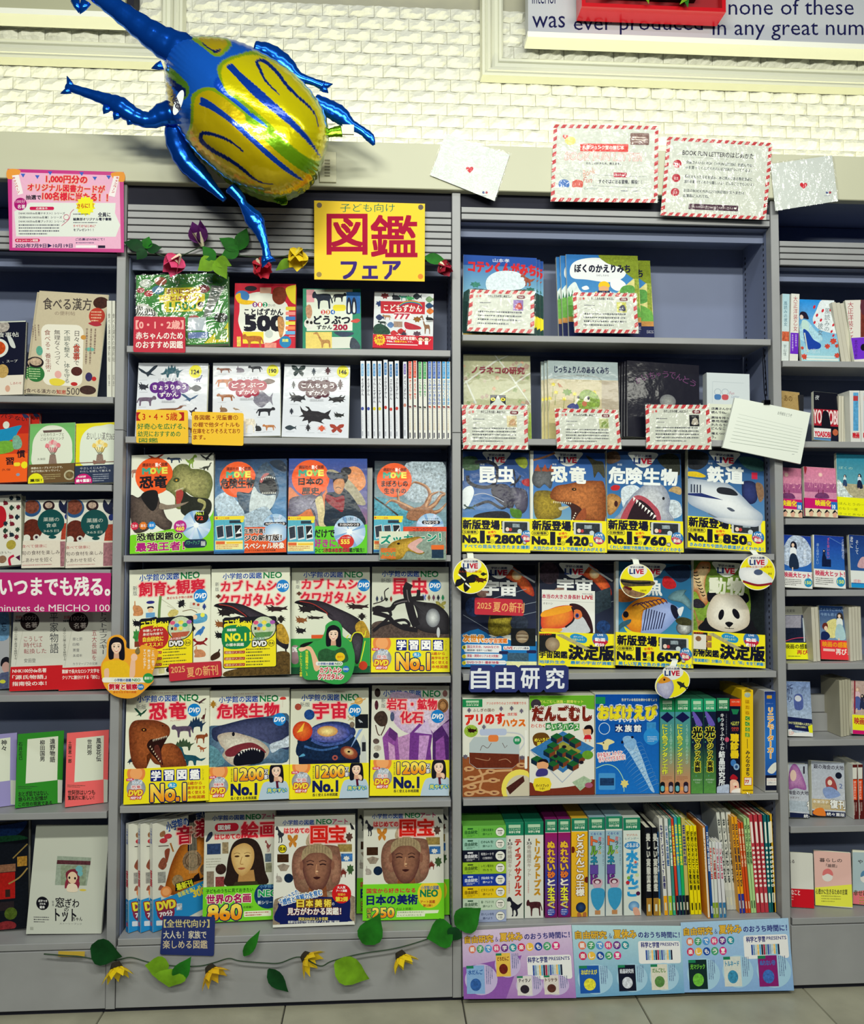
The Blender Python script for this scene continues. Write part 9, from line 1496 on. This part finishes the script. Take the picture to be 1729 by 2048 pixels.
def art(a):a.fr(*D3);a.rc(150,70,500,700,'303c60','28304c',m=.4);a.rc(150,75,420,160,'b8b8ac');a.tx('汐見夏衛',170,108,290,135,'505058');a.rc(165,165,355,290,'9a98a8',m=.3);a.rc(170,290,440,430,'182038',m=.5);a.ln([(175,440),(300,405),(440,400)],7,'e04868',1);a.ln([(375,190),(400,450)],16,'c8d4e0')
def bnd(a):a.fr(*D3);a.rc(150,460,500,700,'ecec20');a.tx('映画の感動',165,478,455,540,'20201c',bd=.03);a.tx('再び！',310,555,465,615,'c82030',bd=.04);a.dots(190,630,445,655,1,'404030')
nov('dusky city novel with yellow band',D3,[(165,78),(408,85),(490,685),(170,690)],4,art,band=bnd,bandpx=(1281,1322),bc='ecec20')
pages('thick fore-edge stack between the dusky and farewell-meal novels',D3,472,552,82,700,4,2,sh=30)
def art(a):a.fr(*D3);sky(a,550,75,920,700,'1c3c78','90b0d0');a.tx('さよならごはんを',570,110,850,145,'98b8e0');a.tx('今夜も君と',575,170,770,205,'98b8e0');a.bl([(640,300),(720,240),(770,260),(760,440),(660,440)],'e0d890',.3);girl(a,800,180,330,'38302c','e0e8e8','a8c8d0');a.bl([(598,340),(610,295),(650,290),(665,340),(640,380)],'6a2c28');a.el(640,350,20,26,'f0d0b8');a.bl([(590,400),(650,390),(690,440),(640,490),(590,490)],'182858')
def bnd(a):a.fr(*D3);a.rc(550,485,930,710,'e83840');a.tx('映画の感動',600,500,890,560,'f0a020',bd=.05);a.tx('再び！',755,575,895,640,'f4e8e0',bd=.04);a.rc(610,580,745,608,'f0c0b8')
nov('blue kitchen novel with red band',D3,[(552,82),(885,85),(910,692),(592,700)],4,art,band=bnd,bandpx=(1285,1322.5),bc='e83840')
pages('cream fore-edge beside the kitchen novel',D3,900,1038,85,700,4,4,sh=20)
def art(a):a.fr(*D3);a.rc(150,920,520,1600,'7890c0','b8c8d8',m=.5);a.tx('祈',195,975,265,1090,'303860');a.tx('り',210,1110,250,1180,'303860');a.tx('デ',365,990,410,1040,'303860');a.bl([(285,1100),(370,1090),(380,1240),(290,1250)],'5060a0',.3);a.el(325,1130,38,34,'d0d4e0');a.rc(180,1350,520,1500,'182050');a.tx('SNSで話題沸騰の人気作が',215,1400,480,1432,'e0e0a0',bd=.02);a.tx('待望の文庫化！',290,1442,420,1465,'e0e0a0',bd=.02);a.bl([(180,1530),(240,1490),(290,1530),(520,1500),(520,1600),(180,1600)],'e8e8e4',n=3);a.tx('LSP',220,1520,275,1560,'e09080');a.pg([(440,1440),(490,1410),(500,1510),(455,1510)],'e8e820')
nov('pale prayer novel with navy band beside the empty book stand',D3,[(185,945),(460,935),(500,1552),(210,1580)],5,art)
P0_=onY(1651,1462,.10);o=empty('book_stand',(P0_[0],.10,ZD[5]+.0005),label='grey steel two-board book stand showing in the gap of the novel shelf',cat='book stand')
G().bbox(-.045,.045,0,.02,0,.052,.001).make('lower_board',STEEL,o);G().bbox(-.045,.045,.012,.032,.0535,.105,.001).make('upper_board',STEEL,o)
pages('yellowed fore-edge past the empty book stand',D3,792,922,915,1555,5,4,c='b0ac98',sh=20)
def art(a):a.fr(*D3);a.rc(900,935,1300,1560,'c0a8a0',m=.3);girl(a,1000,1030,280,'c0a090','e0c0c8','5060a0');a.ln([(965,940),(968,1330)],16,'902838');girl(a,1055,1110,180,'1c2028','303048','283050');a.rc(930,1340,1300,1510,'ecec28');a.tx('映画',965,1370,1080,1445,'c02838',bd=.05);a.rc(930,1512,1300,1565,'d0186c')
nov('film novel with yellow and magenta bands at the picture edge',D3,[(922,940),(1240,945),(1255,1550),(948,1555)],5,art)
def ginkai(x0,n):
 def art(a):
  a.fr(*D4);a.rc(x0-5,175,x0+285,625,'b8c0d0','c8ccd4',m=.2);a.rc(x0,480,x0+285,560,'c8b080' if n=='2' else 'b0bcc8',m=.3);a.tx('復刊',x0+148,478,x0+270,545,'f4f4f0',ol='60584c',ow=3,bd=.05);a.rc(x0-5,572,x0+285,618,'1c2448');a.tx('続々重版！',x0+120,580,x0+275,605,'f0f0f0',bd=.03)
  if n=='2':a.tx('銀の海金の大地',x0+15,205,x0+255,240,'30283c',bd=.02);a.bl([(x0+110,330),(x0+150,295),(x0+190,340),(x0+200,410),(x0+130,400)],'a84848',.2);a.el(x0+145,345,18,22,'f0d8c8');a.bl([(x0+90,400),(x0+160,380),(x0+230,440),(x0+120,470)],'8aa0d0',.3);a.el(x0+215,285,26,26,'181c30');a.tx('2',x0+220,350,x0+245,385,'3858a0');a.bl([(x0+15,600),(x0+30,560),(x0+90,550),(x0+110,612)],'e88030');a.tx('氷室冴子',x0+10,490,x0+135,512,'f0f0e8',bd=.02)
  else:a.bl([(x0,260),(x0+30,190),(x0+70,200),(x0+120,300),(x0+140,390),(x0+60,380),(x0,390)],'9a58a0',.3,'c890c0');a.el(x0+35,280,26,46,'f0d0c0');a.tx('1',x0+118,205,x0+128,262,'30283c',bd=.03);a.tx('海金の大地',x0-5,400,x0+158,432,'30283c',bd=.02);a.tx('氷室冴子',x0+10,448,x0+85,464,'604c48')
 return art
nov('silver-sea novel volume one with violet-haired face',D4,[(140,180),(303,184),(315,606),(158,610)],6,ginkai(150,'1'),th=.018,yb=.06);nov('silver-sea novel volume two with red-haired figure',D4,[(325,180),(590,180),(600,610),(335,612)],6,ginkai(330,'2'),th=.018,yb=.06)
for i,x0 in enumerate((652,695)):
 def f(a,x0=x0):a.fr(*D4);a.rc(x0-10,190,x0+60,625,'5c1c1c');a.rc(x0,215,x0+36,305,'e4e4dc');a.rc(x0,310,x0+38,470,'e84818');a.tx('銀の海金の大地',x0+10,320,x0+30,465,'f4e8d8',vt=1);a.dots(x0+10,490,x0+38,600,2,'d0b8b0',vt=1)
 spine('paperback','maroon and orange novel spine, '+['next to the volume two cover','outermost at the picture edge'][i],Fr(*D4),x0,x0+40,x0+14,x0+54,190,622,ZD[6],f,depth=.1,y0=.05)
def plain(c,t1,t2,bc,bt,pic):
 def art(a):a.fr(*D4);x=pic;a.rc(100,840,1100,1330,c);a.tx(t1,x+48,925,x+225,955,'40383c',bd=.02);a.tx(t2,x+100,968,x+185,995,'40383c',bd=.02);a.rc(100,1145 if x>300 else 1158,1100,1330,bc);a.tx(bt,x+15,1165,x+270,1208,'504c30' if x>300 else 'f4e8e4',bd=.03);a.dots(x+60,1212,x+235,1275,3,'a0a040' if x>300 else 'f0b0a8');a.el(x+110,1070,42,36,'e8e4e0');a.bl([(x+72,1060),(x+80,1020),(x+120,1005),(x+150,1030),(x+152,1060),(x+112,1045)],{-30:'b82838'}.get(x,'e07878' if x==345 else '5888b0'))
 return art
nov('white gift-quote novel with red foot half behind the post',D4,[(158,868),(343,876),(354,1300),(172,1303)],7,plain('dcdcd4','教えてくれる','言葉','d01828','心のために大切なこと',-30),th=.008,yb=.06,yaw=-10,tilt=6,nocl=1)
nov('pale pink gift-quote novel with yellow foot',D4,[(348,868),(638,880),(660,1316),(356,1300)],7,plain('e8bcb4','暮らしの','「論語」','ecec50','心豊かに生きるための言葉',345),th=.008,yb=.06,yaw=-12,tilt=6,nocl=1)
nov('pale blue gift-quote novel with pink foot at the picture edge',D4,[(650,850),(900,862),(905,1290),(655,1272)],7,plain('b0c4cc','やさしい','「恋」','e87880','幸せになる言葉',645),th=.008,yb=.06,yaw=-10,tilt=6,nocl=1)
# campaign poster on the first case
def f(a):
 a.fr(0,330,6.65);a.pg([(160,95),(1590,140),(1610,1115),(165,1100)],'e8b0cc',m=.04)
 a.tx('1,000円分の',615,140,1160,245,'d81c38',ol='e8b8a0',ow=8,bd=.06,rot=.03);a.tx('オリジナル図書カードが',370,262,1395,358,'d81c38',ol='e8b8a0',ow=8,bd=.05,rot=.03);a.tx('抽選で',345,400,545,460,'181828',bd=.05);a.tx('100名様に当たる！！',565,370,1435,475,'d81c38',ol='e8b8a0',ow=8,bd=.06,rot=.03)
 a.pg([(190,620),(400,500),(1540,505),(1530,640),(1600,800),(1540,955),(215,950)],'dfe4dc');a.el(272,520,84,84,'a80c70');a.tx('100分',210,462,335,510,'f0c8dc');a.tx('名著',235,528,335,580,'f4e8ec',bd=.02);a.rr(395,555,720,600,20,'c81850');a.tx('応募条件',480,563,635,592,'fff');a.star(1140,545,135,108,14,'ece828',.98);a.tx('さらに！！',1030,515,1245,572,'c02020',bd=.05,rot=-.05)
 for i,t in enumerate(('〔NHK100分de名著テキスト〕シリーズ','〔別冊NHK100分de名著〕シリーズ','〔NHK100分de名著ブックス〕シリーズ')):a.tx(t,250,628+54*i,865-40*(i==1),658+54*i,'303048',bd=.02)
 a.dots(250,780,850,935,4,'585868');a.tx('全員に',1305,630,1470,690,'181838',bd=.04);a.dots(975,640,1290,668,1,'505060');a.tx('編集部オリジナル電子書籍',975,702,1482,740,'181838',bd=.04);a.dots(975,752,1482,780,1,'505060');a.tx('すべての"はじめに"',975,795,1275,828,'c03048',bd=.03);a.tx('をプレゼント！！',980,845,1245,880,'303048',bd=.03)
 a.ln([(820,810),(920,720),(940,640),(985,590)],6,'d06888',1);a.ring(885,695,38,38,6,'d06888');a.rr(200,980,530,1025,20,'c81850');a.tx('キャンペーン期間',218,988,505,1018,'f8e8e8',bd=.03);a.tx('2025年7月9日▶10月19日',205,1045,965,1100,'201c50',bd=.04);a.tx('ご応募はWEBにて！',1005,972,1390,1005,'281850',bd=.03);a.dots(1010,1020,1390,1050,1,'604878');a.rc(1010,1068,1285,1100,'f0e8ec');a.rc(1305,1070,1400,1105,'181030')
 for s_ in(0,1):x=160 if not s_ else 1590;d=1 if not s_ else-1;a.bl([(x-55*d,60+40*s_),(x+110*d,70+40*s_),(x+60*d,170+30*s_),(x-60*d,180+40*s_)],'e8983c');a.pg([(x,140+30*s_),(x+90*d,130+30*s_),(x+150*d,380),(x+80*d,400)]if not s_ else[(x,150),(x-75,150),(x-145,410),(x-60,430)],'f0e8e8');a.tx('キャンペーン',x+55*d-22,150,x+55*d+22,380,'c82838',vt=1,bd=.04,rot=-.3*d)
 for x,y in((305,135),(495,155),(665,105),(1085,115),(1260,175),(1445,160)):a.pg([(x-30,y-20),(x+32,y-18),(x+4,y+32)],'3c60c0')
sheet('campaign_poster','pink and magenta campaign poster with red prize slogan, taped high on the first case',[(15,337.5),(247.4,344),(248,505),(18.8,500.7)],-.018,f,th=.0015,col='c0107c',cat='poster')
f2=Fr(*FB[4])
def f(a):a.fr(*FB[4]);a.rc(925,1735,1550,2000,'8a9c90',m=.5);a.rc(925,1735,1200,1850,'dfe4cc');a.tx('ズッカーン！',940,1760,1500,1840,'189078',ol='e8f0e0',ow=5,bd=.06,rot=-.05);a.bl([(985,1990),(1000,1890),(1060,1830),(1180,1800),(1300,1785),(1330,1820),(1260,1850),(1200,1870),(1280,1930),(1350,1930),(1300,1950),(1190,1920),(1130,1990)],'8a6a1c',.6,'d0a840');a.bl([(1190,1870),(1300,1800),(1330,1820),(1270,1880),(1340,1925),(1280,1935)],'e0b0a8',.2);a.el(1105,1850,14,10,'181008');a.rc(1415,1865,1525,1985,'203850',m=.4);a.rr(1410,1862,1530,1905,8,'e87030');a.rc(940,1890,1080,1990,'d87838',m=.3);a.tx('MOVE',945,1930,1080,1965,'50b078',bd=.05)
sheet('shelf_card','snake picture card with green slogan on the edge under the mythical-creature book',f2.q((925,1735),(1550,1760),(1545,2000),(928,1985)),-.006,f,cat='card')
# foil beetle balloon
YBL=-.16
def inball(poly,P):
 x,y=P[:,0],P[:,1];c=np.zeros(len(P),bool);n=len(poly)
 for i in range(n):
  x0,y0=poly[i];x1,y1=poly[(i+1)%n];k_=((y0>y)!=(y1>y));c^=k_&(x<(x1-x0)*(y-y0)/((y1-y0)or 1e-9)+x0)
 return c
BF=Fr(320,50,4.803)
foilm=print_mat('foil_print',.2,.5,.45,.22);foilb=mat('blue_foil','1060d8',.17,.8,noise=.1,nscale=30,bump=.5,bscale=14)
bal=empty('beetle_balloon',tuple(onY(500,240,YBL)),label='large foil rhinoceros beetle balloon, blue limbs and yellow-green wing cases',cat='balloon');C0=np.array(bal.location)
OUT=[(180,115),(300,105),(480,105),(640,125),(820,180),(960,250),(1150,360),(1330,500),(1490,680),(1590,860),(1625,1040),(1600,1180),(1550,1350),(1510,1440),(1430,1540),(1300,1620),(1150,1670),(980,1650),(800,1580),(640,1490),(480,1360),(350,1240),(250,1110),(160,960),(100,820),(60,700),(50,560),(45,400),(50,280),(90,170)]
O=np.array(catmull(OUT,12));nO=len(O);cen=np.array([850.,900.]);R_=70
V=[];PXY=[]
for s_ in(-1,1):
 for j in range(R_):
  t=1-j/R_;rip=1+.005*t**6*np.sin(np.arange(nO)*1.1)
  for i in range(nO):
   p=cen+(O[i]-cen)*t*rip[i];q=BF.q(tuple(p))[0];h=.145*math.sqrt(max(1-t**2.2,0))*(1+.010*math.sin((p[0]-p[1])*.018)*t);w3=onY(q[0],q[1],YBL-h if s_<0 else YBL)
   d_=w3-C0;V.append((d_[0],s_*h,d_[2]));PXY.append(p)
F=[]
for s_ in range(2):
 b0=s_*R_*nO
 for j in range(R_-1):
  for i in range(nO):q=(b0+j*nO+i,b0+j*nO+(i+1)%nO,b0+(j+1)*nO+(i+1)%nO,b0+(j+1)*nO+i);F.append(q if s_==0 else q[::-1])
 F.append(tuple(b0+(R_-1)*nO+i for i in range(nO))if s_==0 else tuple(b0+(R_-1)*nO+i for i in range(nO))[::-1])
bd=mesh('foil_body',V,F,foilm,bal,smooth=1);PXY=np.array(PXY)
col=np.tile(np.array([.01,.12,.62]),(len(PXY),1))
def paint(P,c,n=8,sm=1):
 m_=inball([tuple(q)for q in(catmull(P,n)if sm else P)],PXY);col[m_]=lin(c)
WING1=[(560,480),(555,400),(620,330),(760,280),(930,250),(1150,360),(1330,500),(1490,680),(1590,860),(1640,1040),(1600,1260),(1520,1430),(1300,1250),(1040,980),(740,720),(620,640)]
WING2=[(300,700),(340,640),(430,600),(540,610),(640,680),(740,760),(1040,1010),(1300,1280),(1520,1440),(1420,1580),(1150,1690),(800,1600),(480,1380),(250,1130),(290,950)]
for W_ in(WING1,WING2):paint(W_,'86a818')
paint([(590,470),(620,380),(760,310),(930,290),(1150,390),(1330,540),(1480,720),(1570,900),(1600,1080),(1540,1300),(1330,1210),(1060,950),(760,690),(640,620)],'d8cc08');paint([(330,740),(380,660),(480,630),(600,690),(740,800),(1040,1040),(1300,1310),(1460,1450),(1380,1540),(1150,1630),(820,1540),(500,1330),(290,1110),(320,930)],'c8b00c')
paint([(880,820),(1060,980),(1300,1200),(1480,1330),(1500,1420),(1400,1420),(1200,1280),(980,1080),(820,900)],'6a9a10')
paint([(640,400),(700,375),(760,440),(900,560),(1080,720),(1250,880),(1400,1040),(1500,1180),(1550,1280),(1460,1170),(1300,1010),(1120,860),(900,680),(720,490)],'0c3aa0');paint([(385,740),(400,690),(520,760),(700,900),(900,1080),(1100,1260),(1280,1410),(1390,1500),(1240,1430),(1060,1290),(860,1110),(660,930),(500,820),(390,770)],'0c3aa0')
paint([(560,500),(640,640),(780,780),(930,880),(1040,985),(900,900),(740,770),(640,690),(520,590)],'0c4ac0')
def loop(pts,wd,c):
 P=catmull(pts,8,False);n=len(P)
 for i in range(n-1):
  a,b=P[i],P[i+1];w_=wd*(.25+.75*math.sin(PI*min((i+1)/n*1.1,1))**.7);d=PXY-a;ab=b-a;t=np.clip((d@ab)/(ab@ab+1e-9),0,1);col[np.linalg.norm(d-t[:,None]*ab,axis=1)<w_/2]=lin(c)
loop([(1150,670),(1020,540),(960,420),(935,350),(1010,350),(1120,450),(1220,580),(1330,690),(1440,790),(1500,880),(1520,980)],34,'0a2878');loop([(800,1215),(680,1120),(540,1060),(410,1040),(400,1110),(500,1200),(660,1290),(790,1380),(880,1460),(970,1510),(1080,1530)],40,'0a2060')
paint([(300,120),(480,105),(640,130),(690,190),(600,290),(520,300),(420,220)],'86a818');paint([(370,130),(480,120),(630,145),(640,200),(560,280),(500,240)],'c0a808');paint([(380,140),(450,200),(520,240),(590,230),(545,275),(500,250),(420,190)],'0a2060')
paint([(70,400),(180,470),(280,590),(270,680),(220,720),(180,640),(80,500)],'5a8a20');paint([(90,500),(170,560),(250,620),(240,690),(190,660),(120,590)],'0a2060');paint([(60,560),(110,600),(140,700),(130,820),(90,780)],'a89010')
NL=2*R_*nO;at=bd.data.color_attributes.new('Col','FLOAT_COLOR','POINT');at.data.foreach_set('color',np.concatenate([col,np.zeros((len(col),1))],1).astype(np.float32).ravel())
def limb(name,pts,rad,dy=0,spikes=(),m=foilb,flat=.6):
 Q=[onY(x,y,YBL+dy)-C0 for x,y in pts];pq=catmull(list(Q),5,False);rr_=[r[0]for r in catmull([(r/690.,0,0)for r in rad],5,False)]
 g=G().tube(pq,[max(r*(1+.05*math.sin(i*2.3)),.0012)for i,r in enumerate(rr_)],14,1,flat)
 for x,y,tx_,ty_,w_ in spikes:
  a,b=onY(x,y,YBL+dy)-C0,onY(tx_,ty_,YBL+dy)-C0;g.tube([a,a*.5+b*.5,b],[w_/690.,w_/690.*.7,.001],8,1,flat)
 return g.make(name,m,bal,smooth=1)
limb('horn',[(400,140),(365,105),(320,80),(270,45),(220,8),(180,-18),(150,-35)],[44,34,27,21,17,13,8],-.02,[(172,4,160,28,10),(150,0,158,26,8),(325,130,303,137,9)])
limb('front_leg',[(362,225),(330,228),(300,240),(270,232),(240,212),(215,200),(180,188),(140,175),(132,172)],[26,22,15,15,17,12,9,7,5],.02,[(143,176,134,152,7),(140,180,121,187,7),(222,200,220,187,8),(215,215,207,228,9),(235,228,228,240,9),(262,240,255,250,9),(320,238,318,251,9)])
limb('middle_leg',[(352,240),(352,275),(372,320),(400,350),(425,375),(450,400)],[16,20,20,17,10,5],.04,[(352,290,349,300,9),(370,325,363,334,9),(390,350,384,362,9),(405,358,402,366,8)])
limb('hind_leg',[(462,375),(480,395),(488,410),(508,438),(520,462),(530,490),(535,515),(537,522)],[12,9,8,16,11,7,8,10],-.02,[(535,515,552,522,8),(532,515,525,535,8),(520,440,530,443,9)])
limb('far_middle_leg',[(510,95),(540,105),(570,130),(595,153),(625,163),(648,172)],[12,16,18,11,7,9],.05,[(645,172,666,168,8),(645,175,657,186,8)])
limb('far_hind_leg',[(630,200),(655,215),(680,230),(700,248),(725,262),(740,275),(748,290)],[12,16,17,11,8,9,3],.05)
limb('inflation_tail',[(654,268),(668,264),(684,262)],[7,9,11],0,m=mat('green_foil','6a9a10',.2,.8,bump=.5,bscale=40),flat=.3);limb('tail_knot',[(556,392),(566,402),(568,410)],[12,9,5],0,m=mat('green_foil'),flat=.5)
a_=onY(696,260,YBL)-C0;G().box(a_[0]-.014,a_[0]+.016,-.003,.003,a_[2]-.012,a_[2]+.013).make('valve_tag',flatcol('d0d4c8'),bal)
def f(a):a.tx('小学館の図鑑',349,179,357,222,'181830',vt=1,bd=.04,rot=-.35);a.tx('NEO',338,199,366,209,'181830',bd=.05,rot=1.15)
P=[(357+14*math.cos(t)*math.cos(1.15)-23*math.sin(t)*math.sin(-.4+PI/2)*.45,205+24*math.sin(t)+7*math.cos(t))for t in[2*PI*i/24 for i in range(24)]]
st_=sheet('balloon_sticker','oval white sticker',quad(344,181,371,229),YBL-.150,f,th=.001,col='c8ccd0',corners=P)
st_.parent=bal;st_.location=Vector(st_.location)-Vector(bal.location)
for k_ in('label','category'):del st_[k_]
# the nylon line that ties the balloon to the fascia
_z=onY(520,300,-.014)-C0;G().tube([(_z[0],YBL*0+.02,_z[2]),(_z[0],.146,_z[2])],.0006,4).make('tie_line',mat('nylon','d0d0d0',.3),bal)
# silk flower garlands
def petal_flower(parent,px,py,y,ang,size,c,n=9,cup=.5,name='flower',trumpet=False,c2='f0e8c8'):
 f_=empty(name,tuple(Vector(onY(px,py,y))-parent.location));f_.parent=parent;m_=mat('petal_'+c,c,.55,noise=.12,nscale=60);a=math.radians(ang);ax=Vector((math.cos(a),-.55,math.sin(a))).normalized();u=ax.orthogonal().normalized();v=ax.cross(u)
 for i in range(n):
  t=2*PI*i/n;rd=u*math.cos(t)+v*math.sin(t);V,F=leaf_verts(size,size*(.52 if trumpet else .27),-.25,6,.1)
  ex=(ax*(1 if trumpet else .5)+rd*(.62 if trumpet else 1.0)).normalized();nz=(ax-ex*ax.dot(ex)).normalized();R=Matrix((ex,nz.cross(ex),nz)).transposed().to_4x4()
  o_=mesh('petal',V,F,m_,f_,smooth=1);o_.matrix_local=R
 if trumpet:G().tube([tuple(-ax*size*.1),tuple(ax*size*.55)],[size*.08,size*.3],10,False).make('throat',mat('petal_'+c2,c2,.6),f_,smooth=1)
 else:G().tube([tuple(-ax*size*.12),tuple(ax*size*.12),tuple(ax*size*.2)],[size*.2,size*.3,size*.12],10).make('flower_centre',mat('flower_centre','2c2414',.9,bump=1,bscale=500),f_)
 return f_
def vine(name,label,P,y,r,items):
 c=onY(P[0][0],P[0][1],y);o=empty(name,tuple(c),label=label,cat='garland');Q=[tuple(onY(x,y_,y+d)-c)for x,y_,d in P];G().tube(catmull(Q,6,False),r,6).make('vine_stem',STEMM,o,smooth=1)
 for k in items:
  if k[0]=='leaf':_,px,py,an,L,W,m_=k[:7];leaf(o,Vector(onY(px,py,y-.004)-c),an,L/670.,W/540.,m_,*(k[7:]or(.3,)))
  else:petal_flower(o,k[1],k[2],y-.006,k[3],k[4]/(560 if len(k)>7 else 640),k[5],*k[6:])
 return o
# upper morning-glory garland
L3=lambda x,y,L,m_,a=(200,140,90,20):[('leaf',x,y,q,L*[.9,1,1,.9][i],L*.28,m_)for i,q in enumerate(a)]
vine('flower_garland','morning-glory garland with silk leaves draped across the slatted header',[(252,490,0),(305,505,0),(330,513,0),(360,512,0),(395,497,-.004),(405,495,-.004),(425,506,0),(470,510,0),(520,515,0),(570,512,0),(625,500,0),(720,540,0),(850,514,0),(885,528,0)],-.006,.0016,
 [('leaf',290,497,165,38,11,LEAFD),('leaf',292,497,75,22,10,LEAFM),('leaf',295,500,10,26,9,LEAFD),('leaf',292,500,230,24,10,LEAFD),('leaf',478,500,150,40,12,LEAFM),('leaf',478,500,70,42,13,LEAFM),('leaf',478,502,200,34,12,LEAFM),('leaf',430,522,130,34,11,LEAFM),('leaf',430,520,215,36,15,LEAFL),('leaf',432,520,-60,40,13,LEAFL),('leaf',432,520,-20,30,11,LEAFL),('leaf',585,520,215,36,9,LEAFL),('leaf',850,514,-15,44,10,LEAFM),
 ('flower',404,488,105,34,'5a1468',5,.5,'flower',1),('flower',358,513,-110,36,'d84878',5,.5,'flower',1),('flower',516,522,-60,34,'d02840',5,.5,'flower',1),('flower',598,500,-95,36,'e8cc20',5,.5,'flower',1,'e0d050'),('flower',882,526,-60,26,'a01834',5,.5,'flower',1)])
# lower sunflower garland
vine('flower_garland','sunflower garland with big green leaves strung along the plinth',[(88,1908,0),(130,1911,-.002),(160,1913,0),(200,1920,0),(235,1920,0),(262,1915,0),(300,1925,0),(350,1932,0),(400,1932,0),(430,1925,0),(458,1917,0),(480,1922,0),(530,1926,0),(560,1926,0),(600,1914,0),(640,1932,0),(665,1922,0),(720,1908,0),(790,1897,0),(850,1880,0),(905,1858,0),(935,1850,0)],-.019,.0018,
 [('leaf',182,1893,-18,56,22,LEAFD),('leaf',338,1932,175,40,18,LEAFL),('leaf',345,1938,-100,30,26,LEAFL),('leaf',350,1960,55,48,14,LEAFM),('leaf',488,1912,58,52,9,LEAFM),('leaf',537,1938,-48,52,13,LEAFD),('leaf',670,1925,-25,66,24,LEAFL),('leaf',728,1888,62,60,22,LEAFM),('leaf',905,1855,200,48,26,LEAFM),('leaf',912,1852,35,54,24,LEAFM),('leaf',915,1855,240,26,14,LEAFD),
 ('flower',232,1930,-70,34,'f0d010',9),('flower',420,1936,-50,34,'f0c010',9),('flower',610,1912,-30,34,'f0cc10',9),('flower',800,1908,-60,34,'f0d010',9)])
t0=onY(143,1908,-.013);G().box(-.034,.034,0,.0004,-.007,.007).make('masking_tape',mat('masking_tape','c8a838',.6),None).location=t0
tp=bpy.data.objects['masking_tape'];prop(tp,'strip of yellow masking tape fixing the garland end to the plinth','tape');tp.rotation_euler=(0,.04,0)
bpy.data.objects.remove(_tob)
